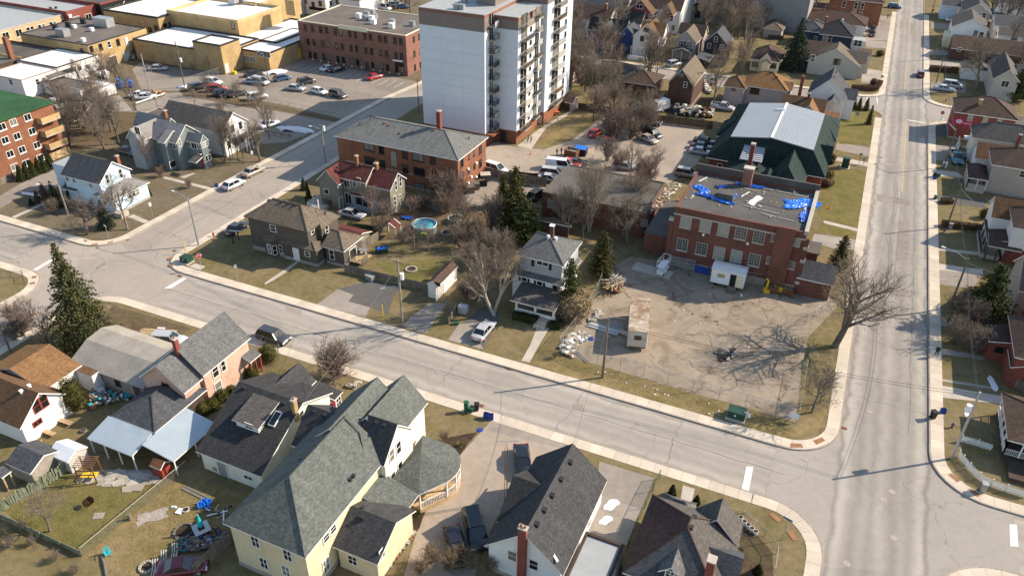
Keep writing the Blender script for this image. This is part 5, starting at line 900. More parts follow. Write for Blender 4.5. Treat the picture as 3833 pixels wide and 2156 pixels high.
# houses east of the main street
h=House('magenta_sign_house','red brick corner house with brown hip roof and magenta wall sign','house',(27,187.5)); h.hr(20.8,32.8,182.4,192.2,8.5,5.8,'brick_red','sh_choc',base=.4); h.win("e:765,265 950,290 1130,300",.85,1.3,'stone',1,True); h.wallitem("e:665,322",3.9,1.35,'sign_magenta','wall_sign',.06)
b=h.hit(pts("e:627,312")[0]); MB().hull([(.6*math.cos(t),-.07,.42*math.sin(t)) for t in [k*math.pi/8 for k in range(16)]],[(.6*math.cos(t),-.1,.42*math.sin(t)) for t in [k*math.pi/8 for k in range(16)]]).build('sign_oval','white',h.root,b[1]);
mb=MB(); [mb.tube((u,0,v),(w,0,y),.035,.035,4) for u,v,w,y in ((-.4,.16,.05,.2),(-.2,.2,-.25,-.2),(0,-.15,.12,.14),(.12,.14,.2,-.16),(.2,-.05,.45,.12))]; mb.build('sign_script','sign_magenta',h.root,b[1]+Vector((0,-.12,0))); MB().box(.75,2.4,-.1,-.07,-.3,-.2).build('sign_line','white',h.root,b[1]); h.fr(32.6,38,182.6,190,4.4,'sid_blue','roof_tar',0); h.chimney("e:882,100",.9,.6,'brick_tan')
h=House('porch_house','cream house with dark grey hip roof and white flat porch roof beside the brick house','house',(30,174)); h.hr(24,36,170.4,177.6,7.6,5,'sid_cream','sh_old'); h.shed("e:690,520 695,485 800,490",2.9,3.0,'trim','white',walls=False); h.deck(22.6,24.4,171,176.5,.6,'wood_grey','trim',.9,2.8,sides='SW'); h.chimney("e:1345,590",1.8,.5,'brick_red')
h=House('green_trim_house','house with faded orange-brown porch roof beside the old blue pickup','house',(28,166)); h.gr(24.6,33,163.6,170.0,'x',5.6,3.4,'sid_white','sh_rust'); h.shed("e:795,700 830,570 990,640",2.6,3.3,'sid_white','sh_rust')
h=House('beige_house','large beige sided house with brown roof and dark front porch','house',(31,159)); h.hr(26.4,39,155.7,164,8.0,5.5,'sid_taupe','sh_choc',base=.4); h.hr(23.3,26.7,154.6,161.8,3.7,2.8,'sid_taupe','sh_wine',walls=False); h.deck(23.6,26.6,155,161.5,.7,'conc','trim',.9,2.7,sides='SW',solid='sid_taupe'); h.win("e:1410,965",.9,1.1,'white',1)
h=House('striped_roof_house','house with striped tan shingle roof and deep brown verandah','house',(29,134)); h.gr(25.2,36,133.4,139.5,'x',7.4,5.0,'sid_white','sh_rust'); h.hr(27.5,38,128,136,8.6,6.3,'stucco','sh_choc'); h.shed("f:950,400 950,135 1240,250",2.7,3.4,'brick_red','sh_choc',walls=False,posts=(4,'wood_dark',.2)); h.shed("f:975,410 1410,590 1280,350",2.7,3.5,'brick_red','sh_choc',walls=False,posts=(4,'wood_dark',.2)); h.deck(24.7,27.4,128.6,137.2,.7,'conc','wood_dark',.8,None,sides='WS'); h.box(-1.3,8,-5.8,-5.5,0,2.6,'brick_red','wall_end')
h=House('grey_roof_house','house with black roof mostly hidden behind the leaning pine','house',(31,119)); h.gr(27.6,38,112,121,'x',7.5,4.2,'sid_taupe','sh_black')
h=House('brick_gable_house','brick house at the right edge behind the pine, grey side yard','house',(31,106)); h.gr(28.2,38,104,110,'x',8,5,'brick_red','sh_choc')
h=House('brown_porch_house','red brick house with brown porch roofs, snow patch on its front lawn','house',(27,97)); h.shed("g:970,40 1000,255 1300,100",2.9,3.5,'brick_red','sh_wine',walls=True); h.hr(25.6,38,94,104,7.8,4.6,'brick_red','sh_choc'); h.shed("g:1225,350 1260,575 1426,500",2.8,3.4,'brick_red','sh_wine',walls=True); h.win("g:1120,360",.9,.8,'dark',0)
h=House('white_post_house','house with brown porch roof on white posts behind the picket fence','house',(28,84)); h.hr(24.3,38,79.5,88.3,4.6,3.0,'brick_red','sh_choc',walls=False); h.wallbox(27.6-28,37-28,80-84,88-84,0,3,'brick_red'); h.deck(24.6,27.6,80,87.8,.6,'wood_dark','trim',.8,2.9,sides='WS'); h.deck(25,29,76.4,79.6,.5,'wood_dark','trim',0,sides='S')
h=House('grey_gable_house','pale grey gable house with white window half hidden by a conifer','house',(33,222)); h.gr(30.2,36,214.2,231,'y',7.6,5.0,'sid_sage','sh_old'); h.win("n:608,680",1.5,1.4,'white',2); h.gr(36,46,222,232,'x',6,3.6,'sid_sage','sh_slate'); h.hr(24.6,31,229,236,4.4,2.8,'sid_white','sh_old')
h=House('yellow_white_house','white and pale yellow house with grey gable roof east of the main street','house',(28,270)); h.gr(22.4,32,262.3,276,'y',8.2,5.4,'sid_white','sh_old'); h.win("n:370,272 415,285",.8,1.3,'brown',1); h.box(-6.8,-2,-10,-3,0,3.2,'sid_yellow','side_wing'); h.chimney("n:475,215",1.6,.6,'brick_brown')
h=House('brown_bungalow','long brown bungalow behind a big bare tree east of the main street','house',(30,251)); h.gr(22.5,41,247,258,'x',5.6,3.1,'brick_brown','sh_choc'); h.win("n:240,402",.8,.9,'white',1)
h=House('far_gable_house','grey gable house with pale trim near the top right corner','house',(30,292)); h.gr(25.8,34,284,299,'y',8.2,5.4,'sid_taupe','sh_slate'); h.win("n:398,125 438,128",1.0,1.4,'white',1); h.gr(20.5,26,296,306,'x',6.5,4.4,'sid_blue','sh_slate')
h=House('long_grey_building','long low grey roofed building at the top right','building',(42,276)); h.gr(35,60,266,274,'x',5.2,3.6,'sid_white','sh_old'); h.gr(34.5,60,276,289,'x',6,4,'stucco','sh_slate'); h.win("n:540,275 685,310",1.4,1.0,'brown',2)
h=House('white_corner_house','white house at the top right corner','house',(44,310)); h.gr(38,60,308,322,'x',7.5,4.6,'sid_white','sh_slate')
# ================================================================ vegetation
def tree_mesh(seed,H,r0,nl=(7,6,6,4),trunkf=.3,spread=.9,up=.35,lean=(0,0),twig=.0115,stems=1,lim=(.5,.55,.5,.45),droop=0.):
    R=random.Random(seed); V=[[],[]];Fc=[[],[]]
    def tube(P,ra,rb,k,which):
        v,f=V[which],Fc[which]; b0=len(v); n=len(P)
        for i,p in enumerate(P):
            d=(P[min(i+1,n-1)]-P[max(i-1,0)]); d=d.normalized() if d.length>1e-6 else Vector((0,0,1)); u=d.orthogonal().normalized(); w=d.cross(u); r=ra+(rb-ra)*i/(n-1)
            for j in range(k): t=2*math.pi*j/k; q=p+u*(r*math.cos(t))+w*(r*math.sin(t)); v.append((q.x,q.y,q.z))
        for i in range(n-1):
            for j in range(k): a=b0+i*k+j; b=b0+i*k+(j+1)%k; f.append((a,b,b+k,a+k))
    def grow(p,d,L,r,lev):
        n=(6,5,4,3,2)[min(lev,4)]; P=[p.copy()]; wob=(.10,.22,.3,.35,.4)[min(lev,4)]
        for i in range(n):
            d=(d+Vector((R.gauss(0,wob),R.gauss(0,wob),R.gauss(0,wob)))*.55+Vector((0,0,up*.28 if lev else 0))-Vector((0,0,droop*.3 if lev>1 else 0))).normalized(); p=p+d*(L/n); P.append(p.copy())
        tube(P,r,max(r*.55,twig*.6) if lev<3 else twig*.5,(8,6,4,3,3)[min(lev,4)],0 if lev<2 else 1)
        if lev>=len(nl): return
        m=nl[lev]
        for k in range(m):
            t=(trunkf if lev==0 else .3)+(1-(trunkf if lev==0 else .3))*(k+R.random()*.8)/m; t=min(t,.98); i=min(int(t*n),n-1); q=P[i].lerp(P[i+1],t*n-i); ax=(P[i+1]-P[i]).normalized()
            a=R.random()*6.283 if lev else (k*2.4+R.random()*.6); u=ax.orthogonal().normalized(); w=ax.cross(u); side=u*math.cos(a)+w*math.sin(a); ang=R.uniform(.55,1.05)*spread
            nd=(ax*math.cos(ang)+side*math.sin(ang)).normalized(); l=L*lim[min(lev,3)]*R.uniform(.75,1.2)*(1.25-.55*t if lev==0 else 1); grow(q,nd,l,max(r*(1-.45*t)*(.55 if lev<2 else .5),twig),lev+1)
    for s in range(stems):
        d=Vector((lean[0],lean[1],1));
        if stems>1: a=6.283*s/stems+R.random(); d+=Vector((math.cos(a),math.sin(a),0))*R.uniform(.15,.38)
        grow(Vector((R.uniform(-.15,.15)*(stems>1),R.uniform(-.15,.15)*(stems>1),-.1)),d.normalized(),H*(.62 if stems==1 else .6)*R.uniform(.85,1.1) if stems>1 else H*.62,r0,0)
    out=[]; zm=H/max(v[2] for v in V[1])
    for k,nm in ((0,'trunk'),(1,'crown')):
        me=bpy.data.meshes.new(nm); V[k]=[(x*zm,y*zm,z*zm) for x,y,z in V[k]]; me.from_pydata(V[k],[],Fc[k]); me.polygons.foreach_set('use_smooth',[True]*len(me.polygons)); out.append(me)
    return out
def leaf_cloud(pts_,size,seed,flat=.0,m=None):
    R=np.random.default_rng(seed); P=np.array(pts_); n=len(P); d=R.normal(size=(n,3)); d/=np.linalg.norm(d,axis=1)[:,None]; c=P[:,:3]+d*P[:,3:4]*R.random((n,1))**.4
    a=R.normal(size=(n,3)); a[:,2]*=(1-flat); a/=np.linalg.norm(a,axis=1)[:,None]; b=np.cross(a,R.normal(size=(n,3))); b/=np.linalg.norm(b,axis=1)[:,None]; s=size*R.uniform(.6,1.3,(n,1))
    V=np.stack([c-a*s,c+b*s*.6,c+a*s,c-b*s*.6],1).reshape(-1,3); F=np.arange(4*n).reshape(n,4); return V,F
def mesh_np(name,V,F,*mats):
    me=bpy.data.meshes.new(name); me.from_pydata(V.tolist(),[],F.tolist())
    for m in mats: me.materials.append(MT(m))
    return me
def conifer_mesh(seed,H,R0,dens=1.,size=.16,shape=1.,droop=.35,base=.06,tiers=None,m='ndl_spruce',ragged=.25):
    R=random.Random(seed); pp=[]; T=tiers or int(H*3.2); br=MB()
    for i in range(T):
        t=(i+R.random()*.6)/T; z=H*(base+(1-base)*t); rad=R0*(1-t)**shape*R.uniform(1-ragged,1+ragged*.6)+.12; k=max(4,int(9*(1-t)+4)); a0=R.random()*6
        for j in range(k):
            a=a0+6.283*j/k+R.gauss(0,.15); L=rad*R.uniform(1-ragged,1.1); e=(math.cos(a),math.sin(a)); ns=max(3,int(L*7*dens))
            if i%2==0 and L>.5: br.tube((0,0,z+.1),(e[0]*L*.9,e[1]*L*.9,z-droop*L*.6),.025,.008,3)
            for q in range(ns):
                u=(q+.5)/ns; w=.12+.30*L*u*(1-u*.6)
                for side in (-1,0,1): pp.append((e[0]*L*u-e[1]*side*w*.6,e[1]*L*u+e[0]*side*w*.6,z-droop*L*u*u+.05*side*side,.16))
    V,F=leaf_cloud(pp,size,seed,.3); crown=mesh_np('crown',V,F,m); mb=MB().tube((0,0,-.1),(0,0,H*.95),.02*H+.04,.02,7); mb.v+=[]; n0=len(mb.v); mb.v+=br.v; mb.f+=[tuple(i+n0 for i in f) for f in br.f]; mb.m+=br.m; tr=mb.mesh('trunk',False); tr.materials.append(MT('bark')); return tr,crown
def blob_mesh(seed,rx,ry,rz,n,size,m,z0=0,noise=.12,core=True,cone=False):
    R=np.random.default_rng(seed); d=R.normal(size=(n,3)); d/=np.linalg.norm(d,axis=1)[:,None];
    bump=1+noise*np.sin(d[:,0]*5+seed)*np.sin(d[:,1]*6+1.3*seed)+noise*.6*R.normal(size=n); r=(.82+.2*R.random(n))*bump
    c=d*r[:,None];
    if cone: f=(1-np.clip((c[:,2]+1)/2,0,1))**.75+.06; h=R.random(n)**1.15; a=R.random(n)*6.283; f=(1-h)**.8*(.8+.25*R.random(n))+.05; c=np.stack([np.cos(a)*f,np.sin(a)*f,h*2-1],1)
    P=np.concatenate([c*np.array([rx,ry,rz])+np.array([0,0,rz+z0]),np.full((n,1),size*.5)],1); V,F=leaf_cloud(P,size,seed)
    mb=MB(); k=9; L=6; rings=[]
    for i in range(L+1):
        if cone: h=i/L; rr=.72*(1-h)+.02; zz=h*1.92*rz+z0+.02
        else: th=math.pi*i/L; rr=.8*math.sin(th)+.001; zz=rz-.8*rz*math.cos(th)+z0
        rings.append([(rx*rr*math.cos(6.283*j/k),ry*rr*math.sin(6.283*j/k),zz) for j in range(k)])
    b=len(V); VV=[tuple(p) for p in V]+[p for r_ in rings for p in r_]; FF=[tuple(f) for f in F]+[(b+i*k+j,b+i*k+(j+1)%k,b+(i+1)*k+(j+1)%k,b+(i+1)*k+j) for i in range(L) for j in range(k)]
    me=bpy.data.meshes.new('foliage'); me.from_pydata(VV,[],FF); me.materials.append(MT(m)); return me
TREES={}
def TV(key,*a,**k):
    TREES[key]=tree_mesh(*a,**k)
TV('broad',3,11,.27,(9,7,6,6),.28,.95,.35); TV('broad2',11,11,.25,(10,7,6,6),.25,1.0,.3); TV('tall',5,12,.2,(11,7,6,5),.35,.7,.55); TV('tall2',17,12,.18,(11,7,6,5),.3,.75,.5); TV('twin',8,11,.18,(9,7,5,5),.3,.75,.5,stems=2); TV('small',9,6,.1,(9,7,6,4),.3,.9,.35,twig=.0105); TV('small2',21,6,.1,(9,7,6,4),.2,.95,.3,twig=.0105); TV('bush',13,3.2,.035,(6,5,4),.1,.8,.35,stems=11,twig=.010); TV('bush2',14,3.2,.03,(7,5,4),.1,.75,.4,stems=9,twig=.010); TV('thin',23,9,.09,(12,6,5,4),.25,.6,.6,twig=.010); TV('pollard',31,6,.2,(9,8,6,4),.45,1.1,.05,twig=.010); TV('birch',37,11,.11,(10,6,5,4),.25,.6,.7,stems=3,twig=.0105); TV('weep',41,8,.14,(8,7,6,4),.3,1.0,.2,twig=.0105,droop=.5,stems=2); TV('maple',45,12.5,.46,(10,8,6,6),.22,1.05,.25,lean=(.2,.08),twig=.014,lim=(.74,.62,.5,.45)); TV('dome',51,3.4,.05,(7,6,5),.1,.8,.25,stems=14,twig=.0105)
def bare(key,at,H,label,bark='bark',twig='twig',rz=None,name='bare_tree',group=None,sx=1.):
    p=G(at) if isinstance(at,str) else Vector((*at,0)); base={'broad':11,'broad2':11,'tall':12,'tall2':12,'twin':11,'small':6,'small2':6,'bush':3.2,'bush2':3.2,'thin':9,'pollard':6,'birch':11,'weep':8,'maple':12.5,'dome':3.4}[key]; s=H/base
    t=thing(name,label,'tree' if 'tree' in name else 'shrub',(p.x,p.y,0),rng.random()*6.28 if rz is None else rz,group); t.scale=(s*sx,s*sx,s); a,b=TREES[key]
    for me,m,nm in ((a,bark,'trunk'),(b,twig,'crown')): o=put(nm,matted(me,m),t); setmat(o,m)
    return t
def conif(key,at,HH,label,name='spruce_tree',rz=0,group=None,**k):
    kk=('con',key)
    if kk not in CACHE: CACHE[kk]=conifer_mesh(sum(map(ord,key)),**k);
    tr,cr=CACHE[kk]; p=G(at) if isinstance(at,str) else Vector((*at,0)); t=thing(name,label,'tree',(p.x,p.y,0),rz,group); s=HH/k['H']; t.scale=(s,s,s); put('trunk',tr,t); put('crown',cr,t); return t
def shrub(at,rx,rz,label,m='box',name='shrub',cat='shrub',ry=None,group=None,n=900,size=.07,cone=False,z0=-.05,seed=None,rot=0):
    p=G(at) if isinstance(at,str) else Vector((*at,0)); ry=ry or rx; sd=int(rng.integers(1,90)) if seed is None else seed
    o=put(name,blob_mesh(sd,rx,ry,rz,n,size,m,z0,cone=cone),None,(p.x,p.y,0),rot); return tag(o,label,cat,group)
# -- big individual trees
bare('maple',"32:670,585",14.5,'massive old leafless tree leaning over the main street sidewalk',bark='bark',rz=.2)
bare('small',"32:445,1240",7.5,'crooked leafless tree inside the corner of the chain-link fence',bark='bark_grey'); bare('small2',"32:525,1150",4.5,'short stump-like bare tree next to the sidewalk at the corner')
bare('pollard',"01:880,910",7.2,'pollarded leafless tree on the lawn of the pale blue house',twig='twig_red'); bare('small',"01:1282,860",9.8,'open branched bare tree on the street corner before the blue porch',bark='bark_grey'); bare('bush',"01:540,700",3.2,'reddish many-stemmed bare shrub left of the blue house',twig='twig_red',name='bare_shrub')
bare('thin',"m:285,725",9,'bare larch with rusty twigs left of the Victorian house',bark='twig_red',twig='twig_red')
G1='trees along the lane behind the blue house'
for k,(s,key,H) in enumerate((("00:1370,1115",'tall',10.5),("00:1200,1449",'tall2',12),("01:700,20",'broad',11),("00:850,1300",'twin',11),("00:1010,1250",'tall',10),("01:1050,50",'twin',10),("00:700,1200",'tall2',9),("00:1120,1330",'broad2',9.5))): bare(key,s,H,'leafless tree in the dense stand between orange apartments and Victorian house','bark','twig',group=G1)
G2='slim trees before the white house'
for s,H in (("m:1045,615",10),("m:1100,590",10.5),("m:1125,585",9.5),("m:1240,640",8),("m:1185,625",7.5)): bare('thin',s,H,'slim leafless tree in front of the white gable house','bark','twig',group=G2)
bare('tall',"10:100,1290",9.5,'bare tree on the verge beside the parked white car and parking lot'); bare('tall2',"10:130,1400",8,'second bare tree on the verge by the lower parking lot'); bare('broad',"11:40,175",9.5,'bare tree on the side street verge below the snow heap')
G3='thin trees on the strip between the parking lots'
for s,H in (("00:2090,960",5.5),("00:1950,760",4.5),("00:2400,1040",6),("00:1960,1060",4),("10:60,1050",5.5),("00:2260,1260",6.5)): bare('small2',s,H,'small leafless tree on the strip beside the parked cars',group=G3)
bare('broad2',"10:1545,140",9,'broad bare tree behind the rose brick office');
# -- middle of the block
bare('birch',"21:765,875",14,'tall white-barked birch clump before the low brick wing','bark_birch','twig'); bare('birch',"21:520,905",9.5,'smaller white birch left of the tall birch clump','bark_birch','twig',rz=2.); bare('weep',"21:1150,1010",9,'drooping pale leafless tree against the brick wing','bark_grey','twig'); bare('twin',"21:1200,660",9.5,'wide twiggy tree rising behind the flat tar roof','bark','twig_red'); bare('tall',"21:1310,680",8,'dark bare tree by the school link building')
bare('twin',"12:2390,265",14,'pale leafless tree with bright branches beside the driveway of the grey house','bark_birch','twig',rz=.6); bare('twin',"12:2280,200",9.5,'bare twin-stemmed tree behind the silver sedan','bark_grey','twig')
G4='red-brown bushes behind the garage'
for s,key,H in (("11:2150,1250",'bush',5),("11:2300,1150",'bush2',5.5),("11:2050,1050",'bush',4),("11:2420,1350",'bush2',4.5),("11:2500,1200",'bush',5),("11:2200,950",'bush2',4.5),("12:2100,100",'bush',3.6),("12:2250,60",'bush2',4.2),("11:2380,900",'bush',4.4)): bare(key,s,H,'red-brown leafless bush in the thicket behind the small garage','twig_red','twig_red',name='bare_shrub',group=G4)
G5='bare trees round the pool yard'
for s,key,H in (("11:1160,760",'small',6.5),("11:1240,900",'bush2',4.5),("11:1320,870",'small2',6),("11:1580,1065",'small',5.5),("11:1730,1075",'small2',5),("11:2060,960",'tall',8.5),("11:1990,800",'small2',6),("11:1560,700",'bush',3.6),("11:1680,650",'bush2',3.5),("11:1460,1000",'bush',3)): bare(key,s,H,'leafless tree or tall shrub in the back yard around the round pool','twig','twig_red',name='bare_tree',group=G5)
G6='thicket by the tower parking lot'
for s,key,H in (("20:850,1040",'tall',10.5),("20:1000,1200",'broad2',9),("20:1150,1180",'twin',9),("20:1300,1230",'broad',8.5),("20:1050,1330",'bush2',6),("20:1180,1400",'bush',6),("20:1400,1180",'small',7.5),("20:900,1100",'small2',6.5),("21:950,170",'bush',5.5),("21:1050,260",'bush2',5.5),("21:1180,330",'small',7),("21:1290,380",'bush2',5),("21:1420,330",'small2',6.5),("20:1280,1300",'bush',5)): bare(key,s,H,'leafless tree in the thicket between the tower and church parking lots',group=G6)
bare('broad',"20:570,885",13,'large spreading bare tree right beside the tower'); bare('twin',"20:880,1045",14,'tall forked bare tree behind the grey-brown timber fence'); bare('broad2',"20:1345,850",12.5,'tall bare tree beside the north street',); bare('tall2',"20:2010,1090",12,'slanting bare tree beside the pink stucco house'); bare('small',"l:330,1170",6,'small bare tree against the dark brick gable house'); bare('small2',"l:1180,1180",6,'bare tree in front of the pink stucco wall'); bare('small',"l:1430,1200",5.5,'bare tree below the pale pink house, near the church roof')
G7='bare trees along the north street'
for s,key,H in (("k:350,950",'broad2',11),("k:600,900",'tall',10),("k:930,1080",'tall2',12),("k:1180,880",'small',8),("k:1780,1060",'small2',8),("l:740,880",'tall',9),("20:650,560",'twin',9)): bare(key,s,H,'leafless street tree in front of the houses on the north street',group=G7)
G8='tall bare trees at the top'
for s,key,H in (("20:2360,495",'broad',14),("20:1960,280",'tall2',15),("20:2110,250",'tall',14),("20:2250,200",'broad2',14),("20:2450,150",'broad',13),("20:2520,330",'tall2',10),("30:150,60",'twin',12)): bare(key,s,H,'tall leafless tree behind the houses at the top of the view',group=G8)
bare('broad2',"30:450,225",15,'large dark bare tree by the far parking lot'); bare('broad',"30:2090,915",16,'huge leafless tree beside the main street houses, upper right','bark_grey'); bare('small',"30:1550,30",5,'small bare tree near the far crossing') if 0 else None
bare('small',"q:480,690",6.5,'bare tree in front of the grey bungalow'); bare('small2',"30:1200,210",2.4,'small bare shrub on the bank beside the far driveway',name='bare_shrub')
bare('small',"32:1895,500",4.2,'small bare tree on the shaded right-hand lawn'); bare('bush',"32:2090,640",4.4,'dense bare bush by the brown porch','twig_red','twig',name='bare_shrub'); bare('bush2',"32:2060,420",4.5,'second bare bush beside the leaning pine','twig_red','twig_red',name='bare_shrub')
# -- south yards
bare('dome',"12:785,905",6.2,'dome-shaped many-stemmed bare tree beside the cross street','bark','twig_red',name='bare_tree',sx=1.05); bare('small',"03:500,1000",5.6,'bare fruit tree in the left back yard','bark','twig'); bare('small2',"02:500,610",6.5,'bare tree with a broken branch left of the big spruce','bark','twig_red'); bare('bush',"02:230,470",4,'bare bush near the left road edge','twig_red','twig_red',name='bare_shrub'); bare('bush2',"02:150,520",3.4,'low tangled bush at the far left road edge','twig_red','twig',name='bare_shrub'); bare('bush',"02:900,480",4,'bare shrub just right of the big spruce','twig','twig',name='bare_shrub'); bare('bush2',"02:1050,440",3.8,'bare shrub between the spruce and the barn','twig','twig',name='bare_shrub')
G9='bare shrubs at the bottom edge'
for s,H in (("13:1750,1320",2.6),("13:1950,1400",2.8),("13:2150,1380",2.8),("13:2330,1420",2.6),("13:1650,1430",2.2),("13:2050,1300",2.2)): bare('bush',s,H,'tangled leafless shrub at the bottom edge between the cream and white houses','twig','drygrass',name='bare_shrub',group=G9)
G10='bare shrubs along the lower left ditch'
for s,H in (("03:120,1150",1.6),("03:330,1130",1.4),("03:560,1290",1.5),("03:760,1420",1.6),("03:40,1020",1.5),("03:240,980",1.5)): bare('bush2',s,H,'low bare brush along the ditch in the lower left corner','twig','twig',name='bare_shrub',group=G10)
bare('bush2',"13:1880,90",1.8,'brown bare shrub beside the round porch','twig_red','twig_red',name='bare_shrub'); bare('bush',"13:1560,470",1.9,'bare shrub between ramp and cream wall','twig','twig_red',name='bare_shrub'); bare('small2',"31:960,210",1.9,'small rounded bare shrub beside the church driveway sign',name='bare_shrub'); bare('bush',"22:420,700",1.3,'low dry shrub on the verge beside the front walk','drygrass','drygrass',name='bare_shrub')
for s,H,l in (("01:1620,330",2.6,'bare shrub on the lawn below the Victorian bay window'),("01:1900,440",2.2,'bare shrub in the round bed left of the parked white hatchback'),("11:720,640",2.2,'reddish bare shrubs between the olive and brown houses')): bare('bush2',s,H,l,'twig_red','twig_red',name='bare_shrub')
def grove(poly,n,keys,h0,h1,label,group,seed,twig=('twig','twig_red'),name='bare_tree'):
    R=random.Random(seed); g=[(v.x,v.y) for v in GS(poly)]; k=0; tries=0
    while k<n and tries<4000:
        tries+=1; x=R.uniform(min(q[0] for q in g),max(q[0] for q in g)); y=R.uniform(min(q[1] for q in g),max(q[1] for q in g)); ins=False; j=len(g)-1
        for i in range(len(g)):
            if (g[i][1]>y)!=(g[j][1]>y) and x<(g[j][0]-g[i][0])*(y-g[i][1])/(g[j][1]-g[i][1])+g[i][0]: ins=not ins
            j=i
        if not ins or any(a-1.3<x<b+1.3 and c-1.3<y<d+1.3 for a,b,c,d in RECTS) or (6<x<19) or (193<y<204.5 and x<140): continue
        k+=1; bare(R.choice(keys),(x,y),R.uniform(h0,h1)*1.12,label,'bark',R.choice(twig),name=name,group=group)
T1=['broad','broad2','tall','tall2','twin']; T2=['bush','bush2','small','small2']
grove("20:480,560 1600,680 1560,560 1500,300 600,250",11,T1,9,13,'bare tree among the houses north of the tower','yard trees north of the tower',1); grove("20:500,900 1500,1000 1480,760 480,700",9,T1+['thin'],8,12,'bare tree in the back gardens between tower and brick gable house','garden trees east of the tower',2); grove("20:750,1080 1450,1230 1350,1420 1000,1440 800,1350",9,T2+['twin'],5,8,'twiggy growth in the hedge line of the tower lot','hedge growth in the tower lot',3); grove("21:900,150 1200,250 1500,380 1350,480 900,330",3,T2,4,6,'twiggy bush behind the flat tar roof','bushes behind the brick wing',4); grove("11:1850,560 2450,700 2480,1350 2150,1300 1900,900",9,T2,3.5,6.5,'brown bush between pool yard and grey white house','brown bushes right of the pool yard',5); grove("21:250,900 700,980 1150,1050 1100,880 500,800",3,['thin','small'],5,8,'bare tree along the front of the low brick wing','trees before the brick wing',6); grove("00:620,1000 1330,1130 1280,1440 800,1449 620,1250",8,T1+T2,6,10,'bare tree in the scrub behind the Victorian house','scrub trees left of the Victorian house',7); grove("30:1950,150 2576,250 2576,900 1950,700",8,T1,8,13,'bare tree in the yards east of the main street, upper right','yard trees upper right',8); grove("20:1500,0 2576,0 2576,500 2250,520 1750,260",9,T1,10,14,'bare tree at the top behind the black and taupe houses','trees at the top centre',9); grove("20:2000,500 2576,600 2576,900 2100,900",6,['small','small2','thin','tall'],6,9,'bare tree between the pink stucco and yellow houses','trees near the yellow cottage',10); grove("00:600,700 900,680 1300,900 900,960",5,['small','twin','tall'],6,8,'bare tree beside the stucco shops','trees by the stucco shops',11); grove("10:950,30 1600,60 1640,130 1000,60",4,T1,7,9,'bare tree behind the rose brick office roof','trees behind the rose office',12); grove("32:1760,300 2100,350 2300,600 1800,560",4,T2,3,5,'bare shrub on the shaded right lawn','shrubs on the right lawn',13,name='bare_shrub'); grove("02:40,350 420,330 560,620 150,640",4,T2,3,5,'bare scrub left of the big spruce','scrub left of the big spruce',14,name='bare_shrub')
# -- evergreens
conif('big',(-83.9,53.0),14.8,'big dark green spruce beside the crossing on the left',H=14,R0=4.7,m='ndl_spruce',shape=.9,size=.16,ragged=.42,droop=.45)
conif('blue',"30:255,700",13.2,'dark blue-green spruce behind the brown roofed bungalow',H=11,R0=3.6,m='ndl_blue',shape=.8,size=.18,dens=.9); conif('blue',"01:1075,835",5.0,'small blue spruce before the pale blue house',H=11,R0=3.6,rz=1.); conif('blue',"11:480,460",2.6,'little blue spruce at the corner of the olive house',H=11,R0=3.6,rz=2.)
conif('cedar',"21:20,870",11.5,'tall dark cedar beside the grey white house',name='cedar_tree',H=11,R0=3.3,m='ndl_cedar',shape=.6,size=.17,droop=-.15,ragged=.4); conif('cedar',"21:880,1330",7.8,'rusty green cedar between the grey house and the yard',name='cedar_tree',H=11,R0=2.6,rz=1.3); conif('cedar',"11:2480,620",6.2,'narrow cedar tip behind the parking stalls',name='cedar_tree',H=11,R0=2.6,rz=2.6)
conif('pine',(-28.7,85.6),9.2,'tall ragged pine in front of the grey white house wall',name='pine_tree',H=9,R0=1.9,m='ndl_pine',shape=.5,size=.15,droop=-.1,ragged=.45,dens=1.3); conif('wide',"21:120,960",7.2,'broad yellow-green juniper left of the grey white house',name='juniper_tree',H=7,R0=3.2,m='ndl_pine',shape=.45,size=.17,droop=-.1,ragged=.35)
conif('lean',"32:2150,290",8.8,'bushy yellow-green pine beside the right-hand sidewalk',name='pine_tree',H=8.5,R0=3.6,m='ndl_pine',shape=.6,size=.2,droop=.05,ragged=.45); conif('wide',"30:2470,1010",7.5,'dark conifer at the right edge by the grey gable house',name='juniper_tree',H=7,R0=3.2,rz=1.); conif('cedar',"31:700,1260",6,'narrow cedar at the school corner',name='cedar_tree',H=11,R0=2.6,rz=.4); conif('cedar',"20:1010,880",3.2,'small green juniper behind the timber fence',name='cedar_tree',H=11,R0=2.6,rz=.9)
shrub("02:775,1215",1.35,2.3,'lumpy golden-green cedar bush beside the white house',m='box',n=2200,size=.1); shrub("22:600,300",2.3,2.2,'big grey-brown dried juniper beside the porch',m='drygrass',n=3000,size=.14)
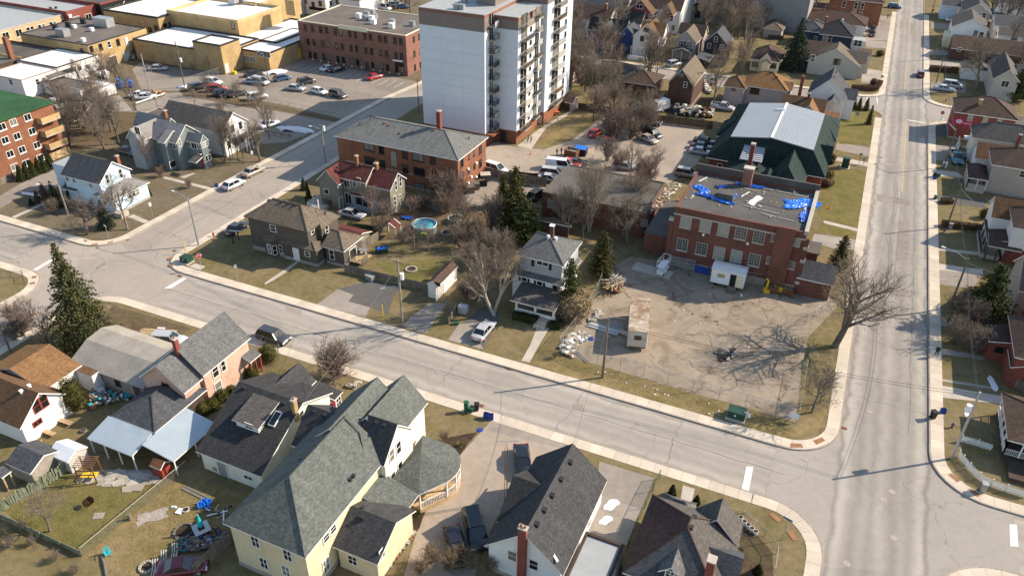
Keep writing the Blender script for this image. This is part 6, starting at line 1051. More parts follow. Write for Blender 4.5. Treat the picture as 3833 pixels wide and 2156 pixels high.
for s,rx,rz,l in (("02:2045,1265",.95,.95,'first round boxwood from the metal porch along the pink wall'),("02:2145,1210",.85,.85,'second round boxwood from the metal porch along the pink wall'),("02:2250,1140",.8,.95,'third round boxwood under the tall pink wall window'),("02:2330,1050",.55,.6,'fourth round boxwood, smallest by the pink wall'),("a:640,290",.8,.85,'round boxwood by the front corner of the pink brick house'),("a:600,300",.45,.5,'low round boxwood beside the stone gatepost'),("12:130,735",1.35,1.45,'large round boxwood beside the front steps of the pink house'),("13:1880,330",.75,.95,'clipped green shrub at the porch railing above the driveway'),("13:1760,460",.5,.65,'small clipped shrub at the foot of the boarded ramp'),("31:650,160",.7,.6,'dark shrub by the church corner'),("31:640,200",.5,.5,'low dark shrub below the church eaves'),("31:590,340",1.3,.9,'dark green shrub under the church wall'),("31:590,420",1.3,.8,'reddish shrub bed beside the school wall'),("30:1060,860",.9,.9,'grey rounded bush at the hedge corner'),("30:1125,565",1.1,.8,'dense dark bush on the bungalow lawn'),("f:930,120",.9,.9,'dark bush beside the striped roof house'),("h:1620,330",.7,.6,'dry bush by the tower door')): shrub(s,rx,rz,l,n=1100 if rx>.7 else 600,m='hedge_brown' if 'reddish' in l or 'grey' in l or 'dry' in l else 'box',size=.08)
GA_='cedar cones by the fence of the orange apartments'
for s in ("01:225,365","01:285,345","01:345,315","01:405,290","01:455,275","01:515,240"): shrub(s,.95,1.55,'cone-shaped cedar in the row before the orange apartments',m='hedge_dark',cone=True,n=1000,size=.11,group=GA_,name='cedar_bush')
for s,rx,rz,l in (("01:565,600",.9,2.2,'tall narrow cedar at the rear corner of the blue house'),("01:600,630",.8,1.8,'second narrow cedar along the blue house side'),("01:700,500",.5,1.3,'thin cedar beside the blue porch canopy'),("01:460,560",.9,1.7,'rusty conical cedar on the left lawn'),("01:385,580",.6,1.1,'small rusty cedar by the snow strip'),("01:320,610",.5,.65,'tiny cone cedar on the left lawn'),("01:1495,525",.6,1.3,'cone cedar at the right corner of the blue porch'),("11:525,540",.5,1.6,'slim cedar at the olive house porch'),("30:860,1095",.8,1.4,'leftmost cone cedar at the far street corner'),("30:912,1105",.8,1.5,'second cone cedar at the far street corner'),("30:985,1112",.8,1.5,'third cone cedar at the far street corner'),("30:1012,1250",.8,2.2,'tall cone cedar nearest the main street sidewalk'),("23:1595,630",.45,.75,'little cone cedar beside the slab path'),("23:1840,720",.4,.65,'second little cone cedar across the slab path'),("d:2130,1370",.5,.6,'small cedar in the fenced corner bed'),("30:790,1060",.5,1.2,'dark cedar by the white gable house')): shrub(s,rx,rz,l,m='hedge_dark' if 'rusty' not in l else 'hedge_brown',cone=True,n=900,size=.09,name='cedar_bush')
def hedge(a,b,w,hh,label,m='hedge_dark'):
    a,b=G(a),G(b); L=(b-a).length; n=int(L*hh*260)+300; R=np.random.default_rng(int(L*100)); P=np.stack([R.random(n)*L,(R.random(n)-.5)*w,R.random(n)*hh],1); k=R.integers(0,3,n); P[k==0,1]=np.sign(P[k==0,1])*w/2; P[k==1,2]=hh; V,F=leaf_cloud(np.concatenate([P,np.full((n,1),.07)],1),.09,5); mb=MB().box(.05,L-.05,-w/2+.05,w/2-.05,0,hh-.05); b0=len(V); me=bpy.data.meshes.new('hedge'); me.from_pydata([tuple(v) for v in V]+mb.v,[],[tuple(f) for f in F]+[tuple(i+b0 for i in f) for f in mb.f]); me.materials.append(MT(m)); o=put('hedge',me,None,(a.x,a.y,0),math.atan2(b.y-a.y,b.x-a.x)); return tag(o,label,'hedge')
hedge("22:0,295","22:255,350",1.0,1.0,'clipped dark hedge in front of the white porch'); hedge("22:370,390","22:475,400",.9,.9,'short clipped hedge right of the porch steps'); hedge("30:840,900","30:1080,915",1.2,1.1,'brown clipped hedge along the far street corner','hedge_brown'); hedge("30:1080,910","30:1130,850",1.1,1.1,'short end of the brown hedge at the sidewalk','hedge_brown'); hedge("30:1620,710","30:1910,735",1.6,1.3,'wide brown hedge between two driveways','hedge_brown'); hedge("31:1740,820","31:2180,870",1.0,1.0,'dark hedge running from hydrant pole to the verandah','hedge_brown'); hedge("11:900,890","11:1200,930",2.2,1.4,'dense dark thicket hedge behind the brown house','hedge_dark'); hedge("31:1745,590","31:1850,590",1.3,.8,'oval brown hedge on the right-hand lawn','hedge_brown')
GY='yellowish yucca clumps'
for s in ("13:1960,235","13:2040,140","13:1625,830"):
    p=G(s); mb=MB(); R=random.Random(int(p.x*10))
    for k in range(46): a=R.random()*6.28; e=R.uniform(.2,1.2); L=R.uniform(.4,.7); d=Vector((math.cos(a)*math.cos(e),math.sin(a)*math.cos(e),math.sin(e)))*L; w=Vector((-math.sin(a),math.cos(a),0))*.035; mb.poly([(-w)[:],w[:],(w*.4+d)[:],(-w*.4+d)[:]])
    tag(mb.build('yucca','yucca',None,(p.x,p.y,.0)),'spiky yellow-green yucca clump in the beds beside the driveway','plant',GY)
# ground litter: tufts of dry grass over lawns and verges
def tufts(name,areas,n,size,m,label,seed):
    R=np.random.default_rng(seed); P=[]
    for s,k in areas:
        g=[(v.x,v.y) for v in GS(s)]; T=tessellate_polygon([[Vector((*q,0)) for q in g]]); A=[abs((g[b][0]-g[a][0])*(g[c][1]-g[a][1])-(g[c][0]-g[a][0])*(g[b][1]-g[a][1])) for a,b,c in T]; A=np.array(A)/sum(A)
        for t in R.choice(len(T),k,p=A):
            a,b,c=[np.array(g[i]) for i in T[t]]; u,v=R.random(2);
            if u+v>1:u,v=1-u,1-v
            q=a+(b-a)*u+(c-a)*v; P.append((q[0],q[1],.05,.05))
    V,F=leaf_cloud(P,size,seed,0); V[:,2]=np.abs(V[:,2]); return stuff(put(name,mesh_np(name,V,F,m)),label)
tufts('dry_grass',[("03:0,760 640,420 1300,480 1640,520 830,1240 330,1000",2600),("03:860,1230 1700,540 2500,620 2300,950 1600,1449 1200,1449",2600),("22:470,660 600,690 1500,960 2400,1230 32:250,1400 33:250,60 22:2150,1340 1000,1000 240,690",2200),("02:1130,170 1930,400 1500,620 1000,480",2200),("32:450,700 720,600 620,1180 300,1300",1500),("11:1380,700 1800,560 2300,660 2100,1000 1700,1080 1300,950",2500),("00:650,1120 1400,1130 1300,1400 1100,1449 01:600,100",2500),("20:640,900 1500,1000 1500,1130 700,1040",1200),("13:1900,60 2230,0 2130,110 1930,400 1720,600 1700,380",1200)],0,.05,'drygrass','scattered dry grass tufts on lawns and verges',3)
# ================================================================ vehicles
CARS={ # length, width, height, belt z, sections: hood end, windscreen top, roof end, rear glass bottom (x from the nose as fraction), hood z, boot z
 'sedan':(4.75,1.82,1.45,.92,(.28,.44,.72,.86),.86,.95),'coupe':(4.6,1.82,1.35,.9,(.32,.47,.68,.88),.82,.95),'hatch':(4.35,1.78,1.5,.95,(.25,.40,.84,.96),.9,.98),'suv':(4.6,1.86,1.72,1.05,(.26,.38,.90,.98),1.0,1.05),'van':(5.05,1.96,1.78,1.05,(.18,.36,.90,.985),.98,1.05),'cargo':(5.5,2.02,2.15,1.2,(.14,.26,.97,.99),1.05,1.2),'pickup':(5.5,1.98,1.82,1.1,(.26,.36,.58,.62),1.05,1.1),'wagon':(4.8,1.84,1.55,.98,(.27,.41,.86,.97),.9,1.0)}
def car_meshes(kind):
    L,W,H,bz,(a,b,c,d),hz,tz=CARS[kind]; X=lambda t:L/2-t*L
    st=[(0,.40,.52,.80),(.015,.28,.66,.90),(.10,.22,hz-.05,.97),(a,.2,hz,1),(.5,.2,bz,1),(d,.2,max(tz-.02,bz-.03),1),(.965,.22,tz-.04,.96),(.992,.34,tz-.14,.9),(1,.45,.7,.84)]
    mb=MB(); rings=[]
    for t,z0,z1,w in st:
        hw=W/2*w; x=X(t); zm=z0+(z1-z0)*.55; rings.append([(x,-hw*.88,z0),(x,-hw,zm),(x,-hw*.97,z1-.05),(x,-hw*.86,z1),(x,0,z1+.03),(x,hw*.86,z1),(x,hw*.97,z1-.05),(x,hw,zm),(x,hw*.88,z0)])
    k=9
    for r in rings: mb.v+=r
    for i in range(len(rings)-1):
        for j in range(k): p=i*k+j;q=i*k+(j+1)%k; mb.f.append((q,p,p+k,q+k)); mb.m.append(0)
    mb.f.append(tuple(range(k))); mb.f.append(tuple((len(rings)-1)*k+j for j in reversed(range(k)))); mb.m+=[0,0]
    body=mb.mesh('body',False); body.polygons.foreach_set('use_smooth',[len(p.vertices)==4 for p in body.polygons])
    ti=.74; ww=W/2*.93; wt=W/2*ti; h=H-.03
    q=lambda t,w,z:(X(t),w,z)
    lo=[(a-.02,bz-.04),(d,max(tz,bz)-.04)];
    A=[q(a-.01,-ww,bz-.06),q(a-.01,ww,bz-.06),q(d,ww,bz-.06),q(d,-ww,bz-.06)]; B=[q(b,-wt,h),q(b,wt,h),q(c,wt,h),q(c,-wt,h)]
    roof=MB(); roof.hull(B,[(x*1,y*.9,H+.02) for x,y,z in B]);
    P=[(.0,.08)]  # pillars
    for (i,j) in ((0,0),(1,1),(2,2),(3,3)): roof.tube(A[i],B[j],.045,.045,4)
    m=.5*(a+d)+.02
    for s in (-1,1): roof.tube(q(m,s*ww,bz-.05),q(.5*(b+c),s*wt,h),.035,.035,4)
    gl={}
    def pane(n,P):
        mb=MB().poly(P); gl[n]=mb.mesh(n,False)
    sh=lambda P,f=.94:[tuple(np.mean(P,0)+(np.array(p)-np.mean(P,0))*f) for p in P]
    pane('windscreen',sh([A[0],A[1],B[1],B[0]])); pane('rear_window',sh([A[2],A[3],B[3],B[2]])) if kind!='cargo' else None
    solid=kind=='cargo'
    side=[]
    for s,i in ((-1,0),(1,1)):
        a0=A[0 if s<0 else 1];a1=A[3 if s<0 else 2];b0=B[0 if s<0 else 1];b1=B[3 if s<0 else 2]; ma=tuple((np.array(a0)+np.array(a1))/2);mb_=tuple((np.array(b0)+np.array(b1))/2)
        Q=[[a0,ma,mb_,b0],[ma,a1,b1,mb_]]
        for n_,P in enumerate(Q):
            if solid and n_==1:
                roof.poly(P); continue
            if kind=='pickup' and n_==1 and False: continue
            side.append(MB().poly(sh(P,.93)).mesh('side_window',False))
    if solid: roof.poly([A[2],A[3],B[3],B[2]])
    if kind=='pickup':
        bed=MB(); x0,x1=X(.64),X(.985); zt=bz;
        bed.box(x1,x0,-W/2*.8,W/2*.8,bz-.02,bz+.03,1); bed.box(x1,x0,-W/2*.95,-W/2*.8,bz-.05,bz+.25); bed.box(x1,x0,W/2*.8,W/2*.95,bz-.05,bz+.25); bed.box(x1-.02,x1+.1,-W/2*.8,W/2*.8,bz-.05,bz+.25); gl['cargo_bed']=bed.mesh('cargo_bed',False)
    r=.33 if kind not in('suv','pickup','cargo') else .37; tw=.22
    wh=MB().tube((0,-tw/2,0),(0,tw/2,0),r,r,16).mesh('wheel',False); rim=MB().tube((0,-tw/2-.012,0),(0,tw/2+.012,0),r*.62,r*.62,10).mesh('rim',False)
    hl=MB().box(-.05,.06,-.2,.2,-.08,.08).mesh('headlight',False); tl=MB().box(-.05,.05,-.17,.17,-.1,.1).mesh('taillight',False); bp=MB().box(-.05,.05,-W/2*.72,W/2*.72,-.07,.07).mesh('bumper',False); pl=MB().box(-.02,.02,-.26,.26,-.07,.07).mesh('licence_plate',False)
    return dict(body=body,roof=roof.mesh('roof',False),gl=gl,side=side,wheel=wh,rim=rim,hl=hl,tl=tl,bp=bp,pl=pl,r=r)
_cn=0
def car(kind,col,at,ang,label,group=None,z=0.,name=None):
    m=cached(('car',kind),lambda:car_meshes(kind)); L,W,H=CARS[kind][:3]; q=pts(at)[0]; p=GP(q,.75+z)
    names={'suv':'parked_car','van':'minivan','cargo':'cargo_van','pickup':'pickup_truck'}
    t=thing(name or names.get(kind,'parked_car'),label,{'van':'van','cargo':'van','pickup':'truck'}.get(kind,'car'),(p.x,p.y,z),math.radians(ang),group)
    b=put('body',matted(m['body'],'car_grey'),t); setmat(b,'car_'+col); b=put('roof',matted(m['roof'],'car_grey'),t); setmat(b,'car_'+col)
    for n_,me in m['gl'].items():
        o=put(n_,matted(me,'car_glass') if n_!='cargo_bed' else matted(me,'car_grey','rubber'),t)
        if n_=='cargo_bed': setmat(o,'car_'+col)
    for me in m['side']: put('side_window',matted(me,'car_glass'),t)
    r=m['r']
    for fx in (.18,.80):
        for s in (-1,1): w=put('wheel',matted(m['wheel'],'rubber'),t,(L/2-fx*L,s*(W/2-.13),r)); put('rim',matted(m['rim'],'galv'),w)
    for s in (-1,1):
        put('headlight',matted(m['hl'],'steel_white'),t,(L/2-.11,s*W*.36,.64)); put('taillight',matted(m['tl'],'sign_red'),t,(-L/2+.05,s*W*.37,.80))
    put('bumper',matted(m['bp'],'black_bin'),t,(L/2-.02,0,.45)); put('bumper',matted(m['bp'],'black_bin'),t,(-L/2+.02,0,.48)); put('licence_plate',matted(m['pl'],'steel_white'),t,(-L/2-.03,0,.62))
    return t
R_=RZ
car('suv','char',"12:170,475",0,'dark grey SUV driving along the cross street beside the pink house',z=R_); car('sedan','silver',"12:2280,410",90,'silver sedan on the driveway of the grey white house'); car('suv','silver',"02:1690,510",20,'silver station wagon parked behind the corrugated barn'); car('van','white',"02:330,800",-25,'white van parked behind the white stucco house')
car('sedan','black',"c:690,270",-62,'black sedan parked beside the charcoal gable roof'); car('van','black',"c:215,960",-52,'large black SUV in the shade on the driveway'); car('sedan','black',"c:20,1130",-50,'black car nose hidden behind bare shrubs at the bottom'); car('coupe','wine',"03:1830,1340",36,'dark red coupe in the lower left back yard')
car('hatch','white',"01:2345,395",84,'white hatchback parked on the side street by the lawn',z=R_); car('sedan','gold',"01:2540,265",84,'champagne sedan parked on the side street ahead of the white hatchback',z=R_); car('sedan','silver',"11:960,690",0,'silver sedan with sunroof between the olive and brown houses'); car('sedan','char',"01:2380,830",90,'dark car half hidden behind the brown house');
car('van','white',"11:2400,240",-12,'white minivan roof beyond the timber fence'); car('cargo','white',"21:470,215",10,'white cargo van in the tower parking lot'); car('van','silver',"21:400,285",10,'silver minivan parked below the cargo van'); car('sedan','silver',"21:370,335",10,'pale car end behind the timber fence corner'); car('sedan','red',"21:575,180",0,'bright red car beside the white cargo van'); car('coupe','black',"21:640,175",20,'black car next to the bright red one')
car('suv','black',"21:245,500",80,'dark SUV beside the low brick wing'); car('wagon','silver',"21:1120,215",10,'silver car among the twigs behind the brick wing'); car('suv','gold',"21:1750,290",0,'champagne SUV parked at the church wall'); car('sedan','silver',"21:1890,65",0,'silver sedan at the green church roof'); car('sedan','char',"21:1900,15",0,'dark sedan beyond the silver one at the church'); car('sedan','black',"20:1930,1410",0,'black sedan at the church parking edge')
car('suv','black',"20:1400,1340",-25,'black SUV in the church lot beside the thicket'); car('sedan','gold',"20:1360,1390",-25,'champagne sedan beside the black SUV in the church lot'); car('hatch','coral',"20:830,1330",80,'red car half hidden in the thicket, left'); car('hatch','coral',"20:985,1350",80,'red car half hidden in the thicket, right'); car('suv','navy',"20:985,1230",80,'dark SUV in the tower lot behind twigs'); car('wagon','grey',"20:1050,1240",80,'grey car in the tower lot behind twigs'); car('sedan','char',"20:1390,1220",0,'dark car below the timber fence')
car('suv','silver',"20:1620,640",60,'silver SUV on the driveway of the taupe house'); car('hatch','white',"l:690,880",100,'white car beside the tall brick gable house'); car('wagon','grey',"20:925,555",40,'dark car on the drive of the royal blue house'); car('pickup','silver',"l:830,1250",0,'silver pickup behind the green church roof'); car('wagon','silver',"k:1230,1380",0,'grey car among the bushes by the north street')
for kind,col,at,ang,l in (('hatch','blue',"10:258,780",60,'steel blue hatchback beside the snow heap'),('sedan','white',"10:722,680",70,'white sedan in the shade of the rose brick office'),('sedan','black',"10:805,690",70,'black sedan beside the white one at the rose brick office'),('sedan','red',"10:1185,765",70,'red sedan alone in the shade of the rose brick office'),('suv','char',"10:500,815",62,'dark SUV at the chain-link fence in the lot'),('sedan','silver',"10:392,880",8,'silver sedan parked along the lot fence'),('hatch','white',"10:628,912",-8,'white hatchback parked along the lot fence'),('suv','brown',"10:818,945",-8,'brown SUV parked along the lot fence'),('van','silver',"10:35,815",-5,'silver minivan at the left end of the lot'),('sedan','white',"10:132,1240",70,'white sedan at the verge tree'),('suv','white',"10:10,965",60,'white and red van in the lower parking row'),
 ('sedan','silver',"00:1585,680",30,'silver sedan alone below the tan works wall'),('sedan','char',"00:2545,740",40,'dark car at the yellow step of the tan works'),('sedan','silver',"00:2540,810",20,'silver car at the edge of the upper lot'),('wagon','white',"00:2140,815",0,'white wagon behind the row of cars'),('suv','char',"00:1985,870",62,'charcoal SUV first of the lower parking row'),('suv','red',"00:2170,890",30,'bright red SUV in the lower parking row'),('wagon','navy',"00:2235,925",62,'navy wagon second right of the red SUV'),('sedan','black',"00:2310,935",62,'black sedan in the lower parking row'),('sedan','char',"00:2390,935",62,'charcoal sedan at the right of the black one'),
 ('sedan','white',"00:1400,945",40,'white sedan beside the blue tarpaulin shed, rear'),('sedan','white',"00:1460,965",40,'white sedan beside the blue tarpaulin shed, front'),('sedan','silver',"00:1785,1060",20,'silver sedan in the lane above the Victorian house'),('sedan','wine',"00:1890,1085",20,'dark red car nose beside the silver sedan in the lane'),('suv','white',"00:570,1045",-20,'white SUV beside the green roofed apartments'),('sedan','char',"00:690,1190",0,'dark car under the bare trees'),('sedan','grey',"m:40,500",0,'grey car under trees left of the Victorian house'),
 ('sedan','red',"10:1190,80",0,'red car at the top behind the office roof'),('cargo','white',"10:1275,80",0,'white trailer van at the top behind the office roof'),('suv','white',"10:1405,45",40,'white SUV at the top behind the office roof'),('hatch','blue',"10:1470,65",40,'blue hatchback at the top behind the office roof'),('sedan','wine',"10:430,305",60,'dark red car beside the works roof')): car(kind,col,at,ang,l)
car('suv','blue',"30:1280,65",0,'dark blue SUV turning at the far crossing',z=R_); car('hatch','wine',"30:1540,738",90,'dark red hatchback driving away on the main street',z=R_)
for kind,col,at,ang,l in (('sedan','silver',"30:1780,885",0,'silver sedan on the driveway, right of the main street'),('van','silver',"30:1860,850",0,'pale minivan parked behind the silver sedan'),('sedan','white',"30:1870,200",0,'white sedan on a driveway near the top right'),('pickup','teal',"31:1895,130",-82,'old teal and white pickup with cap on the driveway'),('suv','silver',"30:190,130",80,'silver SUV first in the far parking lot'),('sedan','white',"30:272,145",75,'white sedan second in the far parking lot'),('sedan','white',"30:345,155",65,'white sedan third in the far parking lot'),('suv','silver',"30:280,210",80,'silver SUV in the front row of the far lot'),('hatch','white',"30:370,220",70,'white hatchback in the front row of the far lot'),('pickup','white',"30:340,245",65,'white pickup end beside the big bare tree'),('sedan','red',"30:995,220",85,'red sedan behind the orange villa'),('sedan','navy',"30:1080,235",85,'navy sedan behind the orange villa'),('suv','white',"30:965,285",85,'white SUV by the navy house'),('sedan','navy',"30:1060,290",85,'dark blue sedan on the far driveway, rear'),('sedan','black',"30:1055,335",85,'black sedan on the far driveway, front'),('suv','white',"30:2345,65",85,'white SUV at the top right'),('sedan','blue',"n:680,120",0,'blue sedan at the top right'),('hatch','silver',"n:595,120",60,'silver hatchback at the top right'),('hatch','teal',"n:535,118",60,'teal hatchback at the top right'),('sedan','white',"n:755,440",85,'white car at the right edge behind the bungalow'),('sedan','grey',"30:30,60",0,'grey car at the left of the far lot'),('sedan','white',"20:1810,20",0,'white car at the top beyond the white manor')): car(kind,col,at,ang,l)
# flat trailer with timber
p=G("02:1570,450",.6); t=thing('flat_trailer','low flat trailer loaded with rough planks beside the silver wagon','trailer',(p.x,p.y,0),math.radians(20)); MB().box(-2.3,2.3,-.9,.9,.5,.6).build('bed','wood_grey',t)
for k in range(7): MB().box(-2.4+random.random()*.3,2.3+random.random()*.3,-.85+k*.25,-.64+k*.25,.6,.66+.03*(k%2)).build('plank','wood_raw',t)
for s in (-1,1):
    w=MB().tube((.2,s*1.05-.1,.33),(.2,s*1.05+.1,.33),.33,.33,14).build('wheel','rubber',t); MB().box(-.3,.7,s*1.05-.16,s*1.05+.16,.68,.74).build('fender','steel_white',t)
# ================================================================ poles, wires, signs, fences, bins, people
def pole(s,label,mat='pole_wood',r=.15,arm=None,arms=(),tf=None,az=None,name='utility_pole',cat='pole',H=None,guard=False):
    b,tp=pts(s)[:2]; p=GP(b); h=H or HT(s); t=thing(name,label,cat,(p.x,p.y,0)); MB().tube((0,0,-.1),(0,0,h),r,r*.68,9).build('post',mat,t)
    for z,w,a in arms:
        c=MB().box(-w/2,w/2,-.05,.05,-.06,.06).build('cross_arm','wood_grey',t,(0,0,z),math.radians(a))
        for k in (-.9,-.45,.45,.9): MB().cyl((k*w/2,0,.06),.04,.14,6).build('insulator','stone',c)
    if tf:
        z,a=tf; c=MB().cyl((.42*math.cos(a),.42*math.sin(a),z),.27,.85,12).build('transformer','steel_white',t); MB().cyl((.42*math.cos(a),.42*math.sin(a),z+.85),.29,.06,12).build('lid','steel_white',c)
    if arm:
        az=az or h+.35; q=GP(pts(arm)[0],az)-p; q.z=az; st=Vector((0,0,min(az-.4,h*.96))); md=st.lerp(q,.5)+Vector((0,0,.25)); MB().path([st,md,q],.045,6).build('lamp_arm','galv',t); d=Vector((q.x,q.y,0)).normalized(); hd=MB().hull([(-.05,-.09,-.07),(.62,-.12,-.1),(.62,.12,-.1),(-.05,.09,-.07)],[(-.05,-.06,.03),(.55,-.09,.06),(.55,.09,.06),(-.05,.06,.03)]).build('lamp_head','steel_white',t,q,math.atan2(d.y,d.x)); MB().box(.2,.58,-.09,.09,-.13,-.1).build('lens','glass_light',hd)
    return p,h
P={}
P[1]=pole("01:735,865 580,405",'wooden street lamp pole at the lawn left of the pale blue house','pole_new',.15,"01:400,400",name='street_lamp',cat='street lamp'); P[2]=pole("01:1995,1015 1870,545",'grey street lamp pole on the corner of the brown house','galv',.15,"01:1750,475",name='street_lamp',cat='street lamp'); P[3]=pole("12:1465,340 11:1375,1160",'wooden pole with white transformer and lamp beside the driveways','pole_new',.17,"11:1290,1440",((9.6,1.6,0),),(7.0,.3),az=6.0); P[4]=pole("22:900,895 945,300",'weathered wooden pole on the verge before the school yard','pole_wood',.18); P[5]=pole("31:1800,830 1945,405",'bare wooden pole behind the hydrant on the right sidewalk','pole_wood',.15); P[6]=pole("32:1828,200 31:1985,1145",'dark lamp pole beside the bushy pine on the right','pole_wood',.17,"31:1790,1040",name='street_lamp',cat='street lamp'); P[7]=pole("33:1845,270 32:2090,1040",'concrete pole with large transformer at the lower right corner','galv',.17,None,(),(6.6,2.6)); P[8]=pole("10:1632,1145 1580,800",'slim pole on the side street left of the tower','pole_wood',.12); P[9]=pole("00:1525,1000 1405,545",'tall grey pole beside two white sedans','galv',.16,None,((7.6,2.2,60),(7.0,1.8,60))); P[10]=pole("00:1858,885 1772,415",'wooden pole with transformer box at the tan works lot','pole_wood',.15,None,((8.6,1.2,0),),(6.2,.4)); P[11]=pole("11:695,192 10:645,1300",'street lamp pole with transformer beside the brick apartments','pole_new',.15,"10:555,1270",((7.6,1.0,0),),(6.6,.5),name='street_lamp',cat='street lamp'); P[12]=pole("31:1765,240 e:585,410",'wooden lamp pole by the teal pickup','pole_wood',.15,"e:440,298",name='street_lamp',cat='street lamp'); P[13]=pole("30:1690,840 1762,540",'wooden pole before the pale minivan','pole_wood',.14); P[14]=pole("30:1660,600 1748,275",'leaning wooden pole on the main street, upper right','pole_wood',.14); P[15]=pole("30:1635,175 1700,-40",'wooden pole near the stop sign at the far crossing','pole_wood',.14); P[16]=pole("10:290,215 275,25",'curved street lamp at the top beside the works','galv',.12,"10:310,5",name='street_lamp',cat='street lamp'); P[17]=pole("10:1300,120 1300,-30",'slim white pole behind the rose office','galv',.1); P[18]=pole("00:2120,770 2085,560",'dark slim lamp post in the works lot','iron',.08,name='lamp_post'); P[19]=pole("10:125,845 75,560",'dark lamp post at the snow heap','iron',.08,"10:20,520",name='street_lamp',cat='street lamp'); P[20]=pole("02:110,640 0,300",'tilted wooden pole at the far left road','pole_wood',.14); P[21]=pole("00:1585,1100 1560,960",'short grey post below the white guard rail','iron',.07,name='lamp_post')
def wire(a,b,sag=.6,label='wire'):
    a=Vector(a);b=Vector(b); n=14; return [a.lerp(b,i/n)-Vector((0,0,sag*4*(i/n)*(1-i/n))) for i in range(n+1)]
GW='overhead wires'
def span(i,j,l,dz=.3):
    (p,h),(q,k)=P[i],P[j]; mb=MB()
    for o in (0,.35): mb.path(wire((p.x,p.y,h-dz-o),(q.x,q.y,k-dz-o),.9),.022,3)
    tag(mb.build('power_line','iron'),l,'wire',GW)
span(3,4,'pair of wires from the transformer pole to the school yard pole'); span(4,7,'pair of wires crossing the main street corner'); span(7,6,'wires above the right sidewalk, nearest span'); span(6,5,'wires above the right sidewalk, middle span'); span(5,12,'wires above the right sidewalk near the hydrant'); span(12,13,'wires over the side street on the right'); span(13,14,'wires beside the upper right houses'); span(2,3,'wires along the north side of the cross street'); span(9,10,'wires between the two lot poles')
for (i,q,z,l) in ((3,"11:1900,1160",2.6,'service wire from the transformer pole to the garage'),(3,"a:1110,560",6.,'service wire across the street to the dormer house'),(5,"31:2200,640",5.,'service wire to the striped roof house'),(4,"c:1205,110",6.8,'service wire across the street to the charcoal gable house'),(6,"31:2540,1330",4.5,'service wire from the right lamp pole')):
    p,h=P[i]; g_=G(q,z); tag(MB().path(wire((p.x,p.y,h-.6),g_,.5),.02,3).build('power_line','iron'),l,'wire',GW)
def sign(base,top,label,w,hh,m,rz=0,text=None,tc='white',shape='rect',H=None,name='sign',pm='galv',back=None):
    p=G(base); h=H or HT(base+' '+top); t=thing(name,label,'sign',(p.x,p.y,0),math.radians(rz)); MB().tube((0,0,0),(0,0,h),.035,.035,6).build('post',pm,t)
    if shape=='oct': R=[(w/2*math.cos(math.radians(22.5+45*k)),w/2*math.sin(math.radians(22.5+45*k))) for k in range(8)]
    elif shape=='round': R=[(w/2*math.cos(k*.39),w/2*math.sin(k*.39)) for k in range(16)]
    else: R=[(-w/2,-hh/2),(w/2,-hh/2),(w/2,hh/2),(-w/2,hh/2)]
    z=h-hh/2; f=MB().hull([(x,-.06,z+y) for x,y in R],[(x,-.04,z+y) for x,y in R]).build('plate',m,t)
    if shape=='oct': MB().hull([(x*1.06,-.05,z+y*1.06) for x,y in R],[(x*1.06,-.042,z+y*1.06) for x,y in R]).build('rim','steel_white',t)
    if text: text_mesh('lettering',text,hh*.42 if shape=='oct' else hh*.8,.004,tc,t,(0,-.068,z),(math.pi/2,0,0))
    return t
sign("01:2030,1265","01:1998,1095",'red stop sign on the lawn of the brown corner house',.8,.8,'sign_red',60,'STOP',shape='oct',name='stop_sign'); sign("e:372,370","e:418,185",'red stop sign at the side street corner by the red brick house',.8,.8,'sign_red',-20,'STOP',shape='oct',name='stop_sign'); sign("30:1650,160","30:1647,95",'small red stop sign at the far crossing',.7,.7,'sign_red',20,'STOP',shape='oct',name='stop_sign')
sign("01:2395,1380","01:2335,1210",'white parking sign on a thin post before the brown house',.35,.55,'steel_white',40); sign("01:1540,735","01:1505,585",'white sign beside the walk of the pale blue house',.4,.7,'steel_white',60); sign("01:1095,950","01:1052,815",'street name blade on the left corner lawn',.9,.22,'steel_white',-20); sign("01:240,1330","01:200,1175",'street name sign on the round left corner',.8,.25,'steel_white',20); sign("m:1325,570","m:1310,505",'white sign near the white gable house steps',.45,.7,'steel_white',60)
sign("33:145,1085","33:210,865",'blue street name sign at the lower right corner',.95,.2,'sign_blue',-18); sign("23:2365,810","23:2410,620",'thin dark sign seen edge on at the corner sidewalk',.06,.6,'sign_black',10); sign("31:910,215","31:945,95",'dark sign at the church driveway',.6,.25,'sign_black',0,pm='wood_dark'); sign("30:885,1215","30:910,1125",'grey round sign on the lawn at the far corner',.9,.9,'metal_grey',0,shape='round'); sign("30:1145,800","30:1158,755",'round grey sign back at the hedge corner',.75,.75,'metal_grey',0,shape='round',pm='galv'); sign("20:1905,1240","20:1907,1190",'white no-entry sign with red disc on the timber fence',.6,.6,'steel_white',0,name='sign'); o_=[o for o in bpy.data.objects if o.get('label','').startswith('white no-entry')][0]; MB().tube((0,-.075,HT("20:1905,1240 20:1907,1190")-.3),(0,-.062,HT("20:1905,1240 20:1907,1190")-.3),.24,.24,16).build('disc','sign_red',o_); sign("20:445,1325","20:465,1190",'black lamp post on the tower path',.1,.2,'iron',0,name='lamp_post',pm='iron'); sign("33:330,1170","33:330,1100",'utility marker in the lower right grass',.1,.3,'yellow_paint',0) if 0 else None
for s,tp,l in (("01:1868,1090","01:1868,965",'yellow marker post on the kerb at the brown house corner'),("12:1272,285","12:1262,165",'yellow marker post on the grass strip between driveways')):
    p=G(s); tag(MB().box(-.05,.05,-.03,.03,0,HT(s+' '+tp)).box(-.055,.055,-.035,.035,.9,1.05).build('marker_post','yellow_paint',None,(p.x,p.y,0)),l,'post')
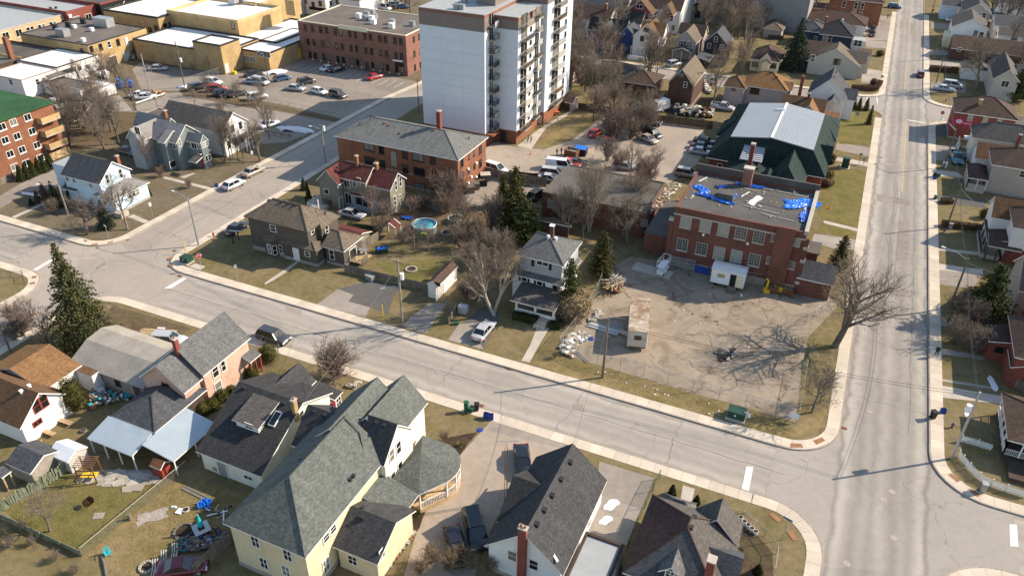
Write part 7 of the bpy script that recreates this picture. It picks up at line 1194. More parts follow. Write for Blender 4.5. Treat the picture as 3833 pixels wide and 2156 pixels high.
def hydrant(s,l,top='red_paint'):
    p=G(s); t=thing('fire_hydrant',l,'hydrant',(p.x,p.y,0)); MB().cyl((0,0,0),.16,.06,10).cyl((0,0,.06),.11,.5,10).cyl((0,0,.56),.14,.05,10).build('barrel','red_paint',t); MB().cyl((0,0,.61),.12,.14,10,0,.05).build('bonnet',top,t); MB().tube((-.22,0,.42),(.22,0,.42),.06,.06,8).tube((0,-.2,.4),(0,0,.4),.07,.07,8).build('outlet',top,t)
hydrant("31:1772,885",'red hydrant with blue top beside the right sidewalk','blue_bin'); hydrant("32:1850,1395",'red hydrant with blue top on the lower right lawn','blue_bin'); hydrant("01:2147,925",'red hydrant by the brown corner house'); hydrant("30:1788,1025",'red hydrant on the far corner lawn')
def bin_(s,l,m,kind='cart',lid=None,group='bins put out at the kerb',h=1.0):
    p=G(s); t=thing('waste_bin' if kind!='box' else 'recycling_box',l,'bin',(p.x,p.y,0),rng.random()*.6,None)
    if kind=='round': MB().cyl((0,0,0),.25,h*.85,12,0,.3).build('body',m,t); MB().cyl((0,0,h*.85),.32,.06,12).build('lid',lid or m,t)
    elif kind=='box':
        MB().box(-.3,.3,-.2,.2,0,.04).box(-.3,-.27,-.2,.2,.04,h).box(.27,.3,-.2,.2,.04,h).box(-.27,.27,-.2,-.17,.04,h).box(-.27,.27,.17,.2,.04,h).build('body',m,t); MB().box(-.26,.26,-.16,.16,.05,h*.6).build('contents','junk',t)
    else:
        MB().hull([(-.22,-.25,.08),(.22,-.25,.08),(.22,.22,.08),(-.22,.22,.08)],[(-.28,-.32,h-.08),(.28,-.32,h-.08),(.28,.32,h-.08),(-.28,.32,h-.08)]).build('body',m,t); MB().box(-.3,.3,-.35,.34,h-.08,h).build('lid',lid or m,t)
        for k in (-1,1): MB().tube((k*.24-.03,.24,.1),(k*.24+.03,.24,.1),.1,.1,8).build('wheel','rubber',t)
for s,l,m,k,h in (("12:2108,1235",'tall green can stacked on a black bin by the kerb','green_bin','round',1.7),("12:2155,1238",'small dark green bin beside the stacked can','green_bin','cart',.75),("12:2212,1220",'black wheeled bin at the kerb drain','black_bin','cart',1.0),("12:2308,1300",'left blue recycling box at the kerb','blue_bin','box',.8),("12:2355,1312",'right blue recycling box at the kerb','blue_bin','box',.8),("32:1655,1300",'black wheeled bin on the right sidewalk','black_bin','cart',1.1),("32:1758,1245",'blue recycling box on the right lawn edge','blue_bin','box',.6),("31:1672,330",'dark bin behind the blue box by the porch house','black_bin','cart',.9),("31:1677,352",'blue box on the right sidewalk far up','blue_bin','box',.5),("31:1712,328",'green bin lying on the driveway edge','green_bin','cart',.7),("31:1682,552",'green bin beside the oval hedge','green_bin','cart',.7),("01:2178,430",'blue box beside the white hatchback','blue_bin','box',.6),("33:2150,600",'grey metal utility box by the picket fence','metal_grey','cart',1.3)): bin_(s,l,m,k,h=h)
p=G("12:2245,1420"); tag(MB().cyl((0,0,0),.35,.06,16).cyl((0,0,.06),.3,.03,16).build('sled_disc','blue_bin',None,(p.x,p.y,.0)),'round blue lid lying on the grass by the driveway','lid')
for s,l,w,d,h in (("01:1880,1185",'green electrical cabinet on the brown house corner lawn',1.5,1.2,1.0),("22:2240,1290",'large green electrical cabinet on a concrete pad inside the street corner',2.0,1.3,1.1)):
    p=G(s); t=thing('transformer_cabinet',l,'cabinet',(p.x,p.y,0)); MB().box(-w/2-.12,w/2+.12,-d/2-.3,d/2+.12,0,.22).build('pad','conc',t); MB().box(-w/2,w/2,-d/2,d/2,.22,h).build('body','green_box',t); MB().box(-w/2-.04,w/2+.04,-d/2-.04,d/2+.04,h,h+.07).build('lid','green_box',t); MB().box(-.2,.0,-d/2-.02,-d/2,.6,.8).build('label','steel_white',t)
p=G("01:1980,1235"); tag(MB().box(-1,1,-.6,.6,0,.12).build('vault_lid','conc',None,(p.x,p.y,0)),'flat concrete vault lid on the corner lawn','lid')
p=G("31:1830,850"); tag(MB().box(-.3,.3,-.2,.2,0,1.0).box(-.33,.33,-.23,.23,1.0,1.05).build('utility_pedestal','metal_grey',None,(p.x,p.y,0)),'grey utility pedestal behind the hydrant pole','cabinet')
p=G("31:1775,235"); tag(MB().box(-.35,.35,-.25,.25,0,1.0).box(-.38,.38,-.28,.28,1.0,1.06).build('utility_pedestal','steel_white',None,(p.x,p.y,0)),'white utility pedestal at the lamp pole by the teal pickup','cabinet')
# -- fences
def runs(s,z=0): return [Vector((v.x,v.y,0)) for v in GS(s)]
def chain(s,label,h=1.8,step=3.0,mesh='chain',post='galv',close=None):
    Q=runs(s); t=thing('chain_link_fence',label,'fence',Q[0]); o=Q[0]
    for a,b in zip(Q,Q[1:]):
        L=(b-a).length; n=max(1,round(L/step))
        for i in range(n+1):
            if i==0 and a is not Q[0]: continue
            q=a.lerp(b,i/n)-o; MB().tube((q.x,q.y,0),(q.x,q.y,h+.05),.035,.035,6).build('post',post,t)
        mb=MB(); mb.tube(a-o+Vector((0,0,h)),b-o+Vector((0,0,h)),.025,.025,5); mb.build('top_rail',post,t)
        u,v=a-o,b-o; MB().poly([(u.x,u.y,.03),(v.x,v.y,.03),(v.x,v.y,h),(u.x,u.y,h)]).build('mesh_panel',mesh,t)
    return t
chain("22:462,615 840,790 1310,880 1800,1040 2330,1190 32:290,1350 32:320,1160 375,840",'long chain-link fence round the street corner of the school yard',2.0); chain("22:462,615 700,320 850,60 21:990,1110",'chain-link fence between the grey house and the school yard',2.0); chain("10:165,850 700,930 1150,1005",'chain-link fence across the parking lot behind the parked cars',1.4,4.); chain("10:190,1060 750,1172",'short chain-link fence above the brush strip',1.4,4.); chain("00:1815,880 2240,745",'chain-link fence beside the works tower',1.8,4.)
chain("23:1470,470 1400,600 1240,940 1070,1400",'green chain-link fence between the driveway and the corner house',1.3,2.5,'chain_green','green_box'); chain("d:1925,640 2220,880 2385,1115 2340,1417",'wire fence around the corner bed by the white buckets',1.1,2.); chain("32:170,370 380,360 600,220",'tilted temporary fence panels by the big tree',1.8,2.); chain("01:0,1330 230,1330 250,1400",'low wire fence on the round left corner',.9,1.5,'chain','wood_dark')
def board(s,label,h=1.8,w=.14,gap=.012,m='wood_grey',pm='wood_grey',lim=300,jag=.03,point=False,rail=True,name='board_fence',lean=0):
    Q=runs(s); t=thing(name,label,'fence',Q[0]); o=Q[0]; k=0
    for a,b in zip(Q,Q[1:]):
        d=b-a; L=d.length; n=int(L/(w+gap)); rz=math.atan2(d.y,d.x); u=d/L
        for i in range(n):
            if k>=lim: break
            hh=h+random.uniform(-jag,jag); key=('brd',round(w,3),round(h,1),point,int(hh*50)%7)
            def mk():
                hz=h+(int(hh*50)%7-3)*jag/3
                if point: return MB().hull([(0,0,.03),(w,0,.03),(w,.025,.03),(0,.025,.03)],[(0,0,hz-.08),(w,0,hz-.08),(w,.025,hz-.08),(0,.025,hz-.08)]).hull([(0,0,hz-.08),(w,0,hz-.08),(w,.025,hz-.08),(0,.025,hz-.08)],[(w*.4,0,hz),(w*.6,0,hz),(w*.6,.025,hz),(w*.4,.025,hz)]).mesh('picket')
                return MB().box(0,w,0,.025,.03,hz).mesh('board')
            me=cached(key,mk); q=a-o+u*(i*(w+gap)); x=put('picket' if point else 'board',matted(me,m),t,q,rz); setmat(x,m); k+=1
            if lean: x.rotation_euler=(random.gauss(0,lean),random.gauss(0,lean),rz)
        if rail:
            for z in (.35,h-.35): e=b-o; f=a-o; n_=Vector((-u.y,u.x,0))*.05; MB().tube(f+n_+Vector((0,0,z)),e+n_+Vector((0,0,z)),.035,.035,4).build('rail',pm,t)
            for i in range(int(L/2.4)+1): q=a-o+u*min(i*2.4,L)+Vector((-u.y,u.x,0))*.08; MB().box(q.x-.05,q.x+.05,q.y-.05,q.y+.05,0,h+.08).build('post',pm,t)
    return t
board("h:970,1065 1235,1120 1550,1170 1850,1222",'weathered timber fence between the tower lot and the brick apartments',1.8); board("20:1440,1235 2000,1300",'dark timber fence below the junk yard',1.8,m='wood_dark',pm='wood_dark'); board("20:660,1105 1400,1200",'long dark fence behind the thicket',1.6,.2,m='wood_dark',pm='wood_dark'); board("11:1510,590 1700,640 1850,690",'tall timber fence behind the olive house',1.9); board("11:890,1280 1400,1400 1700,1470",'grey timber fence of the brown house garden',1.3,m='wood_grey'); board("11:1060,1070 1235,960",'short timber fence by the brown house deck',1.6,.16)
board("03:0,815 200,700 450,560 640,430 760,330",'old greenish picket fence across the left back yard',1.5,.17,.03,'wood_green','wood_green',jag=.12,point=True,lean=.05); board("03:1975,1449 2200,1230 2400,1080",'grey board fence beside the cream house',1.7,.15); board("02:1000,1200 1000,1200",'x') if 0 else None
board("33:1905,250 1945,300 2010,380 2110,480 2240,550 2390,605 2600,670",'white picket fence curving round the lower right corner',1.0,.07,.06,'white','white',point=True,jag=.01,name='picket_fence'); board("33:1940,100 2100,145 2250,195",'short white picket fence by the porch',.95,.07,.06,'white','white',point=True,jag=.01,name='picket_fence'); board("01:0,420 250,300 260,270",'old board fence before the orange apartments',1.3,.15); board("01:530,170 720,90",'tan board fence behind the cedar row',1.5,.15,m='wood_raw',pm='wood_raw'); board("12:1935,360 2030,190",'leaning wooden gate panel by the garage drive',1.2,.13); board("32:2420,960 2576,1060",'board fence by the brown porch house',1.5,.15); board("30:180,310 290,330",'dark fence by the far garage',1.4,.2,m='wood_dark'); board("30:0,400 160,410",'long dark fence behind the yellow cottage',1.4,.2,m='wood_dark')
Q=runs("03:0,870 420,1060 830,1250"); t=thing('plank_fence','low dark plank fence along the bottom of the left back yard','fence',Q[0]);
for a,b in zip(Q,Q[1:]):
    d=b-a; n=int(d.length/2)
    for i in range(n): q=a-Q[0]+d*(i/n); L=d.length/n; MB().box(0,L-.03,0,.05,.05,.75+random.uniform(-.1,.1)).build('plank','wood_green',t,q,math.atan2(d.y,d.x)); MB().box(-.06,.06,-.1,0,0,.95).build('post','wood_grey',t,q,math.atan2(d.y,d.x))
a,b=G("03:830,1245"),G("03:1880,370"); t=thing('wire_fence','thin wire fence with pale top rail between the two back yards','fence',a); d=b-a; MB().tube((0,0,1.15),(d.x,d.y,1.15),.03,.03,5).build('top_rail','stone',t)
for i in range(8): q=d*(i/7); MB().tube((q.x,q.y,0),(q.x,q.y,1.15),.03,.03,5).build('post','wood_grey',t)
MB().poly([(0,0,.02),(d.x,d.y,.02),(d.x,d.y,1.15),(0,0,1.15)]).build('mesh_panel','chain',t)
a,b=G("00:1370,1060"),G("00:1660,960"); t=thing('guard_rail','white timber guard rail below the white sedans','rail',a); d=b-a; MB().tube((0,0,.5),(d.x,d.y,.5),.17,.17,4).build('beam','white',t); [MB().box(d.x*k-.08,d.x*k+.08,d.y*k-.08,d.y*k+.08,0,.5).build('post','wood_grey',t) for k in (.1,.5,.9)]
a,b=G("10:85,1335"),G("10:350,1390"); t=thing('guard_rail','low timber rail below the snow heap','rail',a); d=b-a; MB().tube((0,0,.55),(d.x,d.y,.55),.12,.12,4).build('beam','wood_grey',t); [MB().box(d.x*k-.08,d.x*k+.08,d.y*k-.08,d.y*k+.08,0,.5).build('post','wood_grey',t) for k in (.05,.35,.65,.95)]
def snow(s,L,w,h,rz,label):
    p=G(s); R=random.Random(int(L*7)); mb=MB(); nx,ny=16,8
    for i in range(nx+1):
        for j in range(ny+1): u=i/nx*2-1;v=j/ny*2-1; r=max(0,1-u*u-v*v*(.8+.3*math.sin(u*6))); mb.v.append((u*L/2,v*w/2+.25*math.sin(u*5)*w*.3,h*math.sqrt(r)*(.75+.4*R.random())+.012))
    for i in range(nx):
        for j in range(ny):
            a=i*(ny+1)+j; q=(a,a+ny+1,a+ny+2,a+1)
            if sum(mb.v[k][2]>.013 for k in q)>=2: mb.f.append(q); mb.m.append(0)
    tag(mb.build('snow_heap','snow',None,(p.x,p.y,.02),math.radians(rz),True),label,'snow')
snow("23:985,735",2.0,1.0,.07,65,'melting snow patch on the driveway beside the white wall'); snow("23:930,890",1.6,.8,.06,60,'dirty snow patch nearer the flat garage'); snow("10:380,1310",9,2.2,.7,12,'long melting snow heap beside the side street'); snow("10:180,740",7,2.2,.8,55,'melting snow heap at the works corner'); snow("00:1860,880",4,1.6,.5,40,'small snow heap at the wooden pole'); snow("01:330,510",6,.9,.15,5,'thin strip of snow beside the blue house'); snow("32:2260,950",3.2,.8,.05,-80,'thin snow patch on the right lawn'); snow("32:2010,1240",2,.7,.05,80,'thin dirty snow below the corner transformer pole')
# -- people
def person(s,ang,label,top,legs,stride=.25,h=1.75,arm=.25,z=0):
    p=G(s); t=thing('person',label,'person',(p.x,p.y,z),math.radians(ang)); V=[(0,0,.95),(0,0,1.2),(0,0,1.43),(0,0,1.53),(0,0,1.62),(.02,0,1.70)]; E=[(0,1),(1,2),(2,3),(3,4),(4,5)]; Rr=[.15,.145,.15,.062,.095,.085]
    def add(ch,root):
        i=root
        for q,r in ch: V.append(q); Rr.append(r); E.append((i,len(V)-1)); i=len(V)-1
    for sd,f in ((1,1),(-1,-1)):
        add([((0,sd*.1,.88),.1),((f*stride*.5,sd*.1,.48),.07),((f*stride-.05*(f<0),sd*.1,.09),.045),((f*stride+.16,sd*.1,.04),.04)],0); add([((0,sd*.2,1.4),.07),((-f*arm*.4,sd*.26,1.12),.05),((-f*arm+.08,sd*.25,.88),.036),((-f*arm+.12,sd*.245,.80),.034)],2)
    me=bpy.data.meshes.new('body'); me.from_pydata(V,E,[]); o=bpy.data.objects.new('body',me); COL.objects.link(o); md=o.modifiers.new('skin','SKIN'); sv=me.skin_vertices[0].data
    for i,r in enumerate(Rr): sv[i].radius=(r,r*(1.15 if i<3 else 1))
    sv[0].use_root=True; sb=o.modifiers.new('sub','SUBSURF'); sb.levels=1; sb.render_levels=1; bpy.context.view_layer.update(); m2=bpy.data.meshes.new_from_object(o.evaluated_get(bpy.context.evaluated_depsgraph_get())); bpy.data.objects.remove(o)
    for m in (legs,top,'skin','hair','black_bin'): m2.materials.append(MT(m))
    for f in m2.polygons:
        c=f.center; f.material_index=4 if c.z<.1 else 3 if c.z>1.66 or (c.z>1.56 and c.x<-.01) else 2 if c.z>1.5 or (abs(c.y)>.19 and c.z<.86) else 1 if c.z>.9 else 0; f.use_smooth=True
    b=put('body',m2,t); MB().hull([(-.16,-.19,.82),(.16,-.19,.82),(.16,.19,.82),(-.16,.19,.82)],[(-.15,-.2,1.36),(.15,-.2,1.36),(.15,.2,1.36),(-.15,.2,1.36)]).build('coat',top,t); MB().box(.09,.115,-.02,.02,1.58,1.62).build('nose','skin',t); t.scale=(h/1.78,)*3
person("32:1690,680",-90,'person in dark green jacket and jeans walking on the right sidewalk','cloth_green','cloth_blue',.28,1.8,z=.03); person("21:440,118",20,'person in a black top and blue jeans standing near the skip','cloth_dark','cloth_blue',.06,1.75); person("21:485,108",200,'person in dark clothes standing beside the other near the skip','cloth_dark','cloth_dark',.06,1.7)
# ================================================================ loose things in yards and on roofs
def simple(name,mb,m,s,label,cat,rz=0,z=0,group=None,up=0):
    p=G(s,up) if isinstance(s,str) else Vector(s); return tag(mb.build(name,m,None,(p.x,p.y,z),math.radians(rz)),label,cat,group)
def crumple(nx,ny,w,d,h,seed,edge=.3):
    R=np.random.default_rng(seed); mb=MB(); ph=R.random(6)*6
    for i in range(nx+1):
        for j in range(ny+1):
            u=i/nx;v=j/ny; x=(u-.5)*w+R.normal()*w/nx*.25; y=(v-.5)*d+R.normal()*d/ny*.25; y+=d*edge*math.sin(u*5+ph[0]); x+=w*.06*math.sin(v*7+ph[1]); z=h*abs(math.sin(u*13+ph[2]+3*v)*math.cos(v*9+ph[3]))+h*.5*R.random(); mb.v.append((x,y,.02+z))
    for i in range(nx):
        for j in range(ny): a=i*(ny+1)+j; mb.f.append((a,a+ny+1,a+ny+2,a+1)); mb.m.append(0)
    return mb
RZF=9.57
for s,w,d,rz,l in (("o:215,125",3.4,1.5,-55,'crumpled blue tarpaulin at the left of the school roof'),("o:300,180",5.8,1.0,-10,'long twisted blue tarpaulin below the black roof box'),("o:345,105",1.6,.9,40,'small blue tarpaulin above the black roof box'),("o:420,165",1.7,.8,60,'blue tarpaulin scrap right of the black roof box'),("o:527,98",4.2,.7,4,'narrow blue tarpaulin at the rear of the school roof'),("o:855,215",5.2,3.0,12,'large spread blue tarpaulin at the right of the school roof'),("o:870,290",1.2,3.2,-12,'blue tarpaulin tail hanging to the school roof edge')):
    simple('tarpaulin',crumple(26,16,w,d,.17,int(w*37),.22),'tarp',s,l,'tarpaulin',rz,RZF,up=RZF)
for s,w,d,rz,m,l in (("o:557,190",1.1,3.4,-16,'steel_white','white membrane sheet on the school roof'),("o:500,150",.15,2.7,-20,'white','white batten standing off the roof membrane'),("o:228,55",.15,2.6,-22,'white','white batten at the left rear of the school roof'),("o:745,140",7.5,.35,-3,'stone','row of pale battens near the rear of the school roof'),("o:600,252",5.6,.25,-6,'stone','pale battens in the middle of the school roof'),("o:700,298",5,.25,-6,'stone','pale battens near the front edge of the school roof'),("o:540,125",2.6,.2,-6,'stone','pale batten above the white sheet'),("o:660,190",5.5,3.6,0,'roof_tar','patched rough area on the school roof')):
    q=G(s,RZF); mb=MB()
    if d<.5 or w<.5:
        n=max(1,int(max(w,d)/1.9));
        for k in range(n): a=-max(w,d)/2+max(w,d)*k/n; o=random.uniform(-.08,.08); (mb.box(a,a+max(w,d)/n*.9,o-.07,o+.07,.01,.09) if w>d else mb.box(o-.07,o+.07,a,a+max(w,d)/n*.9,.01,.09))
    else: mb=crumple(8,8,w,d,.05 if m!='roof_tar' else .03,3,.02)
    simple('roof_debris',mb,m,(q.x,q.y,0),l,'debris',rz,RZF-.005 if m!='roof_tar' else RZF-.012)
def scatter(name,area_,n,dims,m,label,seed,z=0,up=0,tilt=.2):
    R=random.Random(seed); g=[(v.x,v.y) for v in GS(area_,up)]; xs=[q[0] for q in g];ys=[q[1] for q in g]; mb=MB(); k=0
    while k<n:
        x,y=R.uniform(min(xs),max(xs)),R.uniform(min(ys),max(ys)); ins=False; j=len(g)-1
        for i in range(len(g)):
            if (g[i][1]>y)!=(g[j][1]>y) and x<(g[j][0]-g[i][0])*(y-g[i][1])/(g[j][1]-g[i][1])+g[i][0]: ins=not ins
            j=i
        if not ins: continue
        k+=1; f=R.uniform(.6,1.4); a=R.random()*6.28; c,s=math.cos(a),math.sin(a); lx,ly,lz=[d*f/2 for d in dims]; zz=z+R.random()*tilt
        A=[(x+c*u*lx-s*v*ly,y+s*u*lx+c*v*ly) for u,v in ((-1,-1),(1,-1),(1,1),(-1,1))]; t1=R.uniform(-tilt,tilt)*lx
        mb.hull([(*q,zz+(t1 if i in(0,3) else -t1)*.5) for i,q in enumerate(A)],[(*q,zz+2*lz+(t1 if i in(0,3) else -t1)*.5) for i,q in enumerate(A)],R.randrange(len(m) if isinstance(m,list) else 1))
    return stuff(mb.build(name,m),label)
scatter('loose_bricks',"o:200,30 580,90 960,120 890,340 500,270 100,200",60,(.3,.16,.1),['stone','cream','rubble'],'loose bricks and blocks scattered on the school roof',5,RZF,RZF,.02); scatter('loose_bricks',"21:1590,390 1720,410 1560,560 1450,690 1340,670 1480,500",110,(.36,.24,.14),['stone','cream','rubble','wood_grey'],'loose bricks along the broken edge of the link roof',6,3.56,3.5,.05)
scatter('rubble',"22:480,600 560,480 720,440 790,500 660,560 600,700 500,660",260,(.5,.3,.14),['rubble','white','stone','wood_raw','rubble'],'heap of broken slabs, boards and rubble in the fence corner',7,0,0,.35); scatter('rubble',"22:740,330 860,220 900,260 820,340",40,(.4,.3,.15),['rubble','stone'],'stones along the chain-link fence',8); scatter('litter',"22:1000,840 2300,1250 2400,1420 1500,1100 700,800",16,(.16,.12,.04),['white','steel_white','cream'],'scraps of litter along the verge',9,.02,0,.02); scatter('litter',"22:1500,0 2500,100 2450,700 1600,500",22,(.2,.15,.04),['white','stone','wood_dark'],'scraps of litter on the cracked yard',10,.02,0,.03); scatter('rubble',"22:2040,600 2250,620 2230,740 2060,720",26,(.7,.5,.12),['rubble','wood_grey','wood_dark','stone'],'broken boards and slabs on the cracked yard',11,0,0,.15); scatter('leaf_litter',"32:230,520 400,480 330,640 250,900 180,700",700,(.07,.045,.01),['drygrass','soil'],'dead leaves on the yard under the bare trees',12,.01,0,.03); scatter('leaf_litter',"32:0,620 160,640 200,760 60,800",400,(.07,.045,.01),['drygrass','soil'],'dead leaves on the yard by the broken slabs',13,.01,0,.03)
# cracked site trailers
def office(s,label,L,W,H,rz,m,roof,z0=.35,cat='trailer',up=0):
    p=G(s) if isinstance(s,str) else Vector((*s,0)); t=thing('site_trailer',label,cat,(p.x,p.y,0),math.radians(rz)); b=MB(); r=.12
    R_=[(-W/2+r,-L/2),(W/2-r,-L/2),(W/2,-L/2+r),(W/2,L/2-r),(W/2-r,L/2),(-W/2+r,L/2),(-W/2,L/2-r),(-W/2,-L/2+r)]; b.prism(R_,z0,H).build('body',m,t); MB().prism([(x*1.015,y*1.006) for x,y in R_],H,H+.07).build('roof',roof,t)
    for y in (-L*.12,L*.12):
        for k in (-1,1): MB().tube((k*(W/2-.2)-.1,y,.35),(k*(W/2-.2)+.1,y,.35),.35,.35,12).build('wheel','rubber',t)
    return t
basic('stucco_tan',(.5,.44,.36),.1,.85); n=NT('trailer_top'); c=n.mix(n.map(n.noise(.5,4,None,.6,.8),.4,.62),(.40,.33,.26),(.22,.14,.085)); MATS['trailer_top']=n.done(n.mix(n.map(n.noise(1.4,5),.55,.7),c,(.5,.46,.4)),.85)
t=office((-18.8,85.6),'long site trailer with rust-stained roof standing in the cracked yard',8.0,2.6,3.0,14.5,'stucco_tan','trailer_top',.45); MB().box(-.45,.45,-4.06,-4.002,1.75,2.4).build('window','car_glass',t); MB().box(-1.1,1.1,-4.06,-4.002,.5,.62).build('bumper','rust',t); MB().box(.55,1.05,-4.02,-4.002,1.9,2.02).build('number_plate','metal_grey',t)
p=G("21:2140,1440"); t=thing('office_trailer','white site office trailer with open door against the school wall','trailer',(p.x,p.y,0)); MB().box(-2.4,2.4,-.3,2.1,.6,2.95).build('body','steel_white',t); MB().slab([(-2.5,-.45,2.95),(2.5,-.45,2.95),(2.5,1.0,3.2),(-2.5,1.0,3.2)],.08).slab([(-2.5,1.0,3.2),(2.5,1.0,3.2),(2.5,2.25,2.95),(-2.5,2.25,2.95)],.08).build('roof','roof_white',t); MB().box(.35,1.2,-.36,-.31,.65,2.6).build('doorway','sign_black',t); MB().box(1.25,2.15,-.42,-.37,.65,2.6).build('door','cream',t); MB().box(-1.5,-.45,-.36,-.31,1.7,2.25).build('window','wood_raw',t)
for k in range(4): MB().box(.2,1.5,-.6-.3*k,-.32-.3*k,.0,.55-.14*k).build('step','wood_grey',t)
for x in (-1.6,1.4): MB().tube((x,-.1,.32),(x,.1,.32),.32,.32,12).build('wheel','rubber',t)
# timber stack, beams, ladder, lift, racks
p=G("21:1020,1440"); t=thing('lumber_pile','heap of broken lumber on a cart beside the chain-link fence','lumber pile',(p.x,p.y,0)); R=random.Random(4); MB().box(-1.1,1.1,-1.6,1.6,.3,.45).build('cart','rust',t); [MB().tube((x,y-.1,.22),(x,y+.1,.22),.22,.22,10).build('wheel','rubber',t) for x in (-.9,.9) for y in (-1.2,1.2)]
for k in range(60): L=R.uniform(1.2,3.0); a=R.gauss(1.2,.7); z=.5+R.random()*1.3*(1-k/90); x=R.gauss(0,.45);y=R.gauss(0,.7); MB().box(-L/2,L/2,-.07,.07,-.03,.03).build('plank',['wood_raw','wood_grey','rubble','stone'][k%4],t,(x,y,z),a).rotation_euler=(R.gauss(0,.25),R.gauss(0,.25),a)
t=thing('steel_beams','stack of pale steel channels lying in the yard','steel',G("22:900,410"),math.radians(-4));
for k in range(9): MB().box(-2.4+random.random()*.5,2.2+random.random()*.4,-.5+k*.13,-.42+k*.13,.05+.06*(k%3),.13+.06*(k%3)).build('beam','steel_white' if k%2 else 'galv',t)
simple('gas_tank',MB().tube((-.6,0,.35),(.6,0,.35),.32,.32,14),'stone',"22:1115,465",'cream cylinder lying beside the long trailer','tank',-12); simple('plywood_sheet',crumple(4,4,2.4,2.2,.04,3,.0),'grey_wall',"22:1030,380",'grey plywood sheet leaning beside the long trailer','board',20,.03); simple('timber_plank',MB().box(-1.2,1.2,-.15,.15,0,.1),'stone',"22:1050,300",'pale plank behind the steel channels','plank',15); simple('timber_plank',MB().box(-1.2,1.2,-.06,.06,0,.08),'clay',"22:1100,290",'reddish plank behind the steel channels','plank',40); simple('blue_sheet',crumple(6,6,1.4,.9,.08,8,.0),'blue_bin',"22:755,500",'small blue sheet at the rubble heap','sheet',10)
def ladder(s,label,L,rz,m='galv',z=.06,tilt=0):
    p=G(s); t=thing('ladder',label,'ladder',(p.x,p.y,z),math.radians(rz)); [MB().box(-L/2,L/2,k*.2-.03,k*.2+.03,0,.06).build('rail',m,t) for k in (-1,1)]; [MB().box(-L/2+(i+.5)*L/int(L/.3)-.02,-L/2+(i+.5)*L/int(L/.3)+.02,-.18,.18,.015,.05).build('rung',m,t) for i in range(int(L/.3))]
ladder("22:690,690",'grey ladder lying inside the front fence',2.8,-35); ladder("03:1960,620",'grey ladder lying on the dry back-yard grass',3.4,-4)
p=G("21:1500,1290"); t=thing('scissor_lift','white scissor lift platform standing in the school yard','lift',(p.x,p.y,0),math.radians(-8)); MB().box(-.5,.5,-1.2,1.2,.2,.9).build('base','steel_white',t); MB().box(-.55,.55,-1.3,1.3,1.5,1.58).build('platform','steel_white',t)
for y in (-1.3,1.3): MB().path([(-.55,y,1.58),(-.55,y,2.6),(.55,y,2.6),(.55,y,1.58)],.035,5).build('guard_rail','steel_white',t)
for x in (-.55,.55): MB().path([(x,-1.3,2.6),(x,1.3,2.6)],.035,5).path([(x,-1.3,2.1),(x,1.3,2.1)],.03,5).path([(x,0,1.58),(x,0,2.6)],.03,5).build('guard_rail','steel_white',t)
[MB().tube((x-.1,y,.2),(x+.1,y,.2),.2,.2,10).build('wheel','rubber',t) for x in (-.45,.45) for y in (-.9,.9)]
for s,l,rz in (("21:1690,1270",'stack of grey scaffold frames by the school wall, left',4),("21:2370,1400",'leaning grey scaffold frames right of the white office trailer',10)):
    p=G(s); t=thing('scaffold_frames',l,'scaffold',(p.x,p.y,0),math.radians(rz));
    for k in range(5): y=.16*k; MB().path([(-1.9,y,.05),(-1.9,y,1.9),(1.9,y,1.9),(1.9,y,.05)],.03,4).path([(-1.9,y,.7),(1.9,y,.7)],.025,4).path([(-1.9,y,1.3),(1.9,y,1.3)],.025,4).path([(-.6,y,.05),(-.6,y,1.9)],.02,4).path([(.6,y,.05),(.6,y,1.9)],.02,4).build('frame','galv',t)
def skip(s,label,L,W,H,m,rz,fill='junk',lid=None):
    p=G(s); t=thing('skip',label,'skip',(p.x,p.y,0),math.radians(rz)); mb=MB(); e=.08; mb.box(-L/2,L/2,-W/2,W/2,.1,.16).box(-L/2,L/2,-W/2,-W/2+e,.16,H).box(-L/2,L/2,W/2-e,W/2,.16,H).box(-L/2,-L/2+e,-W/2+e,W/2-e,.16,H).box(L/2-e,L/2,-W/2+e,W/2-e,.16,H); mb.build('body',m,t)
    if lid: MB().slab([(-L/2,-W/2,H+.02),(L/2,-W/2,H+.02),(L/2,W/2,H+.2),(-L/2,W/2,H+.2)],.05).build('lid',lid,t)
    else: crumple(6,5,L-.25,W-.25,.25,int(L*9),0).build('rubbish',fill,t,(0,0,H*.7))
    return t
skip("21:1900,1280",'dark blue skip against the school wall',2.2,1.4,1.2,'blue_bin',0); skip("21:590,125",'brown steel skip beside two standing people',2.6,1.8,1.5,'rust',-5); skip("21:680,105",'dark skip with blue lid by the hedge',2.4,1.7,1.4,'black_bin',5,lid='tarp'); skip("h:930,1200",'open black waste container by the brick apartments',1.8,1.3,1.25,'black_bin',33); skip("h:980,1130",'weathered waste container with yellow rim by the brick apartments',1.9,1.3,1.3,'wood_grey',33,lid='conc'); skip("h:830,1250",'grey waste container, third along the apartment wall',1.6,1.2,1.2,'wood_grey',33,lid='wood_grey'); skip("h:760,1300",'grey waste container nearest the apartment corner',1.6,1.2,1.2,'wood_grey',33,lid='wood_grey')
p=G("o:625,770"); t=thing('excavator_arm','yellow digger attachment standing by the school wall','machine',(p.x,p.y,0),.4); MB().box(-.4,.4,-.5,.5,0,.5).build('base','yellow_paint',t); MB().tube((0,0,.5),(.1,.1,1.8),.2,.14,8).tube((.1,.1,1.8),(-.3,-.2,2.3),.16,.12,8).build('arm','yellow_paint',t)
for s,l,m in (("o:665,770",'rusty metal crate by the school wall','rust'),("o:712,765",'ochre metal crate by the school wall','yellow_paint'),("o:765,785",'dark rust bin at the school corner','rust')): skip(s,l,1.5,1.2,.95,m,-4)
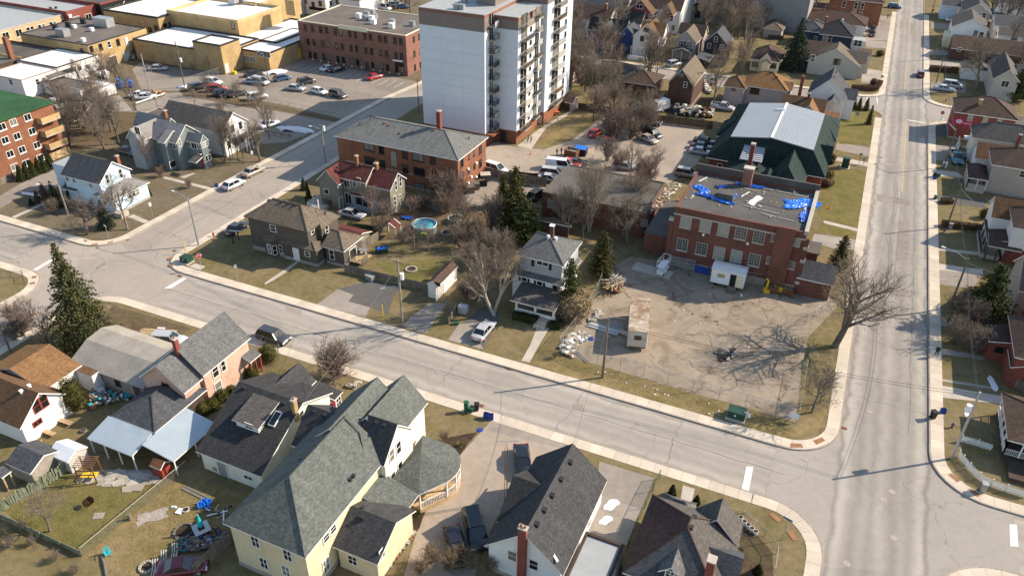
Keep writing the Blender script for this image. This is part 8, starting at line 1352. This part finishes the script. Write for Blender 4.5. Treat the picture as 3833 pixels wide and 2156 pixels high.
simple('trestle',MB().path([(-.6,0,0),(-.2,.3,1.5),(.6,0,0)],.06,4),'wood_raw',"o:570,745",'leaning timber trestle at the school wall','trestle'); simple('bucket',MB().cyl((0,0,0),.14,.3,10,0,.17),'steel_white',"o:468,800",'white bucket at the office trailer steps','bucket'); simple('doorway_slab',MB().box(-3,3,-1.2,1.2,0,.06),'conc',"21:1400,1270",'pale concrete slab in the yard below the scissor lift','slab',-4,.006)
# -- pool yard
p=G("11:1690,860"); t=thing('round_pool','round above-ground pool with turquoise water in the back yard','pool',(p.x,p.y,0)); n_=26
mb=MB(); A=[(2.0*math.cos(6.283*k/n_),2.0*math.sin(6.283*k/n_)) for k in range(n_)]
for k in range(n_): a,b=A[k],A[(k+1)%n_]; MB().poly([(*a,0),(*b,0),(*b,1.15),(*a,1.15)]).build('wall_panel','grey_light',t)
MB().prism(A,.2,.85).build('water','pool_water',t); mb=MB(); [mb.tube((*A[k],1.16),(*A[(k+1)%n_],1.16),.06,.06,5) for k in range(n_)]; mb.build('rim','steel_white',t)
p=G("11:2000,780"); t=thing('trampoline','round black trampoline with pale rim beside the pool','trampoline',(p.x,p.y,0)); A=[(1.35*math.cos(6.283*k/20),1.35*math.sin(6.283*k/20)) for k in range(20)]; MB().prism([(x*.82,y*.82) for x,y in A],.72,.74).build('mat','black_bin',t); mb=MB(); [mb.poly([(*A[k],.8),(*A[(k+1)%20],.8),(A[(k+1)%20][0]*.84,A[(k+1)%20][1]*.84,.76),(A[k][0]*.84,A[k][1]*.84,.76)]) for k in range(20)]; mb.build('pad','rubble',t); [MB().tube((*A[k],0),(*A[k],.78),.03,.03,5).build('leg','galv',t) for k in range(0,20,4)]
def ring(s,r,label,m='rubble',n=14,cat='fire pit',name='stone_ring',mid='mulch'):
    p=G(s); t=thing(name,label,cat,(p.x,p.y,0));
    for k in range(n): a=6.283*k/n; MB().box(-.17,.17,-.1,.1,0,.2).build('stone',m,t,(r*math.cos(a),r*math.sin(a),0),a+1.57)
    MB().cyl((0,0,0),r*.9,.05,14).build('ash',mid,t)
ring("11:1915,890",.95,'ring of stones and ashes beside the trampoline'); ring("11:1555,1260",.8,'pale stone fire ring on the shaded lawn','stone'); ring("03:1850,1000",.9,'ring of old logs and stones in the dry yard','wood_grey'); ring("03:1475,1360",.6,'small ring of stones beside a striped lounger','rubble')
simple('play_slide',MB().path([(-.7,0,0),(-.3,0,.5),(.3,0,.5),(.8,.1,0)],.14,6).box(-.35,.35,-.3,.3,.45,.62),'lime',"11:1675,920",'lime green plastic toy by the pool','toy',20); simple('toy_heap',crumple(8,8,1.8,1.0,.4,6,.1),'tarp',"11:1515,750",'heap of coloured toys left of the pool','toys',10)
t=thing('open_shed','open timber-framed shed front beside the pool','shed',G("11:1390,890"),0); MB().path([(-1.2,0,0),(-1.2,0,1.9),(0,0,2.6),(1.2,0,1.9),(1.2,0,0)],.07,4).path([(-1.2,-1.6,0),(-1.2,-1.6,1.9),(0,-1.6,2.6),(1.2,-1.6,1.9),(1.2,-1.6,0)],.07,4).build('frame','trim',t); MB().slab([(-1.4,-1.8,1.8),(0,-1.8,2.65),(0,.2,2.65),(-1.4,.2,1.8)],.06).slab([(1.4,-1.8,1.8),(0,-1.8,2.65),(0,.2,2.65),(1.4,.2,1.8)],.06).build('roof','sh_red',t)
t=thing('timber_deck','raised timber deck with railing behind the brown house','deck',G("i:2050,1170"),0)
for k in range(18): MB().box(-1.6+k*.18,-1.44+k*.18,-1.5,1.5,.5,.54).build('plank','wood_raw',t)
for a,b in (((1.65,-1.5),(1.65,.3)),((-1.6,-1.5),(.6,-1.5))):
    mb=MB(); mb.tube((*a,1.4),(*b,1.4),.05,.05,4); L=math.dist(a,b); [mb.box(a[0]+(b[0]-a[0])*k/int(L/.2)-.03,a[0]+(b[0]-a[0])*k/int(L/.2)+.03,a[1]+(b[1]-a[1])*k/int(L/.2)-.03,a[1]+(b[1]-a[1])*k/int(L/.2)+.03,0,1.4) for k in range(int(L/.2)+1)]; mb.build('railing','wood_grey',t)
skip("11:1260,1085",'garden cart heaped with a blue tarpaulin by the deck',1.9,1.1,.8,'green_box',40,'tarp'); simple('patio_table',MB().box(-.6,.6,-.4,.4,.68,.74).box(-.5,-.42,-.3,.3,0,.68).box(.42,.5,-.3,.3,0,.68),'metal_grey',"i:2130,1110",'grey garden table on the timber deck','table',10,.54); simple('storage_box',MB().box(-.7,.7,-.4,.4,0,.7).box(-.74,.74,-.44,.44,.7,.78),'grey_wall',"11:1145,1360",'grey storage box before the garden fence','box',-12); simple('storage_box',MB().box(-.6,.6,-.45,.45,0,1.1).box(-.63,.63,-.48,.48,1.1,1.15),'grey_light',"12:2075,240",'grey cabinet at the leaning gate panel','box'); simple('planter',MB().hull([(-.3,-.2,0),(.3,-.2,0),(.3,.2,0),(-.3,.2,0)],[(-.4,-.25,.35),(.4,-.25,.35),(.4,.25,.35),(-.4,.25,.35)]),'green_bin',"12:2005,360",'dark green trough on the grass by the gate panel','planter',30)
# -- lower left back yards
t=thing('climbing_frame','red-brown timber climbing frame with yellow seats in the back yard','climbing frame',G("03:920,470"),math.radians(25))
for x in (-.9,.9):
    for y in (-.7,.7): MB().tube((x,y,0),(x*.95,y*.95,2.5),.07,.07,5).build('post','rust',t)
for k in range(6): MB().box(-1.1,1.1,-.75+k*.3,-.69+k*.3,2.4,2.47).build('bar','clay',t)
for y in (-.7,.7): MB().box(-.9,.9,y-.04,y+.04,1.2,1.3).box(-.9,.9,y-.04,y+.04,1.8,1.9).build('rail','rust',t)
for x in (-.5,.4): MB().box(x-.35,x+.35,-.4,.4,.55,.62).build('seat','yellow_paint',t)
p=G("03:870,740"); t=thing('fire_barrel','rusty half barrel tipped on the lawn','barrel',(p.x,p.y,0),.6); A=[(.42*math.cos(.45*k),.42*math.sin(.45*k)) for k in range(14)]
b=MB(); [b.poly([(*A[k],0),(*A[(k+1)%14],0),(*A[(k+1)%14],.7),(*A[k],.7)]) for k in range(14)]; o=b.build('drum','rust',t,(0,0,.3)); o.rotation_euler=(0,.9,0); MB().cyl((-.75,-.2,0),.35,.06,12).build('lid','black_bin',t)
def chair(s,rz,label):
    p=G(s); t=thing('plastic_chair',label,'chair',(p.x,p.y,0),math.radians(rz)); m='teal_plastic'; MB().box(-.25,.25,-.25,.25,.4,.44).build('seat',m,t); b=MB(); [b.box(-.25+k*.12,-.19+k*.12,.22,.26,.44,.9) for k in range(5)]; b.box(-.27,.27,.22,.27,.88,.95).build('backrest',m,t)
    for x in (-1,1):
        for y in (-1,1): MB().tube((x*.27,y*.26,0),(x*.23,y*.22,.42),.03,.03,5).build('leg',m,t)
        MB().box(x*.26-.03,x*.26+.03,-.25,.25,.62,.66).build('armrest',m,t)
chair("03:1090,1240",60,'teal plastic garden chair alone on the dry lawn');
n=NT('stripes'); fr=n.math('LESS_THAN',n.math('FRACT',n.math('MULTIPLY',n.sep(n.uv)[0],4.5)),.5); MATS['stripes']=n.done(n.mix(fr,(.6,.55,.45),(.05,.06,.05)),.9)
for s,rz,l in (("03:1570,1395",35,'striped folding lounger nearest the red coupe'),("03:1655,1305",35,'middle striped folding lounger'),("03:1765,1235",35,'striped folding lounger farthest from the bottom edge')):
    p=G(s); t=thing('lounger',l,'lounger',(p.x,p.y,0),math.radians(rz)); MB().slab([(-.3,-.75,.35),(.3,-.75,.35),(.3,.1,.33),(-.3,.1,.33)],.04).build('seat','stripes',t); MB().slab([(-.3,.1,.35),(.3,.1,.35),(.3,.75,.85),(-.3,.75,.85)],.04).build('backrest','stripes',t); [MB().path([(x,-.7,.33),(x,-.6,0)],.02,4).path([(x,.2,.33),(x,.4,0)],.02,4).build('leg','galv',t) for x in (-.3,.3)]
p=G("03:2035,1010"); t=thing('patio_table','low tiled garden table with black base','table',(p.x,p.y,0),math.radians(-30)); MB().box(-.75,.75,-.75,.75,.6,.68).build('top','grey_light',t); MB().box(-.5,.5,-.5,.5,0,.6).build('base','black_bin',t); MB().box(-.3,.3,-.3,.3,.68,.69).build('inset','sign_black',t)
t=thing('parasol','closed teal parasol standing in the garden table','parasol',(p.x,p.y,0)); MB().tube((0,0,.7),(0,0,2.6),.03,.03,6).build('pole','steel_white',t); MB().cyl((0,0,1.1),.3,1.4,10,0,.05).build('canopy','teal_plastic',t)
for s,r,h,m,l in (("03:1795,1185",.42,.4,'teal_plastic','round teal tub beside the striped loungers'),("03:1850,1185",.36,.4,'teal_plastic','second teal tub beside the striped loungers'),("03:1855,1115",.22,.45,'teal_plastic','teal bucket behind the tubs'),("03:2170,1105",.25,.35,'clay','left clay pot by the board fence'),("03:2215,1110",.25,.35,'clay','right clay pot by the board fence'),("03:1870,790",.35,.2,'white','white ring planter on the dry lawn'),("03:2315,760",.3,.15,'wood_raw','round wooden disc on planks'),("02:845,1435",.33,.3,'metal_grey','grey round drum by the white house'),("d:1900,660",.25,.42,'white','first white bucket from the corner house wall'),("d:1950,715",.25,.42,'white','second white bucket in the corner bed'),("d:2000,760",.25,.42,'white','third white bucket in the corner bed'),("d:2048,808",.25,.42,'white','fourth white bucket in the corner bed'),("d:2100,850",.25,.42,'white','fifth white bucket, nearest the wire fence')):
    p=G(s); t=thing('tub' if r>.3 else 'bucket',l,'bucket',(p.x,p.y,0)); MB().cyl((0,0,0),r*.85,h,12,0,r).build('body',m,t); MB().cyl((0,0,h-.02),r*.85,.03,12).build('soil','mulch',t)
simple('door_mat',crumple(6,6,1.5,2.9,.03,4,.02),'conc_old',"03:1530,850",'green-grey mat lying on the dry lawn','mat',-40,.012); simple('paving_slab',MB().box(-.5,.5,-.4,.4,0,.06),'conc_old',"03:990,845",'single paving slab on the green lawn','slab',30,.01); simple('white_board',MB().box(-.3,.3,-.35,.35,0,.12),'white',"03:1805,800",'white panel lying on the dry lawn','board',10,.02); simple('white_tray',MB().hull([(-.3,-.15,0),(.3,-.1,0),(.3,.15,0),(-.3,.1,0)],[(-.2,-.1,.2),(.25,-.05,.2),(.25,.1,.2),(-.2,.05,.2)]),'white',"03:1745,760",'white plastic scrap left of the white ring','scrap',20); simple('tarp_bundle',crumple(8,8,1.2,.9,.6,9,.1),'tarp',"03:2065,740",'blue and white bundle at the end of the ladder','bundle',30); simple('fallen_log',MB().path([(-1.4,.5,.12),(-.3,.1,.14),(.6,-.3,.12),(1.3,-.6,.1)],.14,7),'bark_grey',"03:1060,1370",'mossy log on the ground by the wire fence','log',-12); simple('tree_stump',MB().cyl((0,0,0),.22,.8,9,0,.17),'bark_grey',"03:1310,880",'tree stump at the wire fence','stump')
t=thing('scrap_lumber','loose brown planks and white strips by the cream house','lumber',G("03:2200,790"),0); R=random.Random(2)
for k in range(14): L=R.uniform(.8,2.4); MB().box(-L/2,L/2,-.07,.07,.02,.07).build('plank',['wood_grey','wood_dark','white','wood_raw'][k%4],t,(R.gauss(0,1.),R.gauss(0,.5),.04*k*.4),R.gauss(-.5,.5))
stuff(crumple(20,10,5.6,1.6,.5,12,.1).build('junk_heap','junk',None,(*G("03:2080,1120")[:2],0),math.radians(40)),'heap of pots, tools and boxes along the board fence'); scatter('junk',"02:920,1000 1050,1060 1380,1060 1300,1130 1050,1180 900,1200",170,(.28,.18,.18),['junk','rust','metal_grey','wood_grey','junk','green_box','white','teal_plastic'],'clutter of tools, a bicycle and tins before the barn wall',21,0,0,.5); scatter('junk',"03:300,380 480,320 440,440 330,480",60,(.4,.3,.3),['junk','white','black_bin','metal_grey'],'clutter behind the green picket fence',22,0,0,.5); scatter('junk',"03:1900,1050 2200,960 2260,1120 1990,1180",110,(.26,.18,.18),['junk','black_bin','clay','wood_grey','blue_bin'],'clutter of pots and boards beside the garden table',23,0,0,.4); scatter('junk',"20:1600,1110 1720,1100 2010,1130 2000,1200 1620,1160",160,(.7,.5,.5),['junk','cream','wood_raw','rust','blue_bin','white','black_bin'],'junk heap behind the timber fence',24,0,0,.9); scatter('junk',"l:560,920 640,1000 680,1080 600,1060",70,(.6,.4,.4),['white','cream','junk','wood_raw'],'clutter on the drive beside the tall brick house',25,0,0,.6); scatter('rubble',"12:880,980 1050,950 1010,1010 920,1010",40,(.4,.3,.2),['stone','rubble','rust'],'stones and pots beside the dome-shaped tree',26,0,0,.2); scatter('rubble',"13:1500,1010 1600,1010 1350,1350 1230,1420",220,(.28,.22,.12),['rubble','stone','clay','conc_old'],'rock bed along the cream house wall',27,0,0,.15); scatter('paving_stones',"03:700,490 830,480 1050,400 1450,400 1600,500 1300,590 1250,560",75,(.8,.6,.06),['conc_old','stone','rubble'],'uneven patio stones in the back yard',28,0,0,.02); scatter('rubble',"00:900,720 1080,740 1100,800 930,780",60,(.9,.6,.5),['white','metal_grey','junk','grey_light'],'scrap appliances and boxes behind the white stucco shops',29,0,0,1.0); scatter('junk',"00:1180,860 1330,830 1330,880 1200,910",30,(1.2,.9,.5),['tarp','blue_bin','junk'],'blue tarpaulin covered junk by the shed',30,0,0,.8); scatter('rubble',"00:1540,940 1650,930 1640,970 1560,980",40,(.8,.5,.3),['clay','wood_raw','rust'],'heap of brush and bricks by the grey pole',31,0,0,.6)
t=thing('picnic_table','orange picnic table beside the tower door','table',G("20:420,1150"),math.radians(-10)); MB().box(-.9,.9,-.35,.35,.7,.76).build('top','orange_plastic',t); [MB().box(-.9,.9,y-.13,y+.13,.42,.47).build('bench','orange_plastic',t) for y in (-.75,.75)]; [MB().box(x-.05,x+.05,-.75,.75,0,.7).build('frame','iron',t) for x in (-.6,.6)]
simple('caravan',MB().hull([(-2.2,-1,.4),(2.2,-1,.4),(2.2,1,.4),(-2.2,1,.4)],[(-2.0,-.95,2.5),(1.8,-.95,2.5),(1.8,.95,2.5),(-2.0,.95,2.5)]).box(-1.4,1.4,-1.02,-1.0,1.4,2.0).tube((-.2,-1.02,.32),(-.2,1.02,.32),.32,.32,12),'roof_white',"20:1480,1110",'dirty white caravan behind the timber fence','caravan',60); simple('tarp_tent',crumple(6,6,3.2,2.4,1.2,5,.0),'cream',"20:1760,1130",'tan canvas over junk behind the timber fence','canvas',10); simple('traffic_cone',MB().box(-.18,.18,-.18,.18,0,.04).cyl((0,0,.04),.14,.6,10,0,.03),'orange_plastic',"21:178,105",'orange traffic cone in the tower lot','cone'); simple('traffic_cone',MB().box(-.18,.18,-.18,.18,0,.04).cyl((0,0,.04),.14,.6,10,0,.03),'orange_plastic',"31:620,650",'orange object on the step wall by the school lawn','cone')
t=thing('bike_rack','black hoops of a bicycle rack by the tower','bike rack',G("h:1610,570"),math.radians(15)); [MB().path([(-.35,y,0),(-.35,y,.9),(.35,y,.9),(.35,y,0)],.03,5).build('hoop','iron',t) for y in (-1,-.5,0,.5,1)]
t=thing('antenna_mast','lattice mast with a television aerial beside the charcoal gable roof','antenna',G("c:525,690"),0); h0=7.6; [MB().path([(x,y,0),(x,y,h0)],.025,4).build('leg','rust',t) for x,y in ((-.15,-.1),(.15,-.1),(0,.15))]; mb=MB(); [mb.path([(-.15,-.1,z),(.15,-.1,z+.3),(0,.15,z+.6)],.015,3) for z in np.arange(.3,7,.7)]; mb.build('lattice','rust',t); mb=MB(); mb.path([(-1.1,-.2,h0+.5),(1.1,.4,h0+.9)],.025,4).path([(0,0,h0),(0,0,h0+.7)],.025,4); [mb.path([(x,.1+.27*x,h0+.7+.18*x-.55),(x,.1+.27*x,h0+.7+.18*x+.55)],.015,3) for x in (-.3,-.1,.1,.3,.6)]; mb.build('aerial','galv',t)
for s,l,w,h in (("32:270,1275",'white notice board on the corner fence',1.0,.7),("22:2355,1265",'white notice on the fence beside the green cabinet',.7,.6)):
    p=G(s,1.0); t=tag(MB().box(-w/2,w/2,-.02,.02,-h/2,h/2).box(-w/2-.03,w/2+.03,-.012,.012,-h/2-.03,h/2+.03).build('notice_board','steel_white',None,(p.x,p.y-.08,1.0),math.radians(-4)),l,'sign')
for s,l in (("02:450,1449",'pale timber plank bench below the white house wall'),("02:620,1340",'second plank bench below the white house wall')):
    p=G(s); t=thing('plank_bench',l,'bench',(p.x,p.y,0),math.radians(2)); [MB().box(-1.6,1.6,-.3+k*.2,-.14+k*.2,.35,.4).build('plank','wood_raw',t) for k in range(3)]; [MB().box(x-.05,x+.05,-.25,.25,0,.35).build('leg','wood_grey',t) for x in (-1.2,1.2)]
simple('kayak',MB().hull([(-1.2,-.1,.1),(-.3,-.35,.1),(.5,-.35,.1),(1.2,-.1,.1),(1.2,.1,.1),(-1.2,.1,.1)],[(-1.1,-.05,.4),(-.3,-.2,.5),(.5,-.2,.5),(1.1,-.05,.4),(1.1,.05,.4),(-1.1,.05,.4)]),'yellow_paint',"02:795,810",'yellow shell leaning at the barn corner','boat',30,1.0); simple('garden_roller',MB().tube((-.5,0,.3),(.5,0,.3),.3,.3,12).path([(-.5,0,.3),(0,1,.9),(.5,0,.3)],.03,4),'yellow_paint',"03:420,200",'yellow barrow body by the dark shed roof','barrow',40); simple('lawn_mower',MB().box(-.3,.3,-.4,.4,.12,.35).cyl((0,0,.35),.16,.16,10).path([(-.2,.35,.3),(-.2,1.1,.95),(.2,1.1,.95),(.2,.35,.3)],.02,4),'clay',"02:945,1200",'orange-red mower on the path by the white house','mower',50); simple('workbench',MB().box(-1,1,-.4,.4,.75,.82).box(-.9,-.8,-.35,.35,0,.75).box(.8,.9,-.35,.35,0,.75),'grey_light',"02:1000,1040",'grey workbench before the barn wall','bench',-15)
# ---------------------------------------------------------------- things nothing else tells apart are told by their order across the picture
_W='first second third fourth fifth sixth seventh eighth ninth tenth eleventh twelfth thirteenth fourteenth fifteenth sixteenth seventeenth eighteenth nineteenth twentieth'.split()
_by={}
bpy.context.view_layer.update()
for o in bpy.data.objects:
    if o.parent is None and 'label' in o and 'group' in o: _by.setdefault((o['group'],o['label']),[]).append(o)
for (g,l),L in _by.items():
    if len(L)>1:
        L.sort(key=lambda o:PJ(o.matrix_world.translation)[0])
        for k,o in enumerate(L): o['label']=l+', '+(_W[k] if k<len(_W) else 'number %d'%(k+1))+' from left'
print('objects',len(bpy.data.objects),'meshes',len(bpy.data.meshes))
